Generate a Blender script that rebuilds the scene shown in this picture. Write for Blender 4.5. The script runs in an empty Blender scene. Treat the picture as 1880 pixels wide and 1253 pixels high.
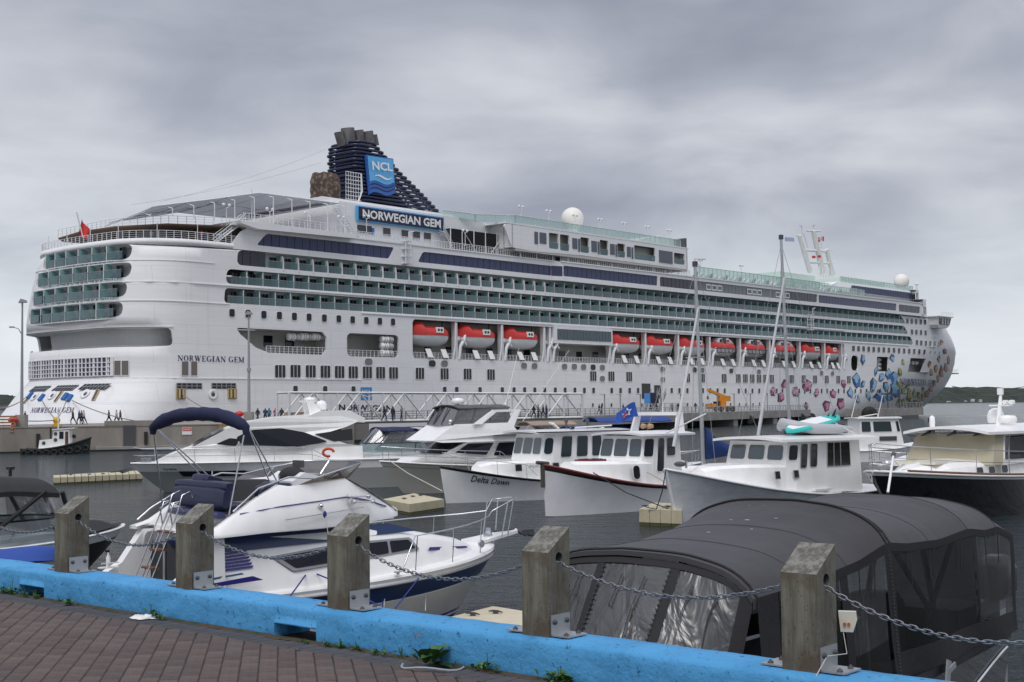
import bpy, bmesh, math, random
from mathutils import Vector, Matrix, geometry as G2
random.seed(7)
SC = bpy.context.scene
COL = SC.collection
sin, cos, PI = math.sin, math.cos, math.pi

# ---------------- camera ----------------
FPX, CXP, CYP, HC = 2450.0, 940.0, 626.5, 4.2
PITCH, ROLL = math.atan(118.5 / FPX), 0.012
cam = bpy.data.cameras.new('camera'); camo = bpy.data.objects.new('camera', cam); COL.objects.link(camo)
cam.sensor_width = 36; cam.lens = 36 * FPX / 1880; cam.clip_start = 0.3; cam.clip_end = 20000
fw = Vector((0, cos(PITCH), sin(PITCH))); up0 = Vector((0, -sin(PITCH), cos(PITCH))); rt0 = Vector((1, 0, 0))
rt = cos(ROLL) * rt0 - sin(ROLL) * up0; up = sin(ROLL) * rt0 + cos(ROLL) * up0
m = Matrix((rt, up, -fw)).transposed().to_4x4(); m.translation = (0, 0, HC); camo.matrix_world = m
SC.camera = camo

# ---------------- sky ----------------
SUN_EL, SUN_AZ = math.radians(58), math.radians(-15)     # behind the camera, a little left
W = bpy.data.worlds.new('World'); SC.world = W; W.use_nodes = True
nt = W.node_tree; nt.nodes.clear()
def wn(t, **k):
    n = nt.nodes.new(t)
    for a, b in k.items(): setattr(n, a, b)
    return n
out = wn('ShaderNodeOutputWorld'); bg = wn('ShaderNodeBackground'); bgc = wn('ShaderNodeBackground'); mixs = wn('ShaderNodeMixShader')
sky = wn('ShaderNodeTexSky', sky_type='NISHITA'); sky.sun_disc = False
sky.sun_elevation = SUN_EL; sky.sun_rotation = math.radians(180) + SUN_AZ
bg.inputs[1].default_value = 0.1
L = nt.links.new
L(sky.outputs[0], bg.inputs[0])
tc = wn('ShaderNodeTexCoord'); sep = wn('ShaderNodeSeparateXYZ'); L(tc.outputs['Generated'], sep.inputs[0])
def wm(op, a, b=None, c=None):
    n = wn('ShaderNodeMath', operation=op)
    for i, v in enumerate((a, b, c)):
        if v is None: continue
        if isinstance(v, (int, float)): n.inputs[i].default_value = v
        else: L(v, n.inputs[i])
    return n.outputs[0]
zz = wm('MAXIMUM', sep.outputs[2], 0.0)
den = wm('ADD', zz, 0.22)
cxn = wm('DIVIDE', sep.outputs[0], den); cyn = wm('DIVIDE', sep.outputs[1], den)
cmb = wn('ShaderNodeCombineXYZ'); L(cxn, cmb.inputs[0]); L(cyn, cmb.inputs[1]); cmb.inputs[2].default_value = 3.3
def wnoise(scale, detail, rough, sx=1, sy=1, off=(0, 0, 0), dist=0.0):
    mp = wn('ShaderNodeMapping'); L(cmb.outputs[0], mp.inputs[0]); mp.inputs['Scale'].default_value = (sx, sy, 1); mp.inputs['Location'].default_value = off
    n = wn('ShaderNodeTexNoise'); L(mp.outputs[0], n.inputs['Vector']); n.inputs['Scale'].default_value = scale
    n.inputs['Detail'].default_value = detail; n.inputs['Roughness'].default_value = rough; n.inputs['Distortion'].default_value = dist
    return n.outputs[0]
n1 = wnoise(0.9, 4, .5, 1, .9, (4.9, 2.6, 0), .3); n2 = wnoise(3.2, 6, .55, .8, .9, (5, 2, 0), .4); n3 = wnoise(0.4, 2, .5, 1, 1, (8, 3, 0))
nsum = wm('ADD', wm('MULTIPLY', n1, .6), wm('ADD', wm('MULTIPLY', n2, .2), wm('MULTIPLY', n3, .2)))
rampn = wn('ShaderNodeValToRGB'); L(nsum, rampn.inputs[0])
e = rampn.color_ramp.elements
e[0].position = .43; e[0].color = (.285, .295, .36, 1)
e[1].position = .605; e[1].color = (.63, .65, .69, 1)
x = e.new(.51); x.color = (.405, .42, .48, 1)
# lift towards the horizon
hz = wn('ShaderNodeMapRange', interpolation_type='SMOOTHSTEP'); L(zz, hz.inputs[0]); hz.inputs[1].default_value = 0.0; hz.inputs[2].default_value = .16
hz.inputs[3].default_value = 1; hz.inputs[4].default_value = 0
lift = wn('ShaderNodeMixRGB'); L(wm('MULTIPLY', hz.outputs[0], .8), lift.inputs[0]); L(rampn.outputs[0], lift.inputs[1]); lift.inputs[2].default_value = (.82, .87, .92, 1)
# the overcast layer thins overhead and brightens smoothly to the zenith
zen = wn('ShaderNodeMapRange', interpolation_type='SMOOTHSTEP'); L(zz, zen.inputs[0]); zen.inputs[1].default_value = .25; zen.inputs[2].default_value = 1
zen.inputs[3].default_value = 1; zen.inputs[4].default_value = 2.2
L(lift.outputs[0], bgc.inputs[0]); L(zen.outputs[0], bgc.inputs[1])
mixs.inputs[0].default_value = .9
L(bg.outputs[0], mixs.inputs[1]); L(bgc.outputs[0], mixs.inputs[2]); L(mixs.outputs[0], out.inputs[0])

sl = bpy.data.lights.new('sun', 'SUN'); so = bpy.data.objects.new('sun', sl); COL.objects.link(so)
sl.energy = 1.4; sl.angle = math.radians(28); sl.color = (1, .97, .93)
sd = Vector((sin(SUN_AZ) * cos(SUN_EL), -cos(SUN_AZ) * cos(SUN_EL), sin(SUN_EL)))
so.rotation_euler = sd.to_track_quat('Z', 'Y').to_euler()
SC.view_settings.view_transform = 'Standard'; SC.view_settings.look = 'None'; SC.view_settings.exposure = .12; SC.view_settings.gamma = 1
SC.render.engine = 'CYCLES'
SC.cycles.use_denoising = True; SC.cycles.max_bounces = 6; SC.cycles.transparent_max_bounces = 24; SC.cycles.caustics_reflective = False; SC.cycles.caustics_refractive = False

# ---------------- pixel -> world helpers (measuring rays of this camera) ----------------
def ray(px, py): return fw + rt * ((px - CXP) / FPX) + up * ((CYP - py) / FPX)
def at_z(px, py, z):
    d = ray(px, py); return Vector((0, 0, HC)) + d * ((z - HC) / d.z)
def at_y(px, py, Y):
    d = ray(px, py); return Vector((0, 0, HC)) + d * (Y / d.y)

# ---------------- materials ----------------
MATS = {}
def mat(name, col, rough=.5, metal=0, var=.0, vscale=3, bump=0, bscale=40, spec=.5, stretch=(1, 1, 1), alpha=1, trans=0, coat=0, col2=None, thr=(.45, .6), emit=None, coords='Object'):
    if name in MATS: return MATS[name]
    m = bpy.data.materials.new(name); m.use_nodes = True; MATS[name] = m
    t = m.node_tree; b = t.nodes['Principled BSDF']
    b.inputs['Base Color'].default_value = (*col, 1); b.inputs['Roughness'].default_value = rough
    b.inputs['Metallic'].default_value = metal; b.inputs['Specular IOR Level'].default_value = spec
    b.inputs['Alpha'].default_value = alpha; b.inputs['Transmission Weight'].default_value = trans
    b.inputs['Coat Weight'].default_value = coat
    if emit: b.inputs['Emission Color'].default_value = (*emit[0], 1); b.inputs['Emission Strength'].default_value = emit[1]
    tc = t.nodes.new('ShaderNodeTexCoord'); mp = t.nodes.new('ShaderNodeMapping'); mp.inputs['Scale'].default_value = stretch
    t.links.new(tc.outputs[coords], mp.inputs[0])
    m['map'] = 1
    if var or col2:
        n = t.nodes.new('ShaderNodeTexNoise'); n.inputs['Scale'].default_value = vscale; n.inputs['Detail'].default_value = 6; n.inputs['Roughness'].default_value = .6
        t.links.new(mp.outputs[0], n.inputs['Vector'])
        r = t.nodes.new('ShaderNodeMapRange'); r.inputs[1].default_value = thr[0] if col2 else .3; r.inputs[2].default_value = thr[1] if col2 else .7
        t.links.new(n.outputs[0], r.inputs[0])
        mx = t.nodes.new('ShaderNodeMixRGB'); t.links.new(r.outputs[0], mx.inputs[0])
        a = col2 or tuple(c * (1 - var) for c in col); bb = col if col2 else tuple(min(1, c * (1 + var)) for c in col)
        mx.inputs[1].default_value = (*bb, 1); mx.inputs[2].default_value = (*a, 1)
        t.links.new(mx.outputs[0], b.inputs['Base Color'])
    if bump:
        n2 = t.nodes.new('ShaderNodeTexNoise'); n2.inputs['Scale'].default_value = bscale; n2.inputs['Detail'].default_value = 5
        t.links.new(mp.outputs[0], n2.inputs['Vector'])
        bp = t.nodes.new('ShaderNodeBump'); bp.inputs['Strength'].default_value = bump; bp.inputs['Distance'].default_value = .02
        t.links.new(n2.outputs[0], bp.inputs['Height']); t.links.new(bp.outputs[0], b.inputs['Normal'])
    return m
def glassmat(name, tint, gloss=.12, rough=.03, diff=None, dfac=0.0):
    """thin sheet: tinted transparency, a film of dirt (diffuse), fresnel-like gloss"""
    if name in MATS: return MATS[name]
    m = bpy.data.materials.new(name); m.use_nodes = True; MATS[name] = m
    t = m.node_tree; t.nodes.clear(); N = t.nodes.new
    o = N('ShaderNodeOutputMaterial'); tr = N('ShaderNodeBsdfTransparent'); tr.inputs[0].default_value = (*tint, 1)
    gl = N('ShaderNodeBsdfGlossy'); gl.inputs['Roughness'].default_value = rough; gl.inputs[0].default_value = (.9, .9, .9, 1)
    lw = N('ShaderNodeLayerWeight'); lw.inputs[0].default_value = .35
    mr = N('ShaderNodeMapRange'); t.links.new(lw.outputs['Facing'], mr.inputs[0]); mr.inputs[3].default_value = gloss; mr.inputs[4].default_value = min(1, gloss * 5)
    m1 = N('ShaderNodeMixShader'); cur = tr.outputs[0]
    if diff:
        df = N('ShaderNodeBsdfDiffuse'); df.inputs[0].default_value = (*diff, 1); m0 = N('ShaderNodeMixShader'); m0.inputs[0].default_value = dfac
        t.links.new(tr.outputs[0], m0.inputs[1]); t.links.new(df.outputs[0], m0.inputs[2]); cur = m0.outputs[0]
    t.links.new(mr.outputs[0], m1.inputs[0]); t.links.new(cur, m1.inputs[1]); t.links.new(gl.outputs[0], m1.inputs[2]); t.links.new(m1.outputs[0], o.inputs[0])
    return m

# ---------------- mesh builder ----------------
class MB:
    def __init__(s): s.v = []; s.f = []; s.mi = []; s.sm = []; s.ms = []
    def _m(s, m):
        if m is None: return 0
        if m not in s.ms: s.ms.append(m)
        return s.ms.index(m)
    def add(s, vs, fs, m=None, smooth=False):
        k = len(s.v); i = s._m(m); s.v += [tuple(p) for p in vs]
        for f in fs: s.f.append(tuple(k + a for a in f)); s.mi.append(i); s.sm.append(smooth)
        return s
    def box(s, a, b, m=None, rot=None, piv=None):
        x0, y0, z0 = a; x1, y1, z1 = b
        vs = [Vector(p) for p in ((x0, y0, z0), (x1, y0, z0), (x1, y1, z0), (x0, y1, z0), (x0, y0, z1), (x1, y0, z1), (x1, y1, z1), (x0, y1, z1))]
        if rot is not None:
            piv = Vector(piv) if piv is not None else sum(vs, Vector()) / 8
            vs = [rot @ (p - piv) + piv for p in vs]
        return s.add(vs, [(0, 3, 2, 1), (4, 5, 6, 7), (0, 1, 5, 4), (1, 2, 6, 5), (2, 3, 7, 6), (3, 0, 4, 7)], m)
    def loft(s, rings, m=None, closed=True, caps=True, smooth=True, capm=None):
        n = len(rings[0]); vs = [p for r in rings for p in r]; fs = []
        for i in range(len(rings) - 1):
            for j in range(n if closed else n - 1):
                a, b = i * n + j, i * n + (j + 1) % n
                fs.append((a, b, b + n, a + n))
        s.add(vs, fs, m, smooth)
        if caps and closed:
            s.add(rings[0], [tuple(range(n))[::-1]], capm or m); s.add(rings[-1], [tuple(range(n))], capm or m)
        return s
    def tube(s, pts, r, m=None, n=6, caps=True, closed=False):
        pts = [Vector(p) for p in pts]; rings = []
        rr = r if isinstance(r, (list, tuple)) else [r] * len(pts)
        pu = None
        for i, p in enumerate(pts):
            if closed: d = pts[(i + 1) % len(pts)] - pts[i - 1]
            else: d = pts[min(i + 1, len(pts) - 1)] - pts[max(i - 1, 0)]
            if d.length < 1e-9: d = Vector((0, 0, 1))
            d.normalize()
            if pu is None:
                pu = Vector((0, 0, 1)) if abs(d.z) < .9 else Vector((1, 0, 0))
            u = (pu - d * pu.dot(d));
            if u.length < 1e-6: u = Vector((1, 0, 0)) - d * d.x
            u.normalize(); pu = u; w = d.cross(u)
            rings.append([p + (u * cos(2 * PI * k / n) + w * sin(2 * PI * k / n)) * rr[i] for k in range(n)])
        if closed: rings.append(rings[0]); caps = False
        return s.loft(rings, m, True, caps, n > 5)
    def cyl(s, a, b, r, m=None, n=12, r2=None): return s.tube([a, b], [r, r if r2 is None else r2], m, n)
    def lathe(s, prof, c=(0, 0, 0), m=None, n=16, ax='z', arc=2 * PI):
        rings = []
        for r, h in prof:
            ring = []
            for k in range(n):
                a = arc * k / n; x, y = r * cos(a), r * sin(a)
                p = {'z': (x, y, h), 'x': (h, x, y), 'y': (y, h, x)}[ax]
                ring.append((c[0] + p[0], c[1] + p[1], c[2] + p[2]))
            rings.append(ring)
        return s.loft(rings, m, True, True, True)
    def ball(s, c, r, m=None, n=14, k=8, sc=(1, 1, 1)):
        rings = []
        for i in range(k + 1):
            a = PI * (i + .001) / (k + .002) - PI / 2
            rings.append([(c[0] + r * sc[0] * cos(a) * cos(2 * PI * j / n), c[1] + r * sc[1] * cos(a) * sin(2 * PI * j / n), c[2] + r * sc[2] * sin(a)) for j in range(n)])
        return s.loft(rings, m, True, True, True)
    def prism(s, poly, d, m=None, smooth=False):
        """poly: 3D planar points, extruded by vector d"""
        d = Vector(d); a = [Vector(p) for p in poly]; b = [p + d for p in a]; n = len(a)
        s.add(a + b, [tuple(range(n))[::-1], tuple(range(n, 2 * n))] + [(i, (i + 1) % n, n + (i + 1) % n, n + i) for i in range(n)], m, smooth)
        return s
    def grid(s, fn, nu, nv, m=None, smooth=True):
        vs = [fn(i / nu, j / nv) for i in range(nu + 1) for j in range(nv + 1)]
        fs = [(i * (nv + 1) + j, (i + 1) * (nv + 1) + j, (i + 1) * (nv + 1) + j + 1, i * (nv + 1) + j + 1) for i in range(nu) for j in range(nv)]
        return s.add(vs, fs, m, smooth)
    def sheet(s, fn, nu, nv, th, m=None):
        """grid with thickness along its normal-ish -z"""
        s.grid(fn, nu, nv, m); s.grid(lambda a, b: Vector(fn(a, b)) - Vector((0, 0, th)), nu, nv, m); return s
    def mesh(s, name, m=None):
        me = bpy.data.meshes.new(name); me.from_pydata(s.v, [], s.f)
        ms = s.ms if s.ms else [m]
        for q in ms: me.materials.append(q)
        me.polygons.foreach_set('material_index', s.mi); me.polygons.foreach_set('use_smooth', s.sm)
        me.validate(); me.update(); return me
    def build(s, name, m=None, parent=None, **kw):
        return obj(name, s.mesh(name, m), parent, **kw)
def obj(name, me, parent=None, label=None, cat=None, group=None, kind=None, loc=None, rz=None):
    o = bpy.data.objects.new(name, me); COL.objects.link(o)
    if parent is not None: o.parent = parent
    if label: o['label'] = label
    if cat: o['category'] = cat
    if group: o['group'] = group
    if kind: o['kind'] = kind
    if loc is not None: o.location = loc
    if rz is not None: o.rotation_euler = (0, 0, rz)
    return o
def thing(name, label, cat, loc=(0, 0, 0), rz=0, group=None): return obj(name, None, None, label, cat, group, None, loc, rz)
def dup(o, parent=None, **kw):
    c = o.copy(); COL.objects.link(c); c.parent = parent
    for k in list(o.children):
        q = k.copy(); COL.objects.link(q); q.parent = c
        for g in list(k.children):
            d = g.copy(); COL.objects.link(d); d.parent = q
    for k, v in kw.items():
        if k == 'loc': c.location = v
        elif k == 'rz': c.rotation_euler = (0, 0, v)
        elif k == 'rot': c.rotation_euler = v
        elif k == 'scale': c.scale = v
        else: c[k] = v
    return c
def rrect(x0, z0, x1, z1, r, k=3):
    pts = []
    for cx, cz, a0 in ((x1 - r, z1 - r, 0), (x0 + r, z1 - r, PI / 2), (x0 + r, z0 + r, PI), (x1 - r, z0 + r, 1.5 * PI)):
        for i in range(k + 1):
            a = a0 + PI / 2 * i / k; pts.append((cx + r * cos(a), cz + r * sin(a)))
    return pts
def lerp(a, b, t): return a + (b - a) * t
def interp(tab, x):
    if x <= tab[0][0]: return tab[0][1]
    for (a, b), (c, d) in zip(tab, tab[1:]):
        if x <= c: return b + (d - b) * (x - a) / (c - a)
    return tab[-1][1]
def cdt_shell(outer, holes, du, dv, fn, m, smooth=True, extra=None):
    """triangulate a (u,v) region with holes on a regular grid of helper points and map it to 3D"""
    pts = []; edges = []
    for poly in [outer] + holes:
        k = len(pts); n = len(poly); pts += [Vector(p) for p in poly]; edges += [(k + i, k + (i + 1) % n) for i in range(n)]
    u0 = min(p[0] for p in outer); u1 = max(p[0] for p in outer); v0 = min(p[1] for p in outer); v1 = max(p[1] for p in outer)
    def inside(p, poly):
        c = False; n = len(poly); j = n - 1; x, y = p
        for i in range(n):
            xi, yi = poly[i]; xj, yj = poly[j]
            if (yi > y) != (yj > y) and x < (xj - xi) * (y - yi) / (yj - yi) + xi: c = not c
            j = i
        return c
    bb = [(min(p[0] for p in h), max(p[0] for p in h), min(p[1] for p in h), max(p[1] for p in h)) for h in holes]
    def inhole(p):
        for h, b in zip(holes, bb):
            if b[0] < p[0] < b[1] and b[2] < p[1] < b[3] and inside(p, h): return True
        return False
    us = []; u = u0
    while u < u1 - 1e-6: us.append(u); u += du(u) if callable(du) else du
    v = v0 + .011
    while v < v1:
        for u in us:
            p = (u + .013, v)
            if inside(p, outer) and not inhole(p): pts.append(Vector(p))
        v += dv
    r = G2.delaunay_2d_cdt(pts, edges, [], 0, 1e-5)
    vs, fs = r[0], r[2]; keep = []
    for f in fs:
        c = sum((vs[i] for i in f), Vector((0, 0))) / len(f)
        if inside(c, outer) and not inhole(c): keep.append(tuple(f))
    mb = MB(); mb.add([fn(p[0], p[1]) for p in vs], keep, m, smooth)
    return mb
def text_geo(s, size=1, bold=0.0, shear=0.0):
    cu = bpy.data.curves.new('t', 'FONT'); cu.body = s; cu.size = size; cu.offset = bold; cu.shear = shear; cu.resolution_u = 2
    o = bpy.data.objects.new('t', cu); COL.objects.link(o)
    dg = bpy.context.evaluated_depsgraph_get(); me = bpy.data.meshes.new_from_object(o.evaluated_get(dg))
    vs = [(v.co.x, v.co.y) for v in me.vertices]; fs = [tuple(p.vertices) for p in me.polygons]
    bpy.data.objects.remove(o); bpy.data.curves.remove(cu); bpy.data.meshes.remove(me)
    x0 = min(v[0] for v in vs); x1 = max(v[0] for v in vs); y0 = min(v[1] for v in vs); y1 = max(v[1] for v in vs)
    return [((x - x0) / (x1 - x0), (y - y0) / (y1 - y0)) for x, y in vs], fs     # unit box
SER = {  # unit strokes (x0,y0,x1,y1,thick) plus serifs; widths in first entry
 'N': (1.0, [(.16, 0, .16, 1, .07), (.16, 1, .84, 0, .22), (.84, 0, .84, 1, .07)], [(0, 0, .32), (0, 1, .26), (.68, 1, 1)]),
 'I': (.5, [(.25, 0, .25, 1, .22)], [(0, 0, .5), (0, 1, .5)]),
 'E': (.8, [(.22, 0, .22, 1, .2), (.22, .5, .6, .5, .07), (.22, .965, .78, .965, .07), (.22, .035, .8, .035, .07), (.76, 0, .76, .28, .06), (.74, .75, .74, 1, .06), (.6, .38, .6, .62, .05)], [(0, 0, .4), (0, 1, .4)]),
 'R': (.9, [(.22, 0, .22, 1, .2), (.22, .965, .55, .965, .07), (.22, .5, .55, .5, .07), (.6, .55, .6, .93, .2), (.5, .5, .8, 0, .2)], [(0, 0, .42), (0, 1, .3), (.72, 0, .95)]),
 'A': (.95, [(.12, 0, .48, 1, .07), (.46, 1, .8, 0, .22), (.25, .33, .68, .33, .07)], [(0, 0, .3), (.62, 0, .95)]),
 'M': (1.15, [(.16, 0, .16, 1, .07), (.18, 1, .55, .1, .2), (.55, .05, .96, 1, .07), (.96, 0, .96, 1, .2)], [(0, 0, .32), (0, 1, .26), (.78, 0, 1.15), (.9, 1, 1.15)]),
 'W': (1.3, [(.16, 1, .42, 0, .2), (.42, 0, .66, 1, .07), (.62, 1, .88, 0, .2), (.88, 0, 1.14, 1, .07)], [(0, 1, .34), (.48, 1, .8), (1.0, 1, 1.28)]),
 'V': (1.0, [(.16, 1, .5, 0, .2), (.5, 0, .84, 1, .07)], [(0, 1, .34), (.7, 1, 1.0)]),
}
def serif_geo(s):
    vs = []; fs = []; x = 0
    def q(p):
        k = len(vs); vs.extend(p); fs.append(tuple(range(k, k + len(p))))
    for ch in s:
        if ch == ' ': x += .45; continue
        if ch in 'OGC':
            n = 20; a0, a1 = (0, 2 * PI) if ch == 'O' else (.7, 2 * PI - .55)
            for i in range(n):
                t0 = lerp(a0, a1, i / n); t1 = lerp(a0, a1, (i + 1) / n)
                p = []
                for t, inner in ((t0, 0), (t1, 0), (t1, 1), (t0, 1)):
                    rx, rz = (.46, .52) if not inner else (.25, .46)
                    p.append((x + .48 + rx * cos(t), .5 + rz * sin(t)))
                q(p)
            if ch == 'G': q([(x + .7, .02), (x + .9, .1), (x + .9, .42), (x + .7, .42)]); q([(x + .58, .38), (x + .98, .38), (x + .98, .44), (x + .58, .44)])
            x += 1.08; continue
        w, st, se = SER[ch]
        for (x0, y0, x1, y1, t) in st:
            if abs(y1 - y0) < 1e-6: q([(x + x0, y0 - t / 2), (x + x1, y0 - t / 2), (x + x1, y0 + t / 2), (x + x0, y0 + t / 2)])
            else: q([(x + x0 - t / 2, y0), (x + x0 + t / 2, y0), (x + x1 + t / 2, y1), (x + x1 - t / 2, y1)])
        for (x0, y, x1) in se: q([(x + x0, y - (.06 if y else 0)), (x + x1, y - (.06 if y else 0)), (x + x1, y + (0 if y else .06)), (x + x0, y + (0 if y else .06))])
        x += w + .12
    return [(a / x, b) for a, b in vs], fs
def letter_mesh(geo, fn, m, sub=False):
    vs, fs = geo; mb = MB(); mb.add([fn(a, b) for a, b in vs], fs, m); return mb
# ================= materials shared =================
M_SHIP = mat('ship_white_paint', (.80, .80, .805), .6, var=.04, vscale=.6, stretch=(.25, .25, 2.2), bump=.25, bscale=.8)
M_WHITE = mat('gelcoat_white', (.87, .865, .85), .25, var=.05, vscale=2.2, coat=.2, stretch=(1, 1, .35))
M_WHITE2 = mat('weathered_white', (.72, .73, .74), .42, var=.07, vscale=1.5, bump=.1, bscale=9)
M_CREAM = mat('gelcoat_cream', (.70, .66, .55), .25, var=.03, coat=.3)
M_NAVY = mat('navy_paint', (.009, .014, .05), .3, var=.15, vscale=2)
M_FABN = mat('navy_canvas', (.012, .016, .055), .85, var=.2, vscale=6, bump=.3, bscale=60)
M_VINYLN = mat('navy_vinyl', (.010, .013, .050), .4, var=.1, bump=.15, bscale=14)
M_BLACK = mat('black_paint', (.012, .012, .014), .3)
M_BLKF = mat('black_canvas', (.018, .018, .02), .8, bump=.3, bscale=40, var=.2)
M_STEEL = mat('stainless_steel', (.62, .63, .65), .2, 1)
M_ALU = mat('dull_aluminium', (.5, .51, .52), .42, .85, var=.1)
M_GREY = mat('grey_paint', (.30, .31, .33), .5, var=.06)
M_DGREY = mat('dark_grey', (.07, .07, .075), .6)
M_TEAK = mat('teak', (.17, .075, .035), .5, var=.25, vscale=9)
M_WOOD = mat('pallet_wood', (.36, .2, .09), .7, var=.25, vscale=3)
M_RUBBER = mat('rubber', (.02, .02, .02), .75)
M_CONC = mat('pier_concrete', (.27, .245, .215), .9, var=.22, vscale=.7, bump=.5, bscale=4, stretch=(1, 1, .25))
M_CONC2 = mat('pier_concrete_grey', (.29, .28, .26), .9, var=.2, vscale=.5, bump=.5, bscale=4)
M_RED = mat('lifeboat_red', (.55, .022, .018), .35, var=.08)
M_YEL = mat('crane_yellow', (.62, .25, .02), .45, var=.1)
M_WIN = mat('dark_window', (.010, .012, .018), .07, spec=.35)
M_WINB = mat('bluish_window', (.035, .042, .10), .07, spec=.5)
M_WINT = mat('teal_window', (.012, .026, .034), .07, spec=.4)
M_CHROME = mat('chrome', (.75, .76, .78), .08, 1)
M_ROPE = mat('mooring_rope', (.24, .22, .18), .9)
M_ROPEB = mat('blue_rope', (.02, .04, .22), .8)
M_ROPEW = mat('white_rope', (.62, .6, .55), .85)
GL = glassmat('clear_glass', (.80, .86, .86), .10)
GLD = glassmat('smoked_glass', (.24, .20, .17), .09, diff=(.06, .05, .04), dfac=.25)
GLT = glassmat('teal_screen', (.32, .52, .53), .06, diff=(.06, .20, .22), dfac=.3)
GLV = glassmat('clear_vinyl', (.72, .73, .74), .12, rough=.12, diff=(.28, .28, .29), dfac=.22)

_t = M_SHIP.node_tree; _b = _t.nodes['Principled BSDF']; _tc = _t.nodes.new('ShaderNodeTexCoord'); _s = _t.nodes.new('ShaderNodeSeparateXYZ'); _c = _t.nodes.new('ShaderNodeCombineXYZ'); _t.links.new(_tc.outputs['Object'], _s.inputs[0]); _t.links.new(_s.outputs[0], _c.inputs[0]); _t.links.new(_s.outputs[2], _c.inputs[1])
_k = _t.nodes.new('ShaderNodeTexBrick'); _k.inputs['Scale'].default_value = 1; _k.inputs['Brick Width'].default_value = 8.5; _k.inputs['Row Height'].default_value = 2.6; _k.inputs['Mortar Size'].default_value = .045; _k.inputs['Color1'].default_value = (1, 1, 1, 1); _k.inputs['Color2'].default_value = (.972, .972, .975, 1); _k.inputs['Mortar'].default_value = (.87, .87, .88, 1); _t.links.new(_c.outputs[0], _k.inputs[0])
_st = _t.nodes.new('ShaderNodeTexNoise'); _mp = _t.nodes.new('ShaderNodeMapping'); _mp.inputs['Scale'].default_value = (1.1, 1.1, .09); _t.links.new(_tc.outputs['Object'], _mp.inputs[0]); _t.links.new(_mp.outputs[0], _st.inputs[0]); _st.inputs['Scale'].default_value = 1; _st.inputs['Detail'].default_value = 5; _r = _t.nodes.new('ShaderNodeMapRange'); _r.inputs[1].default_value = .58; _r.inputs[2].default_value = .74; _r.inputs[3].default_value = 0; _r.inputs[4].default_value = .22; _t.links.new(_st.outputs[0], _r.inputs[0])
_m1 = _t.nodes.new('ShaderNodeMixRGB'); _m1.blend_type = 'MULTIPLY'; _m1.inputs[0].default_value = 1; _src = _b.inputs['Base Color'].links[0].from_socket; _t.links.new(_src, _m1.inputs[1]); _t.links.new(_k.outputs[0], _m1.inputs[2]); _m2 = _t.nodes.new('ShaderNodeMixRGB'); _t.links.new(_r.outputs[0], _m2.inputs[0]); _t.links.new(_m1.outputs[0], _m2.inputs[1]); _m2.inputs[2].default_value = (.52, .49, .45, 1); _t.links.new(_m2.outputs[0], _b.inputs['Base Color'])
# ================= water =================
wm_ = bpy.data.materials.new('water'); wm_.use_nodes = True; t = wm_.node_tree; b = t.nodes['Principled BSDF']
b.inputs['Base Color'].default_value = (.018, .030, .036, 1); b.inputs['Roughness'].default_value = .12; b.inputs['IOR'].default_value = 1.33
tcn = t.nodes.new('ShaderNodeTexCoord'); prev = None
def wv(scale, strength, dist, sx, detail, typ='ShaderNodeTexNoise', rz=0):
    global prev
    mp = t.nodes.new('ShaderNodeMapping'); mp.inputs['Scale'].default_value = (1, sx, 1); mp.inputs['Rotation'].default_value = (0, 0, rz); t.links.new(tcn.outputs['Object'], mp.inputs[0])
    n = t.nodes.new(typ); n.inputs['Scale'].default_value = scale; n.inputs['Detail'].default_value = detail; n.inputs['Roughness'].default_value = .6; t.links.new(mp.outputs[0], n.inputs['Vector'])
    bp = t.nodes.new('ShaderNodeBump'); bp.inputs['Strength'].default_value = strength; bp.inputs['Distance'].default_value = dist; t.links.new(n.outputs[0], bp.inputs['Height'])
    if prev is not None: t.links.new(prev, bp.inputs['Normal'])
    prev = bp.outputs[0]
wv(.10, .5, 1.0, 1.6, 3); wv(.7, 1, .6, 2.1, 6, rz=.2); wv(4.5, 1, .12, 1.6, 5, rz=-.3)
t.links.new(prev, b.inputs['Normal'])
w = MB()
w.add([(-3000, -40, 0), (3000, -40, 0), (9000, 9000, 0), (-9000, 9000, 0)], [(0, 1, 2, 3)])
w.build('water', wm_, kind='structure')
# seabed sheet under the quay side
# wake line far right: a low foam streak lying on the water
mf = mat('foam', (.62, .66, .68), .8, alpha=.75)
fo = MB()
a = at_z(1700, 767, 0); c = at_z(1900, 761.5, 0); fo.add([(a.x, a.y, .02), (c.x, c.y, .02), (c.x + 6, c.y + 9, .02), (a.x + 4, a.y + 5, .02)], [(0, 1, 2, 3)])
fo.build('foam_streak', mf, kind='stuff', label='pale foam streak on the water behind the bow')

# ================= hills =================
def forest_mat(name, c1, c2, c3):
    m = bpy.data.materials.new(name); m.use_nodes = True; t = m.node_tree; b = t.nodes['Principled BSDF']; b.inputs['Roughness'].default_value = .95
    tc = t.nodes.new('ShaderNodeTexCoord'); n = t.nodes.new('ShaderNodeTexNoise'); n.inputs['Scale'].default_value = .05; n.inputs['Detail'].default_value = 8; n.inputs['Roughness'].default_value = .75
    t.links.new(tc.outputs['Object'], n.inputs['Vector']); r = t.nodes.new('ShaderNodeValToRGB'); t.links.new(n.outputs[0], r.inputs[0]); e = r.color_ramp.elements
    e[0].position = .38; e[0].color = (*c1, 1); e[1].position = .62; e[1].color = (*c2, 1); x = e.new(.7); x.color = (*c3, 1)
    t.links.new(r.outputs[0], b.inputs['Base Color']); return m
MF = forest_mat('far_forest', (.010, .020, .017), (.030, .042, .027), (.095, .050, .022))
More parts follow.
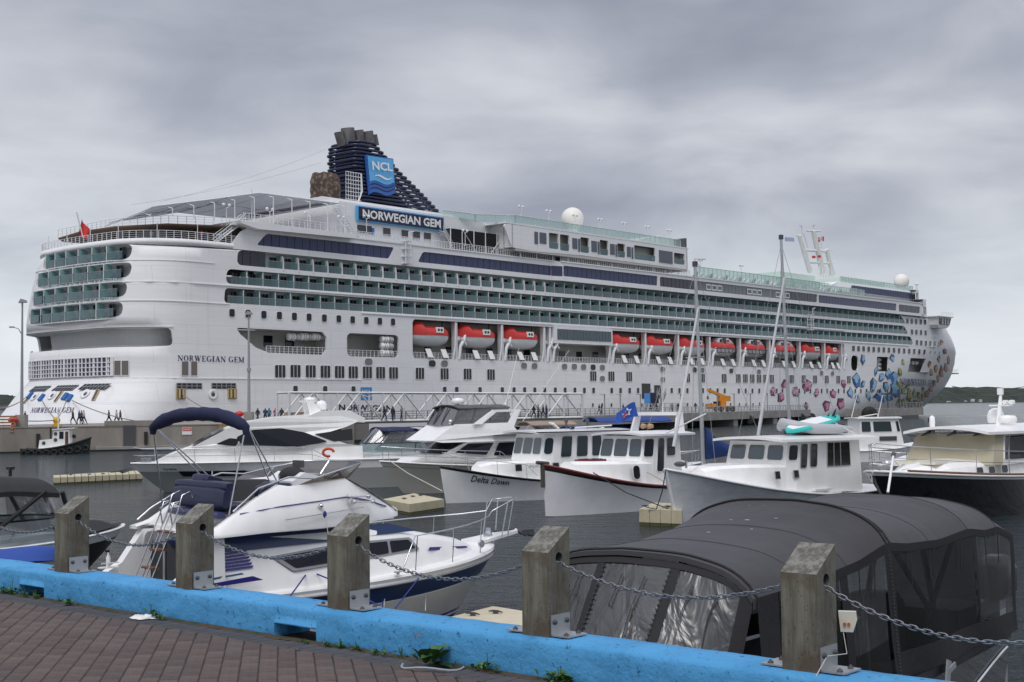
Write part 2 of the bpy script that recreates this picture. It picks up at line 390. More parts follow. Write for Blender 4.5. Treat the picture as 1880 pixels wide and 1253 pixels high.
def hill(name, x0, x1, top, Y, depth, seed, kind='structure', step=6, bumps=5):
    """wooded ridge: crown-sized lumps over a smooth slope; top(px)->height"""
    rnd = random.Random(seed); nx = int((x1 - x0) / step); ny = 9; rows = []
    mb = MB(); jit = {}
    def fn(a, b_):
        x = lerp(x0, x1, a); y = Y + depth * b_
        h = top(x) * (sin(b_ * PI / 2) ** .6)
        k = (round(a * nx), round(b_ * ny)); j = jit.setdefault(k, (rnd.random() - .4) * bumps)
        return (x, y + (j * 1.5 if b_ else 0), (h + j) if b_ > 0 else -.5)
    mb.grid(fn, nx, ny, MF, False); return mb.build(name, MF, kind=kind)
# right shore
def topR(x):
    px = CXP + FPX * x / 2000
    return interp([(1350, 12), (1500, 15), (1650, 17), (1700, 17), (1760, 21), (1850, 26), (1960, 27), (2100, 20)], px) * 1.0
hill('hills', 250, 1000, topR, 2000, 500, 3, step=5, bumps=5)
def topL(x):
    px = CXP + FPX * x / 900
    return interp([(-200, 17), (-60, 12.5), (0, 10.2), (30, 10), (60, 9), (200, 8)], px)
hill('hills', -430, -240, topL, 900, 200, 5, step=2.2, bumps=2.4)
rnd = random.Random(4)
for px, py, wd in ((1775, 733, 5), (1789, 734, 4), (1731, 737, 6), (1762, 736, 3)):
    if not wd: continue
    p = at_y(px, py, 2040); h = thing('house', {1775: 'white house among the trees, the larger on the far right shore', 1789: 'white gabled house right of its larger neighbour on the far shore', 1731: 'low white building by the water on the far right shore', 1762: 'small grey roofed cottage left of the white houses on the far shore'}[px], 'house', (p.x, p.y - 25, p.z - 3), .2)
    MB().box((-wd / 2, -2, -4), (wd / 2, 2, 1.6), M_WHITE2).build('wall', None, h)
    MB().prism([(-wd / 2 - .3, -2.4, 1.6), (-wd / 2 - .3, 2.4, 1.6), (-wd / 2 - .3, 0, 3)], (wd + .8, 0, 0), M_GREY).build('roof', None, h)
for i, (px, py) in enumerate(((4, 752), (18, 751), (31, 754))):
    p = at_y(px, py, 850); h = thing('house', ['grey roofed shed at the far left shore edge', 'dark roofed house on the far left shore', 'low white shed on the far left shore beside the ship stern'][i], 'house', (p.x, p.y, 0), .3)
    MB().box((-3, -3, 0), (3, 3, p.z), M_WHITE2 if i == 2 else M_GREY).build('wall', None, h)
    MB().prism([(-3.3, -3.4, p.z), (-3.3, 3.4, p.z), (-3.3, 0, p.z + 2)], (6.6, 0, 0), M_DGREY).build('roof', None, h)
# ================= cruise ship =================
SO = Vector((-38.0, 185.0, 0)); SD = Vector((.6578, .7532, 0)).normalized(); SI = Vector((-SD.y, SD.x, 0))   # along, inward (to port)
SHIP = thing('cruise_ship', 'huge white cruise ship moored along the pier, navy funnel, gems painted on its bow', 'cruise ship', SO, math.atan2(SD.y, SD.x))
SMAT = Matrix.Translation(SO) @ Matrix.Rotation(math.atan2(SD.y, SD.x), 4, 'Z'); SINV = SMAT.inverted()
CAM0 = Vector((0, 0, HC))
def sh(px, py, y=0):
    """pixel -> (s,z) on the fore-and-aft vertical plane y inboard of the starboard side"""
    o = SINV @ CAM0; d = SINV.to_3x3() @ ray(px, py); t = (y - o.y) / d.y; p = o + d * t
    return p.x, p.z
SA = [(-1, -25), (1, -23.6), (4, -21), (7, -18.6), (8.2, -17.4), (8.3, -17.0), (12.6, -17.0), (14.8, -17.4), (16, -17.6), (19, -17.2), (22, -16.6), (25, -15.8), (27.5, -15.2), (40, -15)]
SB = [(-1, 248), (2, 256), (4.3, 264.5), (7.5, 273), (11.7, 279), (15, 281.2), (18.4, 280.2), (21.6, 274), (24, 266), (26.5, 256)]
SCN = [(-1, 160), (3, 175), (8, 192), (16, 214), (18.6, 222), (26.5, 228)]
def hb(s, z):
    sc, sb = interp(SCN, z), interp(SB, z)
    if s <= sc: return 16.1
    t = min(1, (s - sc) / (sb - sc)); p = interp([(0, 1.6), (16, 2.0), (26, 2.3)], z); q = interp([(0, 1.1), (8, 1), (18, .97), (26, .92)], z)
    return 16.1 * max(0, 1 - t ** p) ** q
RC = 9.0; AL = RC * PI / 2; U1 = -AL - (32.2 - 2 * RC)
def plan(u, z):
    sa = interp(SA, z)
    if u >= 10:
        s = u - 7 if u < 187 else 180 + (u - 187) / 101 * (interp(SB, z) - 180)
        return s, 16.1 - hb(s, z)
    if u >= 0: return lerp(sa + RC, 3, u / 10), 0
    if u >= -AL: a = -u / RC; return sa + RC - RC * sin(a), RC - RC * cos(a)
    if u >= U1: y = RC + (-AL - u); k = (y - 16.1) / (16.1 - RC); return sa - .5 * (1 - k * k), y
    if u >= U1 - AL: a = (U1 - u) / RC; return sa + RC - RC * cos(a), 32.2 - RC + RC * sin(a)
    return sa + RC + (U1 - AL - u), 32.2
def u_of_s(s, z):
    if s < 3: s0 = interp(SA, z) + RC; return 10 * (s - s0) / (3 - s0)
    return s + 7 if s < 180 else 187 + 101 * (s - 180) / (interp(SB, z) - 180)
def shell(u, z, off=0.0):
    s, y = plan(u, z); p = Vector((s, y, z))
    if off:
        p += nrm(u, z) * off
    return p
def nrm(u, z):
    a = Vector((*plan(u + .2, z), z)); b = Vector((*plan(u - .2, z), z)); c = Vector((*plan(u, z + .2), z + .2)); d = Vector((*plan(u, z - .2), z - .2))
    n = (a - b).cross(c - d); n.normalize(); return n
def frame_at(u, z, off=0):
    n = nrm(u, z); p = shell(u, z) + n * off; a = Vector((*plan(u + .2, z), z)) - Vector((*plan(u - .2, z), z)); a.normalize(); b = n.cross(a)
    m = Matrix((a, b, n)).transposed().to_4x4(); m.translation = p; return m
def proj_local(p):
    q = SMAT @ p - CAM0; w = q.dot(fw); return CXP + FPX * q.dot(rt) / w, CYP - FPX * q.dot(up) / w
def hit(px, py, u=None):
    s, z = sh(px, py)
    if u is None: u = u_of_s(max(-6, s), z) if px > 290 else -22
    for _ in range(14):
        z = max(-.9, min(26.4, z)); a = Vector(proj_local(shell(u, z))); du = Vector(proj_local(shell(u + .05, z))) - a; dz = Vector(proj_local(shell(u, z + .05))) - a
        e = Vector((px, py)) - a; det = du.x * dz.y - du.y * dz.x
        if abs(det) < 1e-9: break
        su = (e.x * dz.y - e.y * dz.x) / det * .05; sz = (du.x * e.y - du.y * e.x) / det * .05
        u += max(-8, min(8, su)); z += max(-3, min(3, sz))
    return u, z
def put(me, name, u, z, parent=None, off=.03, **kw):
    o = obj(name, me, parent or SHIP, **kw); o.matrix_local = frame_at(u, z, off); return o
def R(u0, z0, u1, z1, r, k=4): return rrect(u0, z0, u1, z1, r, k)
U = lambda s, z=20: u_of_s(s, z)

# --- shell with its openings ---
holes = []
# balcony rows on the side
ROWS = [(-2.4, 217.4, 18.8, 20.9), (-2.1, 214.5, 21.5, 23.55), (-.2, 213.2, 24.2, 26.3)]
for i, (s0, s1, z0, z1) in enumerate(ROWS): holes.append(R(U(s0, z0), z0, U(s1, z0), z1, .75 if i else .6))
# stern balconies
ST = [(-30.8, hit(224, 578, -12)[0], 16.55, 18.5), (-30.6, hit(231, 540, -12)[0], 19.2, 21.15), (-30.2, hit(239, 503, -12)[0], 21.8, 23.8), (-29.2, hit(241, 465, -12)[0], 24.3, 26.3)]
for u0, u1, z0, z1 in ST: holes.append(R(u0, z0, u1, z1, .8))
holes.append(R(-38, 12.7, hit(315, 608, -4)[0], 15.05, .6))
# lifeboat recess, promenade openings
holes.append(R(U(33.9), 11.85, U(178.9), 18.05, .7))
holes.append([(U(-.1), 15.3), (U(.4), 14.6), (U(3.0), 12.8), (U(5.3), 12.1), (U(15.3), 12.0), (U(16.1), 12.8), (U(16.1), 14.6), (U(15.3), 15.4), (U(.3), 15.45)][::-1])
holes.append(R(U(20.1), 11.9, U(30.9), 15.4, .8))
def pxrect(x0, y0, x1, y1, r=.5):
    a = hit(x0, y1); b = hit(x1, y0); return R(a[0], a[1], b[0], b[1], r)
BO = [pxrect(1563, 653.5, 1576, 681, 1.3), pxrect(1609.5, 656, 1631.5, 682, .4), pxrect(1666.5, 659, 1700, 684, .6)]
holes += BO
outer = [(-46, -1.0), (288, -1.0), (288, 26.4), (-46, 26.4)]
def du(u): return 1.2 if u < 12 else (4.5 if u < 175 else 1.5)
cdt_shell(outer, holes, du, 1.35, shell, M_SHIP).build('hull', M_SHIP, SHIP)
# jambs: each opening's rim goes inboard
jb = MB()
for h in holes:
    n = len(h); dense = []
    for i in range(n):
        a, b = h[i], h[(i + 1) % n]; k = max(1, int(abs(b[0] - a[0]) / 3)); dense += [(lerp(a[0], b[0], j / k), lerp(a[1], b[1], j / k)) for j in range(k)]
    jb.loft([[shell(p[0], p[1], -.01) for p in dense], [shell(p[0], p[1], -.35) for p in dense]], M_SHIP, True, False, False)
jb.build('opening_rim', M_SHIP, SHIP)
# port side of the hull, simply plated
pb = MB()
def portfn(a, b):
    z = lerp(-1, 26.4, b); s0 = interp(SA, z) + 12.4; s = lerp(s0, interp(SB, z), a); return (s, 16.1 + hb(s, z) if s > 20 else 32.2, z)
pb.grid(portfn, 60, 12, M_SHIP); 
pb.build('port_side', M_SHIP, SHIP)
# boot topping
bt = MB(); M_BOOT = mat('boot_topping', (.012, .015, .05), .5)
bt.grid(lambda a, b: shell(lerp(-40, 287, a), lerp(-.6, .55, b), .03), 150, 1, M_BOOT); bt.build('boot_topping', M_BOOT, SHIP)
# knuckle lines and rubbing strakes that catch the light
kn = MB()
def strake(u0, u1, z, h=.12, pr=.12, n=40):
    kn.loft([[shell(lerp(u0, u1, i / n), z, .0), shell(lerp(u0, u1, i / n), z, pr), shell(lerp(u0, u1, i / n), z + h, pr), shell(lerp(u0, u1, i / n), z + h, 0)] for i in range(n + 1)], M_SHIP, True, True, False)
strake(-9, 186, 21.15, .14, .16, 60); strake(-30, 6, 18.62, .1, .1); strake(-38, 30, 8.32, .12, .1); strake(-38, 3, 24.1, .08, .08); strake(30, 222, 18.45, .12, .14, 60)
strake(-38, -2, 15.15, .12, .12); strake(-9, 40, 5.0, .03, .02); strake(40, 180, 8.3, .03, .02, 50)
# vertical conduit-like plate joints
for s in (22.6, 34.0, 100, 131, 168): kn.box((s, -.04, 5), (s + .06, .02, 11.6))
kn.build('strake', M_SHIP, SHIP)

# decks and inner walls behind the openings
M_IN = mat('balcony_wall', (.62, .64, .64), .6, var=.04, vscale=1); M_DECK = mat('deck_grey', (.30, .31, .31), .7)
dk = MB()
for z in (18.55, 21.25, 23.85, 26.42):
    dk.box((5, .06, z - .03), (232, 5, z + .05), M_SHIP)
    dk.loft([[shell(lerp(-40, 8, i / 40), z - .03, -.06), shell(lerp(-40, 8, i / 40), z + .05, -.06), shell(lerp(-40, 8, i / 40), z + .05, -4.5), shell(lerp(-40, 8, i / 40), z - .03, -4.5)] for i in range(41)], M_SHIP, True, True, False)
for z in (16.3, 15.2, 12.5, 11.75):
    dk.loft([[shell(lerp(-40, 10, i / 40), z - .03, -.06), shell(lerp(-40, 10, i / 40), z + .05, -.06), shell(lerp(-40, 10, i / 40), z + .05, -5), shell(lerp(-40, 10, i / 40), z - .03, -5)] for i in range(41)], M_SHIP, True, True, False)
dk.box((3, .06, 11.7), (186, 7, 11.8), M_DECK); dk.box((186.5, 1.2, 11.7), (232, 9, 11.8), M_DECK)
dk.box((3, .06, 18.1), (186, 7, 18.2), M_DECK); dk.box((3, .06, 15.5), (32, 7, 15.6), M_SHIP); dk.box((186.5, 1.2, 15.9), (232, 9, 16.0), M_SHIP)
dk.build('deck', M_SHIP, SHIP)
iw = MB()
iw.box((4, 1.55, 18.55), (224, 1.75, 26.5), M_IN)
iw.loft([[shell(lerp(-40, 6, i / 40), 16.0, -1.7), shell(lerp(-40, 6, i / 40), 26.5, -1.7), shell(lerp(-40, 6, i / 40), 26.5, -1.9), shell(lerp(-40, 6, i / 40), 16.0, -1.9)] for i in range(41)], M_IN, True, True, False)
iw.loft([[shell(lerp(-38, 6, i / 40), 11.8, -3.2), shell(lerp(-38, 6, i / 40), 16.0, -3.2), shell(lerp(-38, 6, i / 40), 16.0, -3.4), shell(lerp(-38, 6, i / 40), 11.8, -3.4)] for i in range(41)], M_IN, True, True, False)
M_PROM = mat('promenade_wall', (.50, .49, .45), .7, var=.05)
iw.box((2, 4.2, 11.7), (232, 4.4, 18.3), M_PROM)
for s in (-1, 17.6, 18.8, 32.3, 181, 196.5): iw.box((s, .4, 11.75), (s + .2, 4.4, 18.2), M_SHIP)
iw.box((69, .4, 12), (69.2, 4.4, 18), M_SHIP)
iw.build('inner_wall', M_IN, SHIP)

# --- balconies ---
me_div = MB(); me_div.box((-.04, 0, 0), (.04, 1.4, 2.15), mat('divider_screen', (.26, .46, .46), .45)); me_div.box((-.06, -.04, 0), (.06, .03, 2.2), M_SHIP)
me_divc = MB(); me_divc.box((-.04, .3, 0), (.04, 1.4, 2.15), mat('divider_screen', (1, 1, 1))); me_divc.prism([(-.05, -.25, .0), (-.05, .45, 0), (-.05, .45, 2.1), (-.05, .1, 2.1), (-.05, -.15, 1.75)], (.12, 0, 0), M_SHIP)
def chairs(mb, x):
    c = mat('deck_chair_blue', (.015, .04, .10), .6)
    mb.box((x, .55, .38), (x + .55, 1.1, .44), c); mb.box((x, 1.05, .4), (x + .55, 1.12, 1.0), c)
    for a in (x, x + .5): mb.box((a, .55, 0), (a + .05, .6, .4), c); mb.box((a, 1.05, 0), (a + .05, 1.1, .4), c)
chairs(me_div, .5); chairs(me_div, 1.5); chairs(me_divc, .5)
me_door = MB(); me_door.box((-.62, -.04, 0), (.62, 0, 2.0), M_WIN); me_door.box((-.68, -.03, 0), (-.62, .0, 2.06), M_GREY); me_door.box((.0, -.06, 0), (.05, -.04, 2.0), M_GREY)
me_gp = MB()
me_gp.add([(-1.36, 0, .06), (1.36, 0, .06), (1.36, 0, 1.02), (-1.36, 0, 1.02)], [(0, 1, 2, 3)], GLT); me_gp.box((-1.4, -.03, 1.02), (1.4, .03, 1.08), M_GREY)
for x in (-.47, .47): me_gp.box((x, .01, .03), (x + .03, .04, 1.02), M_GREY)
MDIV, MDIVC, MDOOR, MGP = me_div.mesh('divider'), me_divc.mesh('divider'), me_door.mesh('door'), me_gp.mesh('glass')
rb = random.Random(11)
for ri, (s0, s1, z0, z1) in enumerate(ROWS):
    s = s0 + (.9 if ri else .6); k = 0
    if ri == 2: s = 5.2
    while s < s1 - 1.5:
        curved = ri == 2 and s < 66
        w_ = 2.8
        b_ = obj('balcony', MDIVC if curved else MDIV, SHIP); yy = plan(u_of_s(s + 1.4, z0), z0)[1]
        b_.location = (s + w_, yy + .12, z0 - .25 + .0)
        d = obj('door', MDOOR, b_); d.location = (-.78 + rb.choice((0, 0, .1)), 1.42, .0)
        g = obj('glass_panel', MGP, b_); g.location = (-w_ / 2, -.05 if not curved else .02, .22)
        s += w_; k += 1
for (u0, u1, z0, z1) in ST:
    n = 6; uu = [lerp(u0 + .8, u1 - .8, i / n) for i in range(n + 1)]
    for i in range(n):
        b_ = obj('balcony', MDIV, SHIP); m = frame_at(uu[i], z0, -.1)
        a = Vector((m[0][0], m[1][0], 0)).normalized(); b2 = Vector((-a.y, a.x, 0)); mm = Matrix((a, b2, Vector((0, 0, 1)))).transposed().to_4x4(); mm.translation = shell(uu[i], z0, -.12) + Vector((0, 0, -.2)); b_.matrix_local = mm
        d = obj('door', MDOOR, b_); d.location = (1.5, 1.5, 0)
        g = obj('glass_panel', MGP, b_); g.location = ((uu[1] - uu[0]) / 2, -.02, .2); g.scale = ((uu[1] - uu[0]) / 2.72, 1, 1)
# --- windows: shared meshes placed on the plating ---
def panel(w, h, r, m, fr=.07, bars=0, fm=None):
    mb = MB(); o = rrect(-w / 2, -h / 2, w / 2, h / 2, r); mb.prism([(a, b, -.02) for a, b in o], (0, 0, .04), m)
    n = len(o); big = rrect(-w / 2 - fr, -h / 2 - fr, w / 2 + fr, h / 2 + fr, r + fr)
    mb.loft([[(a, b, 0) for a, b in big], [(a, b, .05) for a, b in big], [(a, b, .05) for a, b in o], [(a, b, 0) for a, b in o]], fm or M_SHIP, True, False, False)
    for i in range(bars): x = -w / 2 + w * (i + 1) / (bars + 1); mb.box((x - .03, -h / 2, .02), (x + .03, h / 2, .06), fm or M_SHIP)
    return mb.mesh('window')
P_SQ = panel(.95, 1.1, .25, M_WIN); P_SQ2 = panel(.85, 1.05, .22, M_WINT); P_TRI = panel(1.9, 1.8, .2, M_WIN, bars=2, fm=M_SHIP); P_OV = panel(1.6, 1.05, .45, mat('grey_shutter', (.2, .2, .2), .6)); P_OVD = panel(1.6, 1.05, .45, M_WIN)
P_SM = panel(.5, .7, .15, M_WINT); P_TALL = panel(1.5, 1.3, .3, M_WIN)
def row(me, name, pts, py=None):
    for p in pts:
        u, z = hit(p[0], p[1]); put(me, name, u, z)
row(P_SQ, 'porthole', [(425.5, 575), (455, 576.5), (484, 578.3), (512.5, 579.9), (540, 581.5), (567, 583), (595, 584.6), (621.5, 586), (647, 587.6), (672, 589), (697, 590.3), (721, 591.6)])
for a in ((514, 682.3), (542, 682), (570, 682.4), (597, 682.9), (623, 683.5), (648, 684), (674, 684.3), (698.3, 684.8), (722, 685.3), (770.5, 686), (815.7, 686.9), (858, 687.4), (901, 688.3), (1088.7, 691), (1122, 691.3), (1154.7, 692), (1261.5, 694.4), (1289, 694.6), (1329, 695), (1355, 695.2), (1368, 695.3), (1380.5, 695.5), (1393, 695.6), (1404.8, 695.8), (1416.5, 696), (1453, 696.3), (1475, 696.5), (1496, 696.8), (1517.5, 697), (1538.5, 697.2), (1558, 697.5)): row(P_TRI, 'window', [a])
sq = [(542, 715.4), (596.5, 715.8), (648.5, 716), (816, 716.5), (838, 716.7), (880.8, 716.9), (921.7, 717), (943.3, 717), (962.7, 717), (981.4, 717.2), (999.5, 717.1), (1019, 717.2), (1037, 717.2), (1055, 717.2), (1072.4, 717.3), (1089.3, 717.3), (1122.5, 717.4), (1138.8, 717.5), (1155.5, 717.5), (1171, 717.4), (1232.7, 717.5), (1247, 717.6), (1261.5, 717.6), (1290, 717.7), (1303.5, 717.7), (1317, 717.8), (1330, 717.9), (1356, 718), (1368.5, 718), (1381, 718), (1393.5, 718)] + [(1405 + i * 10.3, 718.2) for i in range(21)]
row(P_SQ2, 'porthole', sq)
row(P_OV, 'oval_window', [(676.3, 664.9), (815.5, 668.4), (961.7, 672.2), (980.8, 672.8), (1036, 673.7), (1054, 673.9), (1071, 674.4), (1105.5, 675.5), (1216, 678.5), (1289, 680.5), (1393, 683.3), (1508, 685.5), (1528, 686.3), (1105.5, 696), (1216.5, 697.5)])
row(P_OVD, 'oval_window', [(793, 668), (1088.4, 674.8), (1275, 679.5), (1342, 681.5)])
for px, py in ((1067, 744), (1088, 744), (1105, 744), (1122, 744), (1178, 744), (1262, 743), (1276, 743), (1290, 743), (1305, 743), (1323, 743), (1341, 743), (1357, 743), (1369, 743), (1382, 743), (1394, 742)): row(P_SM, 'porthole', [(px, py)])
# forward windows
for i in range(15): x = 1566.5 + i * 9.3; row(P_TALL if i < 15 else P_SQ, 'window', [(x, 640 + (x - 1566) * .05)])
for y, xs in ((589.5, (1665.5, 1673.5, 1681.5, 1690, 1698)), (609, (1674, 1682, 1690.5, 1699)), (628, (1683, 1691, 1699.5, 1707.5, 1715.5, 1723.5))):
    row(P_TALL, 'window', [(x, y + (x - 1665) * .07) for x in xs])
row(P_SM, 'porthole', [(1708, 647), (1716.5, 647.5), (1724.5, 648)])

# --- stern grille and mooring ports ---
gm = MB(); hitg = lambda x, y: hit(x, y, -22)
a0 = (-33.5, 8.75); a1 = (hit(206, 690, -14)[0], 11.25)
gm.grid(lambda a, b: shell(lerp(a0[0], a1[0], a), lerp(a0[1], a1[1], b), .02), 16, 1, M_WINB)
for i in range(29):
    u = lerp(a0[0], a1[0], i / 28); wd = .1 if i % 4 else .22
    gm.loft([[shell(u - wd, z, o) for (z, o) in ((a0[1], .03), (a0[1], .16), (a1[1], .16), (a1[1], .03))], [shell(u + wd, z, o) for (z, o) in ((a0[1], .03), (a0[1], .16), (a1[1], .16), (a1[1], .03))]], M_SHIP, True, True, False)
for z in (8.75, 9.3, 9.9, 10.5, 11.2):
    n = 16; gm.loft([[shell(lerp(a0[0], a1[0], i / n), z, .04), shell(lerp(a0[0], a1[0], i / n), z, .18), shell(lerp(a0[0], a1[0], i / n), z + .1, .18), shell(lerp(a0[0], a1[0], i / n), z + .1, .04)] for i in range(n + 1)], M_SHIP, True, True, False)
gm.build('stern_grille', M_SHIP, SHIP)
P_SHUT = panel(1.0, 1.9, .05, mat('brown_shutter', (.16, .14, .13), .6))
for px, py in ((216.5, 676), (229.5, 676), (339.5, 677), (356, 677)): u, z = hit(px, py, -9 if px < 300 else None); put(P_SHUT, 'shutter', u, z)
M_GOLD = mat('fairlead_frame', (.50, .38, .20), .6)
def pport(name, w, h, bars, m=M_WIN, sk=0):
    mb = MB(); mb.prism([(-w / 2 + sk * -h / 2, -h / 2, -.02), (w / 2 - sk * h / 2, -h / 2, -.02), (w / 2 + sk * h / 2, h / 2, -.02), (-w / 2 + sk * h / 2, h / 2, -.02)], (0, 0, .05), m)
    for i in range(bars + 1): x = lerp(-w / 2, w / 2, i / bars); mb.prism([(x - .04 - sk * h / 2, -h / 2, .03), (x + .04 - sk * h / 2, -h / 2, .03), (x + .04 + sk * h / 2, h / 2, .03), (x - .04 + sk * h / 2, h / 2, .03)], (0, 0, .06), M_GREY)
    mb.box((-w / 2, -.04, .03), (w / 2, .04, .08), M_GREY); return mb.mesh(name)
PP = pport('mooring_port', 4.6, 1.0, 7, sk=.6); PPS = pport('mooring_port', 4.0, .75, 5)
for px, py in ((74, 714.5), (120, 713), (174, 710.5)): u, z = hit(px, py, -20); put(PP, 'mooring_port', u, z)
for px, py in ((347, 709), (410.5, 709)): u, z = hit(px, py); put(PPS, 'mooring_port', u, z)
rl = MB(); rl.box((-.75, -.75, 0), (.75, .75, .08), M_GOLD); rl.box((-.55, -.65, .08), (-.05, .65, .2), M_DGREY); rl.box((.05, -.65, .08), (.55, .65, .2), M_DGREY); rl.cyl((-.3, -.6, .2), (-.3, .6, .2), .16, M_GOLD); rl.cyl((.3, -.6, .2), (.3, .6, .2), .16, M_GOLD); ROL = rl.mesh('roller')
for px, py in ((331.5, 723.5), (426, 723)): u, z = hit(px, py); put(ROL, 'roller_fairlead', u, z)
rl2 = MB(); rl2.box((-.3, -.9, 0), (.3, .9, .1), M_GOLD); rl2.box((-.15, -.8, .1), (.15, .8, .16), M_DGREY); ROL2 = rl2.mesh('roller')
for px, py in ((108, 729), (176, 726), (52, 732)): u, z = hit(px, py, -20); put(ROL2, 'roller_fairlead', u, z)
fl = MB(); fl.lathe([(.75, 0), (.72, .12), (.45, .05), (.3, -.02), (.01, -.02)], (0, 0, .02), M_SHIP, 16); fl.lathe([(.3, .0), (.28, .03), (.01, .03)], (0, 0, .03), M_DGREY, 12); FLM = fl.mesh('fairlead')
for px, py in ((391, 724.5), (157, 724), (96, 727), (64, 729)): u, z = hit(px, py, None if px > 290 else -20); put(FLM, 'fairlead', u, z)
# lettering on the hull
M_TXT = mat('navy_lettering', (.012, .015, .09), .5)
def hull_text(geo, pix, name='lettering', m=M_TXT, off=.05, guess=None):
    """pix: bottom-left, bottom-right, top-left pixel"""
    a = hit(*pix[0], guess); b = hit(*pix[1], guess); c = hit(*pix[2], guess); k = [0]
    def fn(x, y):
        k[0] += 1
        return shell(a[0] + (b[0] - a[0]) * x + (c[0] - a[0]) * y, a[1] + (b[1] - a[1]) * x + (c[1] - a[1]) * y, off + .0006 * (k[0] // 4 % 40))
    letter_mesh(geo, fn, m).build(name, m, SHIP)
hull_text(serif_geo('NORWEGIAN GEM'), ((326, 663), (449, 666), (326, 652.5)))
hull_text(serif_geo('NORWEGIAN GEM'), ((56, 758.5), (135, 758.5), (60, 749)), guess=-22)
hull_text(serif_geo('NORWEGIAN GEM'), ((1655, 707.5), (1712, 709), (1650, 695)), off=.22)
hull_text(text_geo('NORWEGIAN', bold=.025), ((622, 754), (719.5, 755.5), (622, 742.5)), m=mat('black_lettering', (.02, .025, .05), .5))
hull_text(text_geo('CRUISE LINE', bold=.004), ((648, 765.5), (705, 765.8), (648, 759)), m=MATS['black_lettering'])
a = hit(662, 735); b = hit(682.5, 711.5); M_NCLB = mat('logo_blue', (.06, .25, .60), .4); M_LW = mat('lettering_white', (.8, .8, .8), .4)
MB().grid(lambda x, y: shell(lerp(a[0], b[0], x), lerp(a[1], b[1], y), .03), 2, 2, M_NCLB).build('logo', M_NCLB, SHIP)
hull_text(text_geo('NCL', bold=.02), ((664, 722), (680.5, 722.3), (664, 716)), m=M_LW, off=.08)
wv_ = MB(); wv_.grid(lambda x, y: shell(lerp(a[0], b[0], x), lerp(a[1], b[1], .28 + .06 * sin(x * 7) + y * .07), .07), 12, 1, M_LW); wv_.build('logo_wave', M_LW, SHIP)

# --- painted gems on the bow ---
GC = {'m': ((.30, .03, .14), (.60, .25, .38), (.11, .012, .05)), 'b': ((.02, .17, .45), (.28, .52, .74), (.012, .05, .18)), 'y': ((.28, .32, .03), (.50, .50, .12), (.07, .10, .02)), 'o': ((.50, .17, .04), (.62, .32, .12), (.26, .08, .03)), 'r': ((.36, .08, .05), (.50, .22, .15), (.17, .04, .04))}
for k, v in GC.items():
    for i, c in enumerate(v): mat('gem_%s_%d' % (k, i), c, .4)
gems = [(1419, 716, 5, 9, 'm'), (1440, 706, 6, 9, 'm'), (1434, 731, 6, 9, 'm'), (1459, 719, 6.5, 10, 'm'), (1481, 707, 7.5, 12, 'm'), (1480, 745, 5, 9, 'm'), (1500, 721, 5, 8, 'm'), (1517, 743, 6, 10, 'm'), (1528.5, 724.5, 5, 8.5, 'm'), (1548, 704.5, 5.5, 9, 'm'), (1543.5, 742, 6, 10, 'm'),
 (1584, 661, 4.5, 8, 'b'), (1571.5, 700, 7, 12, 'b'), (1583.5, 704, 4.5, 8, 'b'), (1560, 723, 5.5, 9.5, 'b'), (1574, 733, 4.5, 8, 'b'), (1593.5, 726, 5, 9, 'b'), (1602, 706, 7, 13, 'b'), (1608, 682, 4.5, 8, 'b'), (1638.5, 659, 4.5, 7.5, 'b'), (1615, 729, 10, 12, 'b'), (1618, 694, 5, 9, 'b'), (1630, 689, 5.5, 11, 'b'), (1626, 709, 4.5, 9, 'b'), (1641, 693, 8, 14, 'b'), (1642, 716, 9, 13, 'b'), (1632, 730, 6, 8, 'b'),
 (1657.5, 664, 3.5, 7, 'y'), (1651, 682.5, 4.5, 8, 'y'), (1652, 706, 6.5, 7, 'y'), (1667, 711, 7, 4.5, 'y'), (1657, 718, 4, 5, 'y'), (1668, 727, 4.5, 11, 'y'), (1678, 724, 5, 9, 'y'), (1659, 739, 5, 8, 'y'), (1649, 741, 5, 10, 'y'), (1687, 727, 4, 8, 'y'), (1672, 744, 5, 9, 'y'), (1664, 752, 5, 5, 'y'), (1681, 739, 4, 7, 'y'), (1695, 716, 4, 6, 'y'),
 (1706.5, 669.5, 3.8, 6.5, 'o'), (1717.5, 678, 3.4, 8, 'o'), (1709, 684.5, 3.2, 6, 'o'), (1723.5, 659, 3.8, 7.5, 'r'), (1735, 645.5, 4, 6, 'r'), (1728.5, 629.5, 3, 6, 'o'), (1728, 681, 4.5, 12, 'r'), (1736, 675, 4, 11, 'r'), (1741, 664, 3, 9, 'r'), (1722, 695, 3.5, 8, 'o'), (1708, 714, 4, 7, 'o'), (1701, 723, 4, 7, 'r'), (1715, 704, 3.2, 7, 'r'), (1694, 731, 4, 8, 'o'), (1686, 743, 4, 6, 'o')]
rg = random.Random(21)
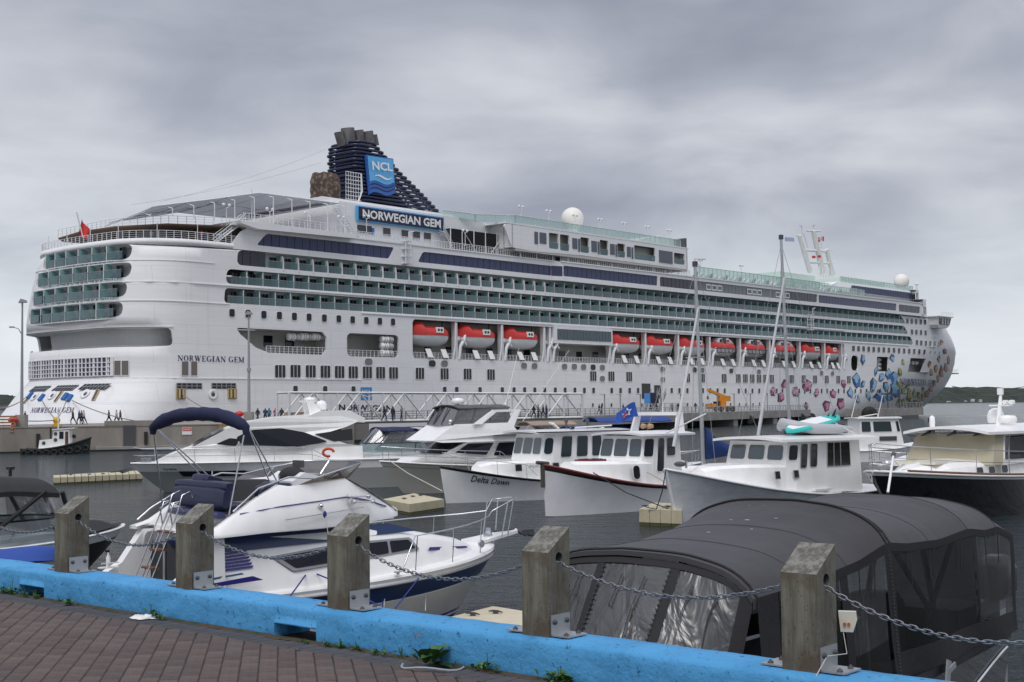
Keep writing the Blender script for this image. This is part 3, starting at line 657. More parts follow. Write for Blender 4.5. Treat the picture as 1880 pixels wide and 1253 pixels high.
for (px, py, w_, h_, k) in gems:
    f_ = 1.18 if k in 'bm' else 1.12; w_ *= f_; h_ *= f_ * .95
    n = rg.choice((5, 5, 6)); a0 = rg.random() * 2; rim = []; inn = []; mid = []; ox, oy = rg.uniform(-.25, .25) * w_, rg.uniform(-.3, .3) * h_
    for i in range(n):
        a = a0 + 2 * PI * (i + rg.uniform(-.22, .22)) / n; q = rg.uniform(.62, 1.3)
        for lst, f in ((rim, 1.0), (mid, .86), (inn, .42)): lst.append((px + (ox if f < .5 else 0) + w_ * f * q * cos(a), py + (oy if f < .5 else 0) + h_ * f * q * sin(a)))
    def P(p, off):
        u, z = hit(*p); return shell(min(u, 287.8), z, off)
    try:
        R0 = [P(p, .04) for p in rim]; R1 = [P(p, .07) for p in mid]; R2 = [P(p, .08) for p in inn]
    except Exception: continue
    mb = MB(); mb.add(R0, [tuple(range(n))], M_BLACK); mb2 = R1 + R2
    mb.add([P(p, .075) for p in inn], [tuple(range(n))], MATS['gem_%s_1' % k])
    for i in range(n): j = (i + 1) % n; mb.add([R1[i], R1[j], R2[j], R2[i]], [(0, 1, 2, 3)], MATS['gem_%s_%d' % (k, (i * 2 + i // 2) % 3)])
    if rg.random() < .35:
        for i in range(0, n, 2): q = R1[i] - R2[i]; c_ = sum(R2, Vector()) / n; d_ = Vector((.12, 0, .12)); mb.add([c_ + Vector((0, -.03, 0)), R1[i] + Vector((0, -.03, 0)) + d_, R1[i] + Vector((0, -.03, 0)) - d_], [(0, 1, 2)], M_LW)
    mb.build('painted_gem', None, SHIP)
# ---------------- superstructure above the hull plating ----------------
def sidewall(outl, holes_, y, m=M_SHIP, th=.25, name='wall_panel', rim=.35):
    mb = cdt_shell(outl, holes_, 6, 3, lambda a, b: Vector((a, y, b)), m, False)
    n = len(outl); mb.loft([[(p[0], y, p[1]) for p in outl], [(p[0], y + th, p[1]) for p in outl]], m, True, False, False)
    for h in holes_: mb.loft([[(p[0], y, p[1]) for p in h], [(p[0], y + rim, p[1]) for p in h]], m, True, False, False)
    return mb.build(name, m, SHIP)
def rnd_poly(pts, r=.5, k=3):
    out = []; n = len(pts)
    for i in range(n):
        p = Vector(pts[i]); a = Vector(pts[i - 1]) - p; b = Vector(pts[(i + 1) % n]) - p; ra = min(r, a.length * .45, b.length * .45); a.normalize(); b.normalize()
        q0, q1 = p + a * ra, p + b * ra
        for j in range(k + 1): t = j / k; out.append(tuple((q0 * (1 - t) + p * t) * (1 - t) + (p * (1 - t) + q1 * t) * t))
    return out
# bulwark at the stern, above the plating
bw = MB()
bw.loft([[shell(lerp(-44, 6, i / 60), z, o) for z, o in ((26.38, 0), (27.15, .02), (27.15, -.2), (26.38, -.2))] for i in range(61)], M_SHIP, True, True, True)
bw.build('bulwark', M_SHIP, SHIP)
# pane bands
w1 = rnd_poly([(3.2, 27.25), (29.0, 27.25), (30.1, 29.1), (5.0, 29.05)], .5)
w2 = rnd_poly([(35.2, 27.2), (69.6, 27.2), (69.6, 28.95), (36.4, 28.95)], .5)
sidewall([(-1.6, 26.4), (70.2, 26.4), (70.2, 29.75), (2.2, 29.75), (.6, 29.0), (-.9, 27.3)], [w1, w2], 0)
YB = -.7
w3 = rnd_poly([(71.2, 27.25), (100.5, 27.25), (100.5, 29.15), (71.2, 29.15)], .3); w4 = rnd_poly([(101.3, 27.2), (164.8, 27.2), (164.8, 29.1), (101.3, 29.1)], .3)
w5 = rnd_poly([(165.4, 27.2), (206.4, 27.2), (206.4, 29.0), (165.4, 29.0)], .3); w6 = rnd_poly([(207.7, 27.1), (220.4, 27.1), (220.4, 28.9), (207.7, 28.9)], .4)
# the step outwards at midships
st_ = MB(); st_.prism([(68.6, 0, 26.42), (70.9, YB, 26.42), (70.9, YB, 29.74), (68.6, 0, 29.74)], (.2, .6, 0), M_SHIP); st_.prism([(68.6, -.02, 27.2), (70.9, YB - .02, 27.2), (70.9, YB - .02, 29.0), (68.6, -.02, 29.0)], (.02, .01, 0), M_WINB); st_.build('wall_panel', M_SHIP, SHIP)
sidewall([(70.9, 26.4), (222, 26.4), (222, 29.75), (70.9, 29.75)], [w3, w4, w5, w6], YB)
GLW = mat('window_band_glass', (.036, .044, .11), .05, spec=.5, var=.25, vscale=.35); GLW2 = mat('window_band_glass_dark', (.018, .02, .03), .06, spec=.7)
pane = {}
def panes(s0, s1, z0, z1, y, m, wdt=1.42, skip=()):
    n = max(1, round((s1 - s0) / wdt)); w = (s1 - s0) / n; key = (round(w, 2), m.name, round(z1 - z0, 2))
    if key not in pane: pane[key] = MB().box((.04, 0, 0), (w - .04, .05, z1 - z0), m).mesh('pane')
    for i in range(n): o = obj('window_pane', pane[key], SHIP); o.location = (s0 + i * w, y + rb.uniform(0, .015), z0); o.rotation_euler = (0, 0, rb.uniform(-.008, .008))
bk = MB(); bk.box((2, .33, 26.6), (70, .4, 29.6), M_BLACK); bk.box((70.5, YB + .33, 26.6), (222, YB + .4, 29.6), M_BLACK); bk.build('window_backing', M_BLACK, SHIP)
panes(-.4, 5.0, 24.2, 26.3, .25, GLW2, 1.3); panes(3.2, 30.1, 27.25, 29.1, .18, GLW); panes(35.2, 69.6, 27.2, 28.95, .18, GLW); panes(71.2, 100.5, 27.25, 29.15, YB + .18, GLW); panes(101.3, 114, 27.2, 29.1, YB + .18, GLW2)
panes(114, 149, 27.2, 29.1, YB + .18, mat('see_through_pane', (.10, .115, .13), .05, spec=.8, var=.6, vscale=.25)); panes(149, 164.8, 27.2, 29.1, YB + .18, GLW2)
panes(165.4, 206.4, 27.2, 29.0, YB + .18, GLW); panes(207.7, 220.4, 27.1, 28.9, YB + .18, GLW2, 2.5)
for s in (118, 134, 146):    # pale frames seen through the panes
    f = MB()
    for k in range(3): f.loft([[(s + k * 2.1 + a, YB + .12, 27.5 + b) for a, b in ((0, 0), (1.9, 0), (1.9, 1.2), (0, 1.2))], [(s + k * 2.1 + a, YB + .12, 27.5 + b) for a, b in ((.25, .25), (1.65, .25), (1.65, .95), (.25, .95))]], M_WHITE2, True, False, False)
    f.build('window_frame', M_WHITE2, SHIP)
# rounded front of the superstructure
def front(u, z, y0, s0, ls, off=0):
    a = u * PI; return Vector((s0 + (ls + off) * sin(a), 16.1 - (16.1 - y0 + off) * cos(a), z))
fr = MB()
def fband(z0, z1, y0, s0, ls, m, off=0, lean=0, u0=0, u1=1, n=36): fr.grid(lambda a, b: front(lerp(u0, u1, a), lerp(z0, z1, b), y0, s0, ls + lean * b, off), n, 1, m)
fband(18.5, 27.0, .0, 222, 12, M_SHIP); fband(27.0, 29.0, YB, 222, 12.5, M_WINB, 0, -.2); fband(29.0, 31.0, YB, 222, 12.4, M_SHIP, .12); fband(26.3, 27.05, YB, 222, 12.5, M_SHIP, .15)
fband(31.0, 32.9, 1.2, 222, 11.5, M_WIN, 0, -1.2); fband(32.8, 33.6, 1.2, 222, 10.3, M_SHIP, .25); fband(30.9, 31.1, 0, 222, 12, M_SHIP, .1)
for i in range(15):
    a = i / 30
    for z0, z1, y0, ls, l2 in ((27, 29, YB, 12.5, -.2), (31, 32.9, 1.2, 11.5, -1.2)):
        p = front(a, z0, y0, 222, ls, .06); q = front(a, z1, y0, 222, ls + l2, .06); fr.tube([p, q], .07 if i % 3 else .16, M_SHIP, 4)
for zt, y0, ls in ((31.0, YB, 12.4), (33.6, 1.2, 10.3), (26.42, 0, 12)): fr.add([front(i / 24, zt, y0, 222, ls) for i in range(25)], [tuple(range(25))], M_SHIP)
fr.build('bridge_front', M_SHIP, SHIP)
# bridge wing
bwg = MB()
bwg.prism([(227.5, -2.6, 26.6), (236, -2.6, 26.6), (235, -2.4, 24.4), (233.5, -2.2, 23.6), (228.5, -2.2, 23.6), (227.8, -2.4, 24.4)], (0, 6, 0), M_SHIP)
bwg.prism([(228.1, -2.72, 26.2), (235.3, -2.72, 26.2), (234.6, -2.6, 24.6), (228.4, -2.6, 24.6)], (0, .1, 0), M_WIN); bwg.prism([(236.05, -2.2, 26.2), (236.05, 1.5, 26.2), (235.2, 1.5, 24.6), (235.2, -2.2, 24.6)], (.05, 0, 0), M_WIN)
for s in (229.8, 231.5, 233.2): bwg.box((s, -2.8, 24.6), (s + .18, -2.6, 26.3), M_SHIP)
bwg.box((227, -3, 26.55), (236.6, 3.5, 26.75), M_SHIP)
bwg.build('bridge_wing', M_SHIP, SHIP)
def rail(pts, h=1.05, step=1.4, r=.035, m=None, bars=3, name='railing', parent=SHIP, kind=None):
    m = m or M_WHITE2; mb = MB(); P = [Vector(p) for p in pts]
    for k in range(bars): z = h * (k + 1) / bars; mb.tube([p + Vector((0, 0, z)) for p in P], r if k == bars - 1 else r * .6, m, 4)
    acc = 0
    for a, b in zip(P, P[1:]):
        L_ = (b - a).length; t = acc
        while t < L_: p = a.lerp(b, t / L_); mb.box((p.x - r, p.y - r, p.z), (p.x + r, p.y + r, p.z + h), m); t += step
        acc = t - L_
    return mb.build(name, m, parent, kind=kind)
rail([(236.3, -2.8, 26.75), (229, -2.8, 26.75)]); rail([shell(lerp(-43, 8, i / 50), 27.15, -.1) for i in range(51)], step=1.0, bars=4)
# deck at 29.8: white edge and railings
ed = MB(); ed.box((-1, -.15, 29.75), (70.5, .5, 29.95), M_SHIP); ed.box((70.5, YB - .15, 29.75), (222, YB + .5, 29.95), M_SHIP); ed.box((1, .5, 29.6), (222, 31, 29.75), M_DECK); ed.box((-9, 4, 26.9), (60, 30, 27.0), M_DECK)
ed.prism([(-.6, -1.3, 30.3), (20.9, -1.3, 30.3), (20.9, -1.3, 29.6), (2.5, -1.3, 29.35), (-.4, -1.3, 29.9)], (0, 8, 0), M_SHIP)    # cantilevered pool terrace
ed.build('deck_edge', M_SHIP, SHIP)
M_AWN = mat('brown_awning', (.13, .085, .06), .8, var=.15)
aw = MB(); aw.prism([(-11.5, 27.5, 29.35), (-12.5, 20, 29.5), (-12, 12, 29.5), (-8.5, 4.5, 29.5), (-2, 1.2, 29.5), (4, 1.2, 29.5), (4, 30.5, 29.5), (-9, 30.5, 29.4)], (0, 0, .18), M_AWN); aw.box((0, 5.5, 27), (.2, 28, 29.5), M_AWN); aw.box((0, 1.6, 27), (3, 5.5, 29.5), M_DGREY)
aw.build('awning', M_AWN, SHIP)
ps = MB()
for u in range(-42, 7, 6): p = shell(u, 27, -.6); ps.cyl(p, p + Vector((0, 0, 2.4)), .06, M_WHITE2, 6)
ps.build('awning_post', M_WHITE2, SHIP)
rail([(-11.5, 27.5, 29.68), (-12, 12, 29.68), (-8.5, 4.5, 29.68), (-2, 1.2, 29.68), (3, .2, 29.9)], step=1.2); rail([(0, -1.2, 30.3), (20.8, -1.2, 30.3)], step=1.0, h=1.1)
rail([(21, .1, 29.95), (70, .1, 29.95)], step=.6, bars=4); rail([(70.6, YB + .1, 29.95), (112, YB + .1, 29.95)], step=.6, bars=4)
def glassrail(pts, h=1.3, step=2.0, name='glass_railing', m=None):
    mb = MB(); P = [Vector(p) for p in pts]; M_GP = mat('screen_post', (.50, .62, .58), .5)
    for a, b in zip(P, P[1:]):
        mb.add([a, b, b + Vector((0, 0, h)), a + Vector((0, 0, h))], [(0, 1, 2, 3)], m or glassmat('pale_screen', (.66, .80, .76), .08, diff=(.5, .66, .6), dfac=.3)); n = max(1, int((b - a).length / step))
        for i in range(n + 1): p = a.lerp(b, i / n) - Vector((0, .03, 0)); mb.box((p.x - .05, p.y - .05, p.z), (p.x + .05, p.y + .05, p.z + h + .05), M_GP)
        mb.tube([a + Vector((0, -.03, h)), b + Vector((0, -.03, h))], .06, M_GP, 4)
    return mb.build(name, None, SHIP)
glassrail([(114, YB + .1, 29.95), (166, YB + .1, 29.95)], 2.1, 1.6); glassrail([(150, .6, 29.95), (188, .6, 29.95), (193, 1.4, 29.95)], 1.8, 1.2)
# forward upper tiers
ft = MB(); ft.box((148, 2.6, 29.8), (224, 29.6, 31.0), M_SHIP); ft.prism([(176, 1.9, 31.0), (223, 1.9, 31.0), (223, 2.7, 33.4), (182, 2.7, 33.4), (176, 2.0, 32.0)], (0, 26, 0), M_SHIP)
ft.prism([(186, 1.82, 31.3), (222.5, 1.82, 31.1), (222.5, 2.3, 32.85), (188.5, 2.42, 32.85)], (0, .1, 0), M_WINB)
for i in range(25): s = 187.5 + i * 1.45; ft.tube([(s, 1.76, 31.2), (s + .5, 2.25, 32.9)], .04, M_DGREY, 4)
ft.box((152, 6, 31), (188, 26, 33.2), mat('pale_green_house', (.55, .66, .60), .5)); ft.box((165, 9, 33), (182, 24, 35.2), MATS['pale_green_house'])
for s in (176, 178, 196, 199, 203, 207): ft.box((s, 5.9, 31.6), (s + .9, 5.98, 32.9), M_DGREY)
ft.box((188, 5, 33.4), (212, 24, 34.9), MATS['pale_green_house'])
ft.build('upper_tier', M_SHIP, SHIP)
glassrail([(152, 2.8, 31.0), (178, 2.8, 31.0)], 1.6, 1.4); glassrail([(183, 2.9, 33.4), (224, 2.9, 33.4), (231, 9, 33.4)], 1.35, 1.5)
# loungers seen through the forward screens
lg = MB()
for i in range(34): s = 116 + i * 1.9; lg.prism([(s, .8, 30.4), (s + .9, .8, 30.3), (s + 1.3, .8, 31.3)], (0, .6, 0), M_WHITE2 if i % 3 else M_DGREY)
lg.build('sun_lounger', M_WHITE2, SHIP)
# funnel house and name board
fh = MB(); fh.prism([(20.8, 4, 29.8), (62, 4, 29.8), (62, 4, 34.2), (54, 4, 36.1), (22.5, 4, 36.0), (20.8, 4, 35.4)], (0, 24, 0), M_SHIP); fh.box((20.6, 6, 35.9), (50, 26, 36.8), M_SHIP); fh.build('funnel_house', M_SHIP, SHIP)
for px in (662, 675, 709.5, 743, 764, 784):
    s, z = sh(px, 426 + (px - 709) * .115, 4); MB().box((-.8, -.06, -.6), (.8, .02, .6), M_DGREY).box((-.9, -.03, -.7), (.9, .01, .7), M_SHIP).build('window', None, SHIP, loc=(s, 3.95, z))
s, z = sh(683, 425, 4); MB().box((-.4, -.06, -.5), (.4, .02, .5), mat('notice_blue', (.05, .15, .5), .5)).build('notice', None, SHIP, loc=(s, 3.95, z))
NB = MB(); NB.box((25.6, 3.5, 33.25), (44.9, 3.9, 35.65), mat('sign_light_blue', (.10, .36, .68), .4)); NB.box((25.85, 3.4, 33.45), (44.65, 3.55, 35.45), M_NAVY); nb = NB.build('name_board', None, SHIP)
geo = text_geo('NORWEGIAN GEM', bold=.034); letter_mesh(geo, lambda a, b: (26.5 + 17.5 * a, 3.33, 33.75 + 1.4 * b), M_LW).build('lettering', M_LW, nb)
# funnel: core, horizontal rings, pipes, badge
FZ = [36.4, 38.5, 41, 43.5, 46, 48.0]
fL = [(36.4, 34.6), (41, 33.4), (44, 32.7), (47, 32.6), (48, 33.2)]; fR = [(36.4, 55.6), (38.8, 52.5), (41.5, 48.3), (44, 44.0), (46, 41.0), (48, 38.2)]
core = MB(); core.loft([[(x, y, z) for x, y in rrect(interp(fL, z) + .9, 12.9, max(interp(fL, z) + 4, min(interp(fR, z) - .35 * (interp(fR, z) - interp(fL, z)), 47)), 18.6, 1.2)] for z in FZ], M_NAVY)
core.build('funnel', M_NAVY, SHIP)
nr = 20
for i in range(nr):
    z = lerp(36.7, 48.1, i / (nr - 1)); a, b = interp(fL, z) + (.35 if i % 2 else 0), interp(fR, z); pts = [(x, y, z) for x, y in rrect(a, 11.9, b, 19.3, 1.3)]
    MB().tube(pts, .235, M_NAVY, 6, closed=True).build('funnel_ring', M_NAVY, SHIP)
st2 = MB()
for f in (.62, .74, .86, .95):
    st2.tube([(lerp(interp(fL, z), interp(fR, z), f), 12.3, z) for z in (36.5, 40, 44 if f < .9 else 42)], .13, M_NAVY, 5); st2.tube([(lerp(interp(fL, z), interp(fR, z), f), 18.9, z) for z in (36.5, 40, 44 if f < .9 else 42)], .13, M_NAVY, 5)
st2.build('funnel_strut', M_NAVY, SHIP)
M_PIPE = mat('sooty_pipe', (.16, .15, .15), .5, .5, var=.5, vscale=.8, stretch=(1, 1, .3))
for px0, px1, yt, r in ((621, 628, 243, .75), (638, 641, 236, 1.15), (656, 660, 240, 1.05), (673, 677, 242, 1.1), (686, 690, 248, .6)):
    a = sh(px1, 268, 15); b = sh(px0, yt, 15); MB().cyl((a[0], 15, a[1]), (b[0], 15, b[1]), r, M_PIPE, 14).cyl((b[0], 15, b[1] - .1), (b[0] - .03, 15, b[1] + .02), r * .85, M_BLACK, 14).build('exhaust_pipe', None, SHIP)
# badge
bs = [sh(x, y, 11) for x, y in ((674, 284), (723.5, 291.5), (728, 355), (681, 357))]
def bp(a, b, off=0):
    t = Vector(bs[0]).lerp(Vector(bs[1]), a); q = Vector(bs[3]).lerp(Vector(bs[2]), a); p = q.lerp(t, b); return (p.x, 11.2 - off, p.y)
bd = MB(); wave = lambda a: .055 * sin(a * 2 * PI + .4)
M_LB = mat('badge_light_blue', (.12, .42, .74), .4); M_DB = mat('badge_mid_blue', (.035, .12, .40), .4)
bd.grid(lambda a, b: bp(a, lerp(.0 + wave(a), 1, b)), 18, 1, M_DB, False); bd.grid(lambda a, b: bp(a, lerp(.0 + wave(a), 1, b), -.5), 18, 1, M_DB, False)
bd.loft([[bp(a, 1), bp(a, 1, -.5)] for a in (0, 1)], M_DB, False, False, False); bd.loft([[bp(0, x), bp(0, x, -.5)] for x in (0, 1)], M_DB, False, False, False)
bd.grid(lambda a, b: bp(lerp(.03, .97, a), lerp(.30 + wave(a), .975, b), .06), 18, 1, M_LB, False)
for q in (.10, .20): bd.grid(lambda a, b: bp(lerp(.03, .97, a), q + wave(a) + b * .03, .05), 18, 1, M_NAVY, False)
badge = bd.build('badge', None, SHIP)
letter_mesh(text_geo('NCL', bold=.03), lambda a, b: bp(.13 + .76 * a, .62 + .23 * b, .35), M_LW).build('lettering', M_LW, badge)
wl = MB()
for off in (.3, .12): wl.grid(lambda a, b: bp(lerp(.18, .88, a), .44 + .05 * sin(a * 2 * PI + .2) + (b - .5) * .05 * sin(a * PI), off), 16, 2, M_LW)
wl.build('wave_emblem', M_LW, badge)
# climbing rock and cage
ro = MB(); M_ROCK = mat('climbing_rock', (.24, .18, .13), .95, bump=.9, bscale=2.5, col2=(.07, .05, .04), thr=(.35, .5), vscale=1.6)
rr_ = random.Random(5); jz = {}
def rock(a, b):
    k = (round(a * 16) % 16, round(b * 9)); j = jz.setdefault(k, rr_.uniform(-.26, .26)); an = a * 2 * PI; w = interp([(0, 2.6), (.5, 2.9), (.9, 2.8), (1, 2.1)], b) + j
    return Vector((25.0 + w * cos(an) * .85 - .2 * b, 10.3 + w * .8 * sin(an), 35.2 + 6.1 * b + (.3 * j if b == 1 else 0)))
ro.grid(rock, 16, 9, M_ROCK, True); ro.add([rock(i / 16, 1) for i in range(16)], [tuple(range(16))], M_ROCK); ro.build('climbing_rock', M_ROCK, SHIP)
MB().box((23.0, 8, 30), (25.8, 12.5, 35.6), M_GREY).build('rock_pedestal', M_GREY, SHIP)
cg = MB()
for i in range(8): z = lerp(37.4, 41.8, i / 7); cg.tube([(27.4, 8.2, z), (30.6, 8.2, z)], .05, M_WHITE2, 4)
for i in range(7): x = lerp(27.4, 30.6, i / 6); cg.tube([(x - (.5 if i == 6 else 0), 8.2, 37), (x, 8.2, 38.8), (x, 8.2, 41.8)], .05, M_WHITE2, 4)
cg.tube([(30.6, 8.1, 41.8), (30.8, 8.1, 39), (29.8, 8.1, 36.8)], .13, M_WHITE2, 5); cg.build('ladder_cage', M_WHITE2, SHIP)
# aft mesh canopy on posts
M_MESH = glassmat('shade_mesh', (.55, .56, .60), .0, rough=.8, diff=(.34, .35, .38), dfac=.5)
cn = MB()
def can(a, b):
    y = lerp(1.5, 24, b); s = lerp(-14 + 8 * b, 20, a); ridge = .3 * abs(sin(a * PI * 6)) * sin(b * PI); z = interp([(-14, 30.9), (-4, 33.0), (5, 35.0), (20, 35.1)], s) - ridge - .12 * (b * 24 - 1) * (1 if s < 5 else .4) * .25
    if a < .02: z -= .6
    return Vector((s, y, z))
cn.grid(can, 30, 8, M_MESH, False); cn.build('shade_canopy', M_MESH, SHIP)
cp = MB()
for i in range(11): a = i / 10; p = can(a, 0); cp.cyl((p.x, .2, 30), (p.x, .2, p.z - .6), .08, M_WHITE2, 6); cp.tube([(p.x, .2, p.z - .6), (p.x + .6, 3.0, can(a, .06).z + .1)], .07, M_WHITE2, 5)
for b in (0, .5, 1): cp.tube([can(i / 20, b) + Vector((0, 0, .06)) for i in range(1, 21)], .07, M_WHITE2, 4)
for i in range(0, 21, 4): cp.tube([can(i / 20, j / 8) + Vector((0, 0, .05)) for j in range(9)], .05, M_WHITE2, 4)
p = sh(462, 348, 4); cp.cyl((p[0], 4, 30), (p[0], 4, p[1]), .1, M_WHITE2, 6); cp.build('canopy_frame', M_WHITE2, SHIP)
# stairs aft
def stair(a, b, w=1.0, n=12, m=None, name='stairway'):
    mb = MB(); a = Vector(a); b = Vector(b)
    for o in (0, w):
        mb.tube([a + Vector((0, o, 0)), b + Vector((0, o, 0))], .1, M_WHITE2, 4)
        for h in (.5, 1.0): mb.tube([a + Vector((0, o, h)), b + Vector((0, o, h))], .04, M_WHITE2, 4)
    for i in range(n): p = a.lerp(b, i / n); mb.box((p.x - .15, p.y, p.z), (p.x + .15, p.y + w, p.z + .06), M_WHITE2); mb.box((p.x - .02, p.y, p.z), (p.x + .02, p.y + .04, p.z + 1), M_WHITE2)
    return mb.build(name, M_WHITE2, SHIP)
stair((-3.4, .3, 27.1), (1.6, .3, 30.6)); stair((20.9, 2.6, 34.6), (25.2, 2.6, 30.2)); stair((62, 1.2, 32.0), (66, 1.2, 35.3)); stair((43.5, 2.2, 33.0), (46, 2.2, 30.0))
# caged sports court forward of the name board
ct = MB(); M_NET = glassmat('court_net', (.45, .45, .46), 0, .8, diff=(.05, .05, .055), dfac=.55)
ct.box((45, 2.2, 30.0), (56.5, 2.24, 33.7), M_NET); ct.box((45, 2.2, 33.7), (56.5, 12, 33.74), M_NET); ct.box((45, 12, 30), (56.5, 12.1, 33.7), M_DGREY)
for s in (45, 47.8, 50.7, 53.6, 56.5): ct.cyl((s, 2.1, 29.9), (s, 2.1, 33.9), .09, M_WHITE2, 6)
ct.tube([(48, 2.0, 33.5), (51.5, 2.0, 29.9)], .08, M_WHITE2, 4); ct.tube([(54.5, 2.0, 29.9), (57.5, 2.0, 33.0)], .08, M_WHITE2, 4); ct.build('sports_court_cage', None, SHIP)
# villa block
vb_ = MB()
vb = rnd_poly([(57, 31.3), (62, 31.0), (76.5, 31.35), (110.8, 31.1), (110.8, 35.35), (56, 35.35), (55, 34.9)], .4)
vh = [R(s0, z0, s1, z1, .3) for s0, s1, z0, z1 in ((67.0, 69.7, 31.9, 34.7), (70.1, 72.8, 31.8, 34.7), (76.0, 78.6, 31.9, 34.7), (81.8, 84.4, 31.9, 34.7), (87.2, 89.7, 31.9, 34.5), (92.6, 99.6, 31.9, 34.6), (106.0, 109.8, 32.0, 34.2))]
sidewall(vb, vh, -.9, name='villa_wall')
vb_.box((58, -.86, 30.8), (110.7, 14, 31.3), M_PROM); vb_.box((57, .8, 31.3), (110.6, 1, 35.3), M_PROM); vb_.box((110.4, -.9, 31.1), (110.8, 13, 35.3), M_SHIP); vb_.box((55.5, -.95, 35.3), (111.2, 13, 35.55), M_SHIP); vb_.box((57, -.9, 31.3), (57.3, 13, 35.3), M_SHIP)
vb_.prism([(99, 2, 35.5), (110.5, 2, 35.5), (110.5, 2, 37.6), (106, 2, 37.9), (99, 2, 36.6)], (0, 9, 0), M_SHIP); vb_.box((110.45, -.7, 35.5), (110.9, 6, 37.5), M_DGREY)
vb_.box((56, 8, 30), (109, 8.2, 31.1), M_PROM)
for i in range(12): s = 60 + i * 4.4; vb_.cyl((s, -.2, 29.9), (s, -.2, 31.2), .1, M_SHIP, 6)
vb_.build('villa_block', M_SHIP, SHIP)
for s0, s1, z0, z1 in ((63, 63.9, 32.4, 34.5), (64.4, 66.2, 32.6, 34.5), (73.6, 75.0, 32.4, 34.3), (75.3, 75.8, 32.0, 34.3), (79.2, 80.8, 32.3, 34.3), (81.1, 81.6, 32, 34.3), (84.9, 86.3, 32.2, 34.2), (86.6, 87, 31.9, 34.2), (90.2, 91.4, 32.2, 34.1), (91.7, 92.2, 31.9, 34.1), (100.8, 105.4, 31.9, 34.3)):
    MB().box((s0, -1.0, z0), (s1, -.85, z1), mat('villa_glass', (.10, .11, .14), .1)).build('window', None, SHIP)
for s0, s1 in ((67.0, 69.7), (70.1, 72.8), (76, 78.6), (81.8, 84.4), (87.2, 89.7), (92.6, 99.6), (106, 109.8)):
    MB().add([(s0, -.8, 31.9), (s1, -.8, 31.9), (s1, -.8, 33.0), (s0, -.8, 33.0)], [(0, 1, 2, 3)], GLT).box((s0, -.85, 33), (s1, -.78, 33.06), M_GREY).build('glass_panel', None, SHIP)
glassrail([(58, -.8, 35.55), (108.5, -.8, 35.55)], 1.35, 1.7); glassrail([(58, -.8, 35.55), (52, 3, 35.55), (46, 5, 35.9)], 1.3, 1.6)
# radomes, mast, lamps
def dome(s, y, z, r, pr=1.2): MB().ball((s, y, z), r, mat('radome_white', (.78, .76, .70), .5), 24, 14).lathe([(r * .55, z - r - pr), (r * .6, z - r * .7)], (s, y, 0), M_SHIP, 14).build('radome', None, SHIP)
s, z = sh(1051, 402, 14); dome(s, 14, z, 2.25); s, z = sh(1655, 517, 12); dome(s, 12, z, 2.1); s, z = sh(1683, 522, 12); dome(s, 12, z, .45, 1.5)
MA = MB(); MM = lambda x, y: (lambda q: (q[0], 16, q[1]))(sh(x, y, 16))
M_MAST = mat('mast_cream', (.72, .71, .69), .5)
def leg(p0, p1, r0, r1, dy=0):
    a = Vector(MM(*p0)); b = Vector(MM(*p1)); MA.tube([a + Vector((0, dy, 0)), b + Vector((0, dy, 0))], [r0, r1], M_MAST, 10)
leg((1487, 498), (1467, 433), .7, .5, 0); leg((1511, 502), (1493, 424), .85, .6, 0); leg((1529, 505), (1517, 458), .7, .5, 0); leg((1499, 500), (1492, 462), .5, .4, 2)
for a, b, r in (((1478, 460), (1518, 462), .35), ((1483, 482), (1527, 484), .35), ((1480, 424), (1505, 425), .25), ((1460, 433), (1472, 433), .2), ((1516, 460), (1529, 459), .15)): MA.tube([MM(*a), MM(*b)], r, M_MAST, 6)
for a, b in (((1494, 424), (1493, 413)), ((1473, 433), (1471, 413)), ((1483, 455), (1475, 428)), ((1504, 450), (1504, 436)), ((1509, 456), (1508, 447))): MA.tube([MM(*a), MM(*b)], .13, M_MAST, 5)
for a in ((1469, 415), (1494, 414), (1505, 440)): p = MM(*a); MA.box((p[0] - .9, 15.8, p[2] - .05), (p[0] + .9, 16.2, p[2] + .08), M_MAST)
for a in ((1487, 473), (1497, 472)): p = MM(*a); MA.box((p[0] - .4, 14.6, p[2] - .3), (p[0] + .4, 15.2, p[2] + .3), M_RED)
for i in range(5): z = MM(1500, 500)[2]; MA.box((190 + i * 1.6, 12, z - 2), (190.5 + i * 1.6, 12.2, z + 1), M_MAST)
MA.build('mast', M_MAST, SHIP)
lm = MB(); lm.cyl((0, 0, 0), (0, 0, 2.2), .06, M_WHITE2, 5); lm.tube([(-.5, 0, 2.5), (0, 0, 2.0), (.5, 0, 2.5)], .05, M_WHITE2, 4); lm.ball((-.5, 0, 2.5), .25, M_WHITE2, 8, 5); lm.ball((.5, 0, 2.5), .25, M_WHITE2, 8, 5); LMM = lm.mesh('lamp')
for x, y, z in [(-1.5, .6, 30), (6, .5, 30.2), (13, .5, 30.3), (19.5, .5, 30.4), (27, 3, 31.5), (48, 1.6, 31.0)] + [(60 + i * 7.5, -.5, 36.1) for i in range(7)] + [(76 + i * 6, -.3, 29.9) for i in range(6)] + [(120, 2, 31.5), (136, 2, 31.5)]:
    o = obj('deck_lamp', LMM, SHIP); o.location = (x, y, z)
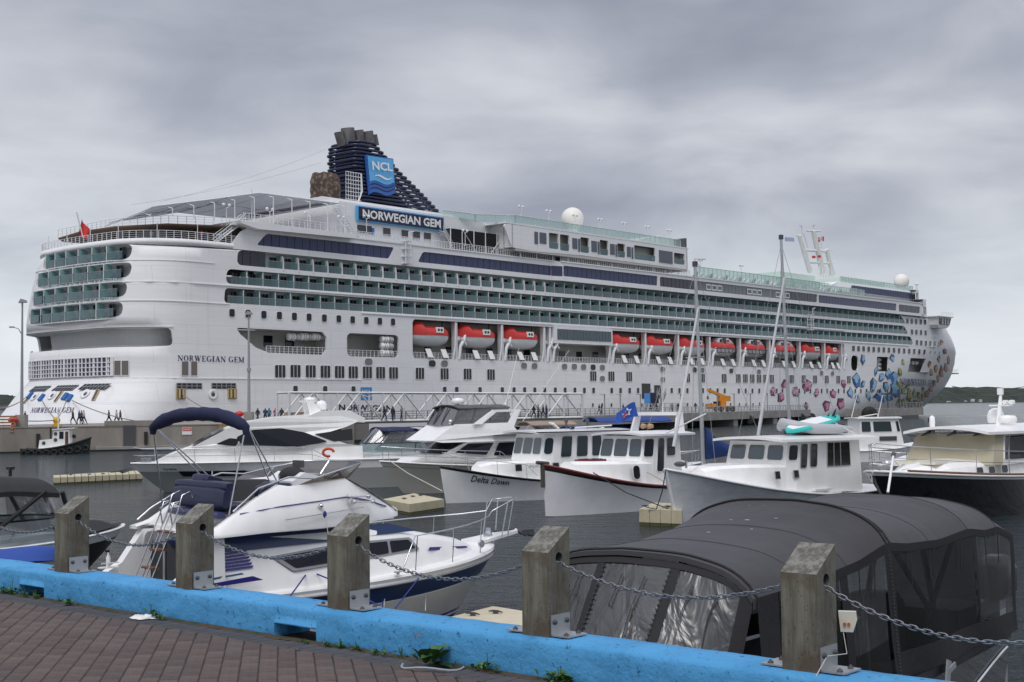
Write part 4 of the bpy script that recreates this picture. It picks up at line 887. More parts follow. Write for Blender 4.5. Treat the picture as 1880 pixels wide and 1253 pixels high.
# small tower on the edge (gangway davit) and ones forward
tw = MB()
for x in (0, 1.1): tw.cyl((x, 0, 0), (x, 0, 3.6), .08, M_WHITE2, 5); tw.cyl((x, .9, 0), (x, .9, 3.6), .08, M_WHITE2, 5)
for z in (.1, 1.2, 2.4, 3.6): tw.box((-.1, -.1, z - .05), (1.2, 1.0, z + .05), M_WHITE2)
tw.tube([(.5, -.2, 3.6), (.5, -.2, 5.0), (1.6, -.2, 5.2)], .09, M_WHITE2, 5); TW = tw.mesh('tower')
for s, y, z in ((31.7, -.9, 26.6), (160.5, -1.3, 20.6)): o = obj('davit_tower', TW, SHIP); o.location = (s, y, z)

# ---------------- recess: lounge box, davits, windows ----------------
lb = MB(); lb.box((69.0, -.35, 15.2), (86.0, 4.2, 18.25), M_SHIP); lb.build('lounge_box', M_SHIP, SHIP); panes(69.6, 85.6, 15.85, 17.75, -.42, mat('lounge_glass', (.03, .055, .075), .06, spec=.8), .95)
rail([(34.2, .15, 11.8), (178.6, .15, 11.8)], step=.8, bars=4, h=1.0); rail([(5, .15, 12), (16, .15, 12)], step=.8); rail([(20.2, .15, 11.8), (31, .15, 11.8)], step=.8)
pw = MB().box((-.8, -.05, 0), (.8, .05, 1.6), M_WIN).mesh('promenade_window')
for s in list(range(8, 16, 4)) + [22] + list(range(36, 178, 5)): o = obj('window', pw, SHIP); o.location = (s + .5, 4.14, 12.5 if s > 20 else 13.2)
sc_ = MB().prism([(-.5, -.28, .15), (.75, -.28, .15), (.35, .1, 1.55), (-.8, .1, 1.55)], (0, .08, 0), M_WHITE).mesh('slide')
BOATS = [(796, 74, 0), (882, 72, 0), (963, 66, 0), (1152.5, 60, 0), (1215, 56, 0), (1275, 52, 0), (1332, 50, 1), (1388.5, 46, 1), (1444, 46, 1), (1493, 39, 0), (1531, 26, 0)]
dv = MB()
dv.prism([(-.28, 0, 0), (.28, 0, 0), (.15, 0, 6.1), (-.35, 0, 6.1)], (0, .9, 0), M_WHITE2); dv.tube([(.4, -.1, 0), (.7, -.15, 2.2), (1.5, -.2, 3.2), (2.6, .4, 4.6)], [.26, .3, .3, .2], M_WHITE2, 6); dv.tube([(1.1, -.25, 3.4), (1.9, -.3, 2.4)], .2, M_WHITE2, 6); dv.box((.2, .2, 3.2), (.9, 1.4, 3.8), M_WHITE2); dv.tube([(-.9, 0, 0), (-.6, -.2, 2.2), (-.25, 0, 6)], .2, M_WHITE2, 6)
DV = dv.mesh('davit')
def boat_meshes(tender):
    h = MB(); L2 = 4.75
    secs = []
    for i in range(15):
        x = lerp(-L2, L2, i / 14); t = abs(x) / L2; w = 1.75 * (1 - t ** 3.2) ** .7 + .05; k = -1.9 + 1.1 * t ** 3
        secs.append([(x, -w, 0), (x, -w * .96, k * .45), (x, -w * .55, k * .88), (x, 0, k), (x, w * .55, k * .88), (x, w * .96, k * .45), (x, w, 0)])
    h.loft(secs, M_WHITE2, False, False, True); h.add(secs[0], [tuple(range(7))], M_WHITE2); h.add(secs[-1], [tuple(range(7))[::-1]], M_WHITE2)
    c = MB(); secs = []
    for i in range(17):
        x = lerp(-L2 - .02, L2 + .02, i / 16); t = abs(x) / L2; w = 1.8 * (1 - min(1, t) ** 3.4) ** .7 + .06; tp = (1.35 if x > -3.4 else 1.95) - .75 * max(0, t - .55) * 2.0
        if -3.6 < x < -2.2 and not tender: tp = 1.95
        tp = max(.25, tp); secs.append([(x, -w, -.12), (x, -w * .97, tp * .6), (x, -w * .6, tp * .96), (x, 0, tp), (x, w * .6, tp * .96), (x, w * .97, tp * .6), (x, w, -.12)])
    c.loft(secs, M_RED, False, False, True); c.add(secs[0], [tuple(range(7))], M_RED); c.add(secs[-1], [tuple(range(7))[::-1]], M_RED)
    return h.mesh('hull'), c.mesh('canopy')
HM, CM = boat_meshes(0); HM2, CM2 = boat_meshes(1)
hm = MB().box((-.85, -.16, -.15), (.85, .1, .75), M_WHITE).box((-.55, -.2, .12), (-.12, -.14, .5), M_WIN).box((.12, -.2, .12), (.55, -.14, .5), M_WIN).mesh('hatch')
tc_ = MB(); tc_.loft([[(x, -w, 0), (x, -w * .85, h), (x, w * .85, h), (x, w, 0)] for x, w, h in ((-2.6, 1.1, .1), (-2.0, 1.5, 1.3), (1.2, 1.5, 1.35), (2.6, 1.3, .8), (4.0, .9, .05))], M_WHITE); 
tc_.box((-1.9, -1.56, .3), (-1.2, -1.35, 1.0), M_WIN); tc_.box((-.9, -1.6, -.6), (.1, -1.3, 1.25), M_DGREY); tc_.box((.5, -1.5, .4), (1.3, -1.35, .9), M_RED); TCM = tc_.mesh('cabin')
fd = MB()
for i in range(6): x = -3.4 + i * 1.35; fd.tube([(x, -1.82, -.15), (x + .1, -1.78, -1.1)], .07, M_DGREY, 4)
fd.tube([(-4.1, -1.6, -.15), (0, -1.92, -.15), (4.1, -1.6, -.15)], .09, M_DGREY, 4); fd.tube([(-3.4, -1.6, -1.1), (0, -1.84, -1.15), (3.6, -1.55, -1.1)], .08, M_DGREY, 4); FD = fd.mesh('fender_frame')
LAB = ['red topped lifeboat nearest the stern, first from the left in the recess', 'red topped lifeboat, second from the stern', 'red topped lifeboat just aft of the glazed lounge box', 'red topped lifeboat just forward of the glazed lounge box', 'red topped lifeboat, second forward of the lounge box', 'red topped lifeboat between the yacht mast and the first white cabined tender', 'white cabined tender with red band, aftmost of the three', 'white cabined tender with red band, middle one of the three', 'white cabined tender with red band, foremost and behind the tall mast', 'red topped lifeboat just forward of the three tenders', 'short red topped lifeboat at the forward end of the recess']
for i, (px, wpx, tend) in enumerate(BOATS):
    s, z = sh(px, 640, -.1); zc = 15.75; k = lambda: None
    sA = sh(px - wpx / 2, 640, 0)[0]; sB = sh(px + wpx / 2, 640, 0)[0]; Lb = sB - sA; sx = Lb / 9.5
    p = SMAT @ Vector(((sA + sB) / 2, 1.5, zc)); T = thing('lifeboat', LAB[i], 'lifeboat', p, SHIP.rotation_euler.z, 'lifeboats hanging in the ship recess'); T.scale = (sx, 1, 1)
    obj('hull', HM2 if tend else HM, T); obj('canopy', CM2 if tend else CM, T)
    if tend: o = obj('cabin', TCM, T); o.location = (0, 0, .95); obj('fender_frame', FD, T); T.scale = (sx, 1, .92)
    else: o = obj('hatch', hm, T); o.location = (1.1 if i < 10 else -.3, -1.75, .45)
    for q in (0, 1): o = obj('rescue_slide', sc_, SHIP); o.location = (sA + Lb * (.38 + .38 * q), -.05, 11.9)
    o = obj('davit', DV, SHIP); o.location = (sB + .9, .15, 11.85)
    for x in (-3.6, 3.6): MB().cyl((0, 0, 0), (0, 0, 1.3), .12, M_DGREY, 5).build('hoist_block', None, SHIP, loc=((sA + sB) / 2 + x * sx, 1.5, 16.8))
for s in (69, 86): o = obj('davit', DV, SHIP); o.location = (s - .6 if s < 80 else s, .15, 11.85)
# raft canisters
cm_ = MB(); cm_.lathe([(.01, -1.0), (.5, -.95), (.56, -.8), (.56, -.1), (.6, -.08), (.6, .08), (.56, .1), (.56, .8), (.5, .95), (.01, 1.0)], (0, 0, 0), M_WHITE, 14, 'x')
for x in (-.6, -.25, .3, .65): cm_.tube([(x, .6 * cos(a), .6 * sin(a)) for a in [i * PI / 6 for i in range(12)]], .03, M_DGREY, 4, closed=True)
CAN = cm_.mesh('canister')
def canister(px, py, y, lab, sc=1):
    s, z = sh(px, py, y); p = SMAT @ Vector((s, y, z)); o = obj('life_raft_canister', CAN, None, lab, 'life raft', 'life raft canisters in the ship openings', None, p, SHIP.rotation_euler.z); o.scale = (sc, 1, 1)
for i, px in enumerate((538, 561, 583)): canister(px, 619, 1.2, ['leftmost raft canister of the horizontal trio near the stern', 'middle raft canister of the horizontal trio near the stern', 'rightmost raft canister of the horizontal trio near the stern'][i], 1.05)
for i, py in enumerate((624, 636, 649)): canister(709, py, .6, ['topmost raft canister of the stack in the square opening', 'middle raft canister of the stack in the square opening', 'lowest raft canister of the stack in the square opening'][i], 1.2)
for i, py in enumerate((661, 669.5, 677)): canister(1613, py, 1.5, ['topmost raft canister of the forward stack', 'middle raft canister of the forward stack', 'lowest raft canister of the forward stack'][i], .8)
for i, px in enumerate((1669, 1676, 1682)): canister(px, 667, 2.0, ['aftmost raft canister in the foremost opening', 'middle raft canister in the foremost opening', 'foremost raft canister in the foremost opening'][i], .8)
# flags, aerial wires
def wire(a, b, sag=0, r=.03, m=None, name='wire', parent=None, n=10, **kw):
    a = Vector(a); b = Vector(b); return MB().tube([a.lerp(b, i / n) - Vector((0, 0, sag * 4 * (i / n) * (1 - i / n))) for i in range(n + 1)], r, m or M_ROPE, 5).build(name, None, parent, **kw)
A = sh(612, 272, 12); wire((A[0], 14, A[1]), (-6, 10, 33.5), .6, .018, M_GREY, 'aerial_wire', SHIP); wire((A[0], 15, A[1] - 2), (-8, 14, 33.3), .6, .018, M_GREY, 'aerial_wire', SHIP)
fg = MB(); s, z = sh(148, 430, 18); p0 = sh(152, 436, 18); p1 = sh(141, 390, 18); fg.tube([(p0[0], 18, p0[1]), (p1[0], 18, p1[1])], .1, M_WHITE2, 5)
q = sh(148, 413, 18); fg.grid(lambda a, b: Vector((q[0] - .3 + 1.1 * a + .5 * b, 18 + .3 * sin(a * 5), q[1] - 1.4 + (2.3 - .9 * a) * b - .6 * a)), 8, 4, M_RED); fg.build('stern_flag', None, SHIP)
cf = MB(); q = sh(1502, 438, 16); cf.box((q[0], 15.9, q[1] - .9), (q[0] + .9, 16, q[1] + .3), M_RED); cf.box((q[0] + .9, 15.9, q[1] - .7), (q[0] + 2.1, 16, q[1] + .5), M_LW); cf.box((q[0] + 2.1, 15.9, q[1] - .5), (q[0] + 3.0, 16, q[1] + .7), M_RED); cf.prism([(q[0] + 1.2, 15.86, q[1] - .1), (q[0] + 1.8, 15.86, q[1] - .1), (q[0] + 1.5, 15.86, q[1] + .4)], (0, .02, 0), M_RED); cf.build('courtesy_flag', None, SHIP)
bl = MB(); bl.box((0, 0, 0), (7.5, 4, .25), mat('green_platform', (.02, .07, .045), .6)); 
s, z = sh(1730, 687, 16); pl = bl.build('bow_platform', None, SHIP, loc=(s, 14, z)); rail([(0, 0, .25), (7.4, 0, .25)], parent=pl, step=1.5)

# ================= piers =================
def slab(poly, z0, z1, m, name, **kw):
    mb = MB(); mb.prism([(x, y, z0) for x, y in poly], (0, 0, z1 - z0), m); return mb.build(name, m, **kw)
def sp(s, y=0): q = SMAT @ Vector((s, y, 0)); return (q.x, q.y)
pier = thing('pier', 'long tan concrete pier with a low parapet at left in front of the ship stern', 'pier')
PL = [(-120, 112), (-52, 136.3), (-38, 141.2), (-18, 148.2), sp(18, -7), sp(12, -1.5), sp(-30, -1.5), sp(-90, -2)]
slab(PL, -.5, 2.55, M_CONC, 'pier_body', parent=pier)
wv2 = Vector((-38 + 52, 141.2 - 136.3)).normalized(); wn2 = Vector((wv2.y, -wv2.x))
def onp(t, o=0, z=0): return Vector((-52 + wv2.x * t + wn2.x * o, 136.3 + wv2.y * t + wn2.y * o, z))
ang = math.atan2(wv2.y, wv2.x); Rz = Matrix.Rotation(ang, 3, 'Z')
def pbox(mb, t0, t1, o0, o1, z0, z1, m): mb.prism([onp(t0, o0, z0), onp(t1, o0, z0), onp(t1, o1, z0), onp(t0, o1, z0)], (0, 0, z1 - z0), m)
pp = MB(); pbox(pp, -60, 36, .05, -.25, 2.5, 2.62, M_CONC); pbox(pp, 9.9, 15, .05, -.4, 2.55, 3.1, M_CONC); pp.build('parapet', M_CONC, pier)
for t in (-8, 3.2, 13.9, 24): f = MB(); pbox(f, t, t + .35, .22, 0, .6, 1.9, M_RUBBER); f.build('fender', M_RUBBER, pier)
f = MB(); pbox(f, 11.8, 13, .2, 0, .3, 2.6, M_DGREY); f.build('ladder_recess', M_DGREY, pier)
f = MB(); pbox(f, -60, -1, 1.4, 0, .15, .42, M_CONC2); pbox(f, 9, 34, 1.4, 0, .15, .42, M_CONC2); pbox(f, -60, 34, 1.3, 0, -.1, .14, M_BLACK); f.build('float_walkway', M_CONC2, pier)
sg = thing('no_mooring_sign', 'small white and red warning sign on the tan concrete pier wall', 'sign', onp(18.3, .03, 1.9), ang)
MB().box((-.5, -.03, -.38), (.5, 0, .38), M_LW).build('sign_board', None, sg); MB().box((-.46, -.05, .02), (.46, -.03, .34), M_RED).build('red_band', None, sg)
letter_mesh(text_geo('DANGER', bold=.02), lambda a, b: (-.38 + .76 * a, -.07, .09 + .18 * b), M_LW).build('lettering', M_LW, sg)
# right hand pier beside the ship
def gp(px, Z, z=0): q = ray(px, 744); return (q.x / q.y * Z, Z)
F0, F1 = Vector(gp(1066, 190)), Vector(gp(1488, 283))
pr = thing('pier', 'grey concrete deck on piles running along the ship side with lamp posts', 'pier')
nb_ = [(-.5, -1.5), (0, 0)]
slab([tuple(F0), tuple(F1), sp(146, -1.5), sp(46, -1.5)], 1.2, 2.6, M_CONC2, 'deck_slab', parent=pr)
dd = (F1 - F0).normalized(); dn = Vector((-dd.y, dd.x))
def fp(t, o=0): q = F0 + dd * t + dn * o; return (q.x, q.y)
LT = (F1 - F0).length
slab([fp(-.5, -1), fp(6, -1), fp(6, 6), fp(-.5, 6)], -.5, 1.9, M_CONC2, 'pile_cap', parent=pr)
for t, w in ((36, 4), (62, 2.2), (84, 2.5), (LT - 3, 3)): slab([fp(t, .3), fp(t + w, .3), fp(t + w, 8), fp(t, 8)], -.5, 1.25, M_CONC2, 'pile_cap', parent=pr)
for t in range(8, int(LT), 7): MB().cyl((*fp(t, 5), -.5), (*fp(t, 5), 1.2), .4, M_DGREY, 8).build('pile', M_DGREY, pr)
slab([fp(2, 9), fp(LT - 2, 9), fp(LT - 2, 9.4), fp(2, 9.4)], -.4, 1.2, M_BLACK, 'underdeck_shade', parent=pr)  # black sheet added as the shade of the void under the deck
for t in (70, 92, 101, 108): MB().lathe([(.6, -.5), (1.0, -.35), (1.0, .35), (.6, .5)], (*fp(t, .2), .9), M_RUBBER, 14, 'y').build('round_fender', M_RUBBER, pr)
def rail_w(pts, **k): return rail([Vector(p) for p in pts], **k)
rail_w([(*fp(.2, .2), 2.6), (*fp(LT, .2), 2.6)], h=1.0, step=1.6, m=M_GREY, parent=pr, r=.05, bars=3)
gangm = mat('gangway_grey', (.36, .37, .38), .5)
# bow dolphin
a_, b_ = Vector(gp(1604, 306)), Vector(gp(1695, 330)); dl = thing('mooring_dolphin', 'square grey concrete mooring dolphin with railings beside the ship bow', 'dolphin')
q = (b_ - a_).normalized(); qn = Vector((-q.y, q.x)); c4 = lambda i, o: tuple(a_ + q * i + qn * o); LD = (b_ - a_).length
slab([c4(0, 0), c4(LD, 0), c4(LD, 7), c4(0, 7)], .7, 2.5, M_CONC2, 'deck_slab', parent=dl); slab([c4(1.5, .5), c4(LD - 2, .5), c4(LD - 2, 6), c4(1.5, 6)], -.5, .7, M_BLACK, 'pile', parent=dl)
rail([Vector((*c4(0, .1), 2.5)), Vector((*c4(LD, .1), 2.5))], h=1.2, step=2, m=M_GREY, parent=dl, r=.05)
MB().lathe([(.9, -.8), (1.7, -.6), (1.7, .6), (.9, .8)], (*c4(-1.4, .5), 1.3), M_RUBBER, 14, 'y').build('round_fender', M_RUBBER, dl)
tf = MB()
for px in (1630, 1652): x, y = gp(px, 309); zt = 4.2 + (738 - 727) * 309 / FPX; tf.cyl((x, y, 2.5), (x, y, zt + 1.1), .14, M_DGREY, 6)
x0, y0 = gp(1619, 309); x1, y1 = gp(1664, 309); tf.box((x0, y0 - .2, 5.7), (x1, y1 + .2, 6.0), M_DGREY); tf.build('light_frame', M_DGREY, dl)

# ---- steel truss footbridge ----
T0, T1 = Vector(gp(531, 146)), Vector(gp(1069, 170)); tb = thing('footbridge', 'long white steel truss footbridge linking the two piers in front of the ship', 'footbridge')
td = (T1 - T0).normalized(); tn = Vector((-td.y, td.x)); TL = (T1 - T0).length; tp = lambda t, o, z: (*(T0 + td * t + tn * o), z)
zt0, zt1 = 4.2 + (748.5 - 722) * 146 / FPX + .15, 4.2 + (742.5 - 722.2) * 170 / FPX
M_TR = mat('truss_white', (.66, .67, .66), .5, var=.08); zT = lambda t: lerp(zt0, zt1, t / TL) + .0
def bar(mb, a, b, w): mb.tube([a, b], w, M_TR, 4)
n = 14
for o, nm in ((0, 'front'), (3.0, 'back')):
    ch = MB(); bar(ch, tp(0, o, zT(0)), tp(TL, o, zT(TL)), .12); ch.build('top_chord', M_TR, tb); ch = MB(); bar(ch, tp(0, o, 2.6), tp(TL, o, 2.6), .16); ch.build('bottom_chord', M_TR, tb)
    for i in range(n + 1):
        t = TL * i / n
        me = MB(); bar(me, tp(t, o, 2.6), tp(t, o, zT(t)), .1 if i not in (0, n) else .16); me.build('post', M_TR, tb)
        if i < n:
            a, b = (t, t + TL / n) if i % 2 else (t + TL / n, t); me = MB(); bar(me, tp(a, o, zT(a)), tp(b, o, 2.6), .11); me.build('diagonal', M_TR, tb)
wk = MB(); wk.prism([tp(0, 0, 2.35), tp(TL, 0, 2.35), tp(TL, 3, 2.35), tp(0, 3, 2.35)], (0, 0, .2), mat('walkway_brown', (.16, .10, .075), .8)); wk.build('walkway', None, tb)
for i in range(0, n + 1, 1): t = TL * i / n; MB().tube([tp(t, 0, zT(t)), tp(t, 3, zT(t))], .06, M_TR, 4).build('cross_beam', M_TR, tb)
rail([Vector(tp(0, .3, 2.6)), Vector(tp(TL, .3, 2.6))], h=1.1, step=1.5, m=M_DGREY, parent=tb, r=.035, bars=4); rail([Vector(tp(0, 2.7, 2.6)), Vector(tp(TL, 2.7, 2.6))], h=1.1, step=1.5, m=M_DGREY, parent=tb, r=.03, bars=4)
# fender beam under the bridge
slab([tp(4, 2, 0)[:2], tp(TL - 2, 2, 0)[:2], tp(TL - 2, 2.6, 0)[:2], tp(4, 2.6, 0)[:2]], .1, .5, M_BLACK, 'fender_beam', parent=tb)
# white sheds end of left pier
slab([gp(636, 146), gp(650, 147), gp(650, 150), gp(636, 150)], -.3, 2.4, M_CONC, 'pile_cap', parent=pier)

# ---- ship gangway stairs on the right pier ----
gw = thing('boarding_gangway', 'grey boarding stairs rising from the pier to the open hull door', 'gangway')
def on(px, Z, z): x, y = gp(px, Z); return Vector((x, y, z))
u, z = hit(1187, 717); o = put(MB().box((-1.6, -1.6, 0), (1.2, 1.3, .06), M_WIN).mesh('door'), 'shell_door', u, z)
u, z = hit(1207, 719); o = put(MB().box((-1.1, -1.3, 0), (1.1, 1.2, .06), M_WIN).mesh('door'), 'shell_door', u, z)
for i, (a, b) in enumerate((((1184, 256, 2.7), (1196, 252, 6.0)), ((1194, 254, 2.7), (1208, 250, 6.1)))):
    A, B = on(*a), on(*b); g = MB()
    for o_ in (Vector((0, 0, 0)), Vector((1.5, -.5, 0))):
        g.tube([A + o_, B + o_], .12, gangm, 4)
        for h_ in (.5, 1.0): g.tube([A + o_ + Vector((0, 0, h_)), B + o_ + Vector((0, 0, h_))], .05, gangm, 4)
        for j in range(8): p = A.lerp(B, j / 7) + o_; g.tube([p, p + Vector((0, 0, 1))], .04, gangm, 4)
    for j in range(12): p = A.lerp(B, j / 11); g.prism([p, p + Vector((1.5, -.5, 0)), p + Vector((1.5, -.3, 0)), p + Vector((0, .2, 0))], (0, 0, .05), gangm)
    g.build('stair_flight', gangm, gw)
rail([on(1176, 246, 3.2), on(1206, 253, 3.2)], h=1, step=1.5, m=gangm, parent=gw, r=.06); MB().prism([on(1178, 246, 2.6), on(1204, 250, 2.6), on(1206, 253, 2.6), on(1178, 250, 2.6)], (0, 0, .5), gangm).build('platform', gangm, gw)
bn = MB(); p = on(1183, 250, 5.0); bn.box((p.x, p.y, 4.2), (p.x + 1.1, p.y + .1, 6.2), M_NCLB); p = on(1194, 251, 5.0); bn.box((p.x, p.y, 4.3), (p.x + 1.6, p.y + .1, 6.3), M_NAVY); bn.build('banner', None, gw)
rail([on(1210, 247, 2.9), on(1262, 258, 2.7)], h=1.4, step=2.5, m=gangm, parent=gw, r=.06)

# ---- lamp posts ----
lp = MB(); lp.cyl((0, 0, 0), (0, 0, 3.9), .1, M_GREY, 6); lp.box((-.1, -.35, 3.85), (.1, .35, 4.0), M_GREY); lp.box((-.7, -.1, 3.88), (.1, .1, 3.98), M_GREY); LPM = lp.mesh('lamp_post')
labs = ['low pier lamp post left of the blue flag', 'low pier lamp post behind the blue flag', 'low pier lamp post just left of the boarding gangway', 'low pier lamp post just right of the boarding gangway', 'low pier lamp post right behind the slim leaning white pole', 'low pier lamp post at the boom tip of the yellow crane', 'low pier lamp post right behind the yellow crane', 'low pier lamp post right of the crane and left of the tall mast', 'last low pier lamp post near the tall mast', 'foremost low pier lamp post by the magenta gems']
for i, (px, yt) in enumerate(((1110, 724), (1139, 724), (1176, 724), (1213, 723.5), (1250, 723), (1317, 723), (1348, 723), (1378, 723), (1409, 722), (1467, 722))):
    k = (px - 1066) / 422; Z = lerp(192, 283, k ** 1.25) + 1; x, y = gp(px, Z); zt = 4.2 + (CYP + 118.5 - .012 * (px - 940) - yt) * Z / FPX
    T = obj('lamp_post', None, None, labs[i], 'lamp post', 'low lamp posts along the pier edge', None, (x, y, 2.6)); 
    o = obj('post', LPM, T); o.scale = (1, 1, (zt - 2.6) / 4.0)
def tall_lamp(px, Z, z0, yt, lab, arm):
    x, y = gp(px, Z); zt = 4.2 + (745 - .012 * (px - 940) - yt) * Z / FPX; T = thing('lamp_post', lab, 'lamp post', (x, y, z0), 0, 'tall lamp posts on the pier'); H = zt - z0
    MB().tube([(0, 0, 0), (.0, 0, H)], [.2, .09], M_GREY, 8).build('pole', M_GREY, T); MB().box((-.5, -.5, 0), (.5, .5, 1.3), M_CONC2).build('plinth', M_CONC2, T)
    MB().prism([(-.35, -.3, H - .2), (-.1, -.3, H + .25), (.35, -.3, H + .1), (.45, -.3, H - .15)], (0, .6, 0), M_GREY).build('lamp_head', M_GREY, T)
    if arm: MB().tube([(0, 0, H - 3.6), (-.4, 0, H - 2.9), (-.9, 0, H - 2.75)], .05, M_GREY, 5).box((-1.35, -.12, H - 2.8), (-.85, .12, H - 2.65), M_GREY).build('side_lamp', M_GREY, T)
    else: MB().box((-.2, -.2, H * .47), (.2, .2, H * .5), M_GREY).build('clamp', M_GREY, T)
tall_lamp(40, 140, 2.55, 553, 'tall grey lamp post with a low side arm at the far left', 1); tall_lamp(457, 152, 2.55, 575, 'tall grey lamp post left of the truss footbridge', 0)

# ---- mobile crane ----
p = on(1322, 246, 2.6); cr = thing('mobile_crane', 'yellow mobile crane with its boom lowered, parked on the pier', 'crane', p, math.atan2(dd.y, dd.x) * .4)
MB().box((-2.2, -1.2, .5), (2.4, 1.2, 1.05), M_YEL).box((-2.4, -1.25, .8), (-1.6, 1.25, 1.5), M_YEL).build('chassis', M_YEL, cr)
for x in (-1.6, -.5, .9, 1.9): MB().lathe([(.3, -.2), (.5, -.15), (.5, .15), (.3, .2)], (x, -1.15, .5), M_RUBBER, 12, 'y').build('wheel', M_RUBBER, cr)
MB().prism([(-.4, -.5, 1.9), (2.0, -.5, 1.9), (2.0, -.5, 2.9), (.4, -.5, 2.95), (-.4, -.5, 2.6)], (0, 1.0, 0), M_YEL).box((-.2, -.7, 1.0), (.9, .7, 2.1), M_YEL).build('superstructure', M_YEL, cr)
MB().prism([(1.0, -.3, 2.3), (1.0, -.3, 3.0), (-2.6, -.3, 4.3), (-2.7, -.3, 3.9)], (0, .6, 0), M_YEL).build('boom', M_YEL, cr); MB().cyl((-2.6, 0, 3.9), (-2.6, 0, 2.8), .05, M_DGREY, 4).box((-2.75, -.15, 2.3), (-2.45, .15, 2.9), M_DGREY).build('hook', M_DGREY, cr)
MB().box((-1.5, -.9, 1.05), (-.7, 0, 1.9), M_WIN).build('cab', M_WIN, cr)

# ---- bollards, pallets and small quay things ----
def bollard_y(px, py, Z, lab, col):
    x, y = gp(px, Z); T = thing('mooring_bollard', lab, 'bollard', (x, y, 2.55)); MB().cyl((0, 0, 0), (0, 0, .2), .6, col, 12).cyl((0, 0, .2), (0, 0, .6), .3, col, 12).ball((0, 0, .65), .4, col, 12, 6).build('bollard_body', col, T); return Vector((x, y, 3.2))
BY = mat('bollard_yellow', (.62, .38, .02), .5)
B1 = bollard_y(104, 775, 145, 'yellow mooring bollard above the tugboat with lines on it', BY); B2 = bollard_y(431, 765, 152, 'yellow mooring bollard left of the right tall lamp post', BY)
def ring_stand(px, yt, Z, lab):
    x, y = gp(px, Z); zt = 4.2 + (745 - .012 * (px - 940) - yt) * Z / FPX; T = thing('life_ring_stand', lab, 'life ring stand', (x, y, 2.55))
    MB().cyl((0, 0, 0), (0, 0, zt - 2.7), .2, M_RED, 8).build('post', M_RED, T); MB().ball((0, 0, zt - 2.75), .42, M_RED, 10, 6, (1.3, 1, .8)).build('cover', M_RED, T)
ring_stand(24, 768, 139, 'red life ring stand at the far left on the pier'); ring_stand(439, 757, 150, 'red life ring stand beside the yellow bollard on the pier')
def pallets(px0, px1, py0, py1, Z, lab, n):
    a = on(px0, Z, 0); b = on(px1, Z, 0); z1 = 4.2 + (748 - py0) * Z / FPX; z0 = 4.2 + (748 - py1) * Z / FPX; T = thing('pallet_stack', lab, 'pallets', (a.x, a.y, z0)); r_ = random.Random(px0)
    for i in range(n):
        z = (z1 - z0) * i / n; w = b.x - a.x; o1 = r_.uniform(-.15, .15); mb = MB()
        for j in range(max(2, int(w / .9))): x = o1 + j * .95; mb.box((x, -.5, z), (x + .85, .5, z + (z1 - z0) / n * .55), M_WOOD)
        mb.build('pallet', M_WOOD, T)
pallets(524, 598, 755, 770, 147, 'long low stack of timber pallets beside the yacht radar arch', 3); pallets(-6, 7, 753, 786, 137, 'orange brown timber crate stack at the far left edge of the pier', 6)
tf_ = thing('timber_fender', 'orange timber fender panel on the pier face below the navy folded bimini', 'fender', onp(21.6, .3, 1.3), ang)
for i in range(16): MB().box((i * .42, -.12, -.1), (i * .42 + .36, .05, 1.3), M_WOOD).build('plank', M_WOOD, tf_)
p = onp(12.6, -1.5, 2.55); 

# ---- mooring lines ----
def line(a, b, sag, lab, r=.06, m=None, cat='mooring line', grp='mooring lines of the ship'): wire(a, b, sag, r, m or M_ROPE, 'mooring_line', None, 12, label=lab, cat=cat, group=grp)
def hs(px, py, g=None): u, z = hit(px, py, g); return SMAT @ shell(u, z, .3)
line(hs(80, 738, -20), B1, .2, 'thin mooring line slanting from the stern to the yellow bollard, left one'); line(hs(126, 735, -20), B1, .2, 'thin mooring line from the stern down left to the yellow bollard')
line(hs(135, 738, -20), onp(14, -1.6, 2.9), .4, 'mooring line from the stern down right to the concrete block'); line(hs(52, 731, -20), at_y(-30, 750, 120), .6, 'mooring line leaving the stern towards the left edge')
line(hs(332, 724), B2, .5, 'long mooring line from the side fairlead to the right yellow bollard'); line(at_y(28, 772, 139), B1, .1, 'slack lines along the pier top at the far left')
bp_ = SMAT @ Vector((279, 16, 8.5))
for i, (y1, lab) in enumerate(((706, 'uppermost bow mooring line reaching right from the green platform'), (711, 'middle bow mooring line reaching right'), (721, 'lowest bow mooring line reaching right'))): line(bp_ - Vector((0, 0, i * .8)), at_y(1905, y1, 330), 1.2, lab, .09)
bbx = [(at_y(1487, 775, 118), 0)]
# blue canvas wrapped fairleads on the stern
for px, py in ((56, 727), (77, 731), (120, 729), (128, 732)): u, z = hit(px, py, -20); put(MB().prism([(-.45, -.5, 0), (.5, -.6, 0), (.45, .5, 0), (-.3, .6, 0)], (.0, 0, .35), mat('chafe_blue', (.03, .13, .38), .8)).mesh('chafe_cover'), 'chafe_cover', u, z, off=-.1)

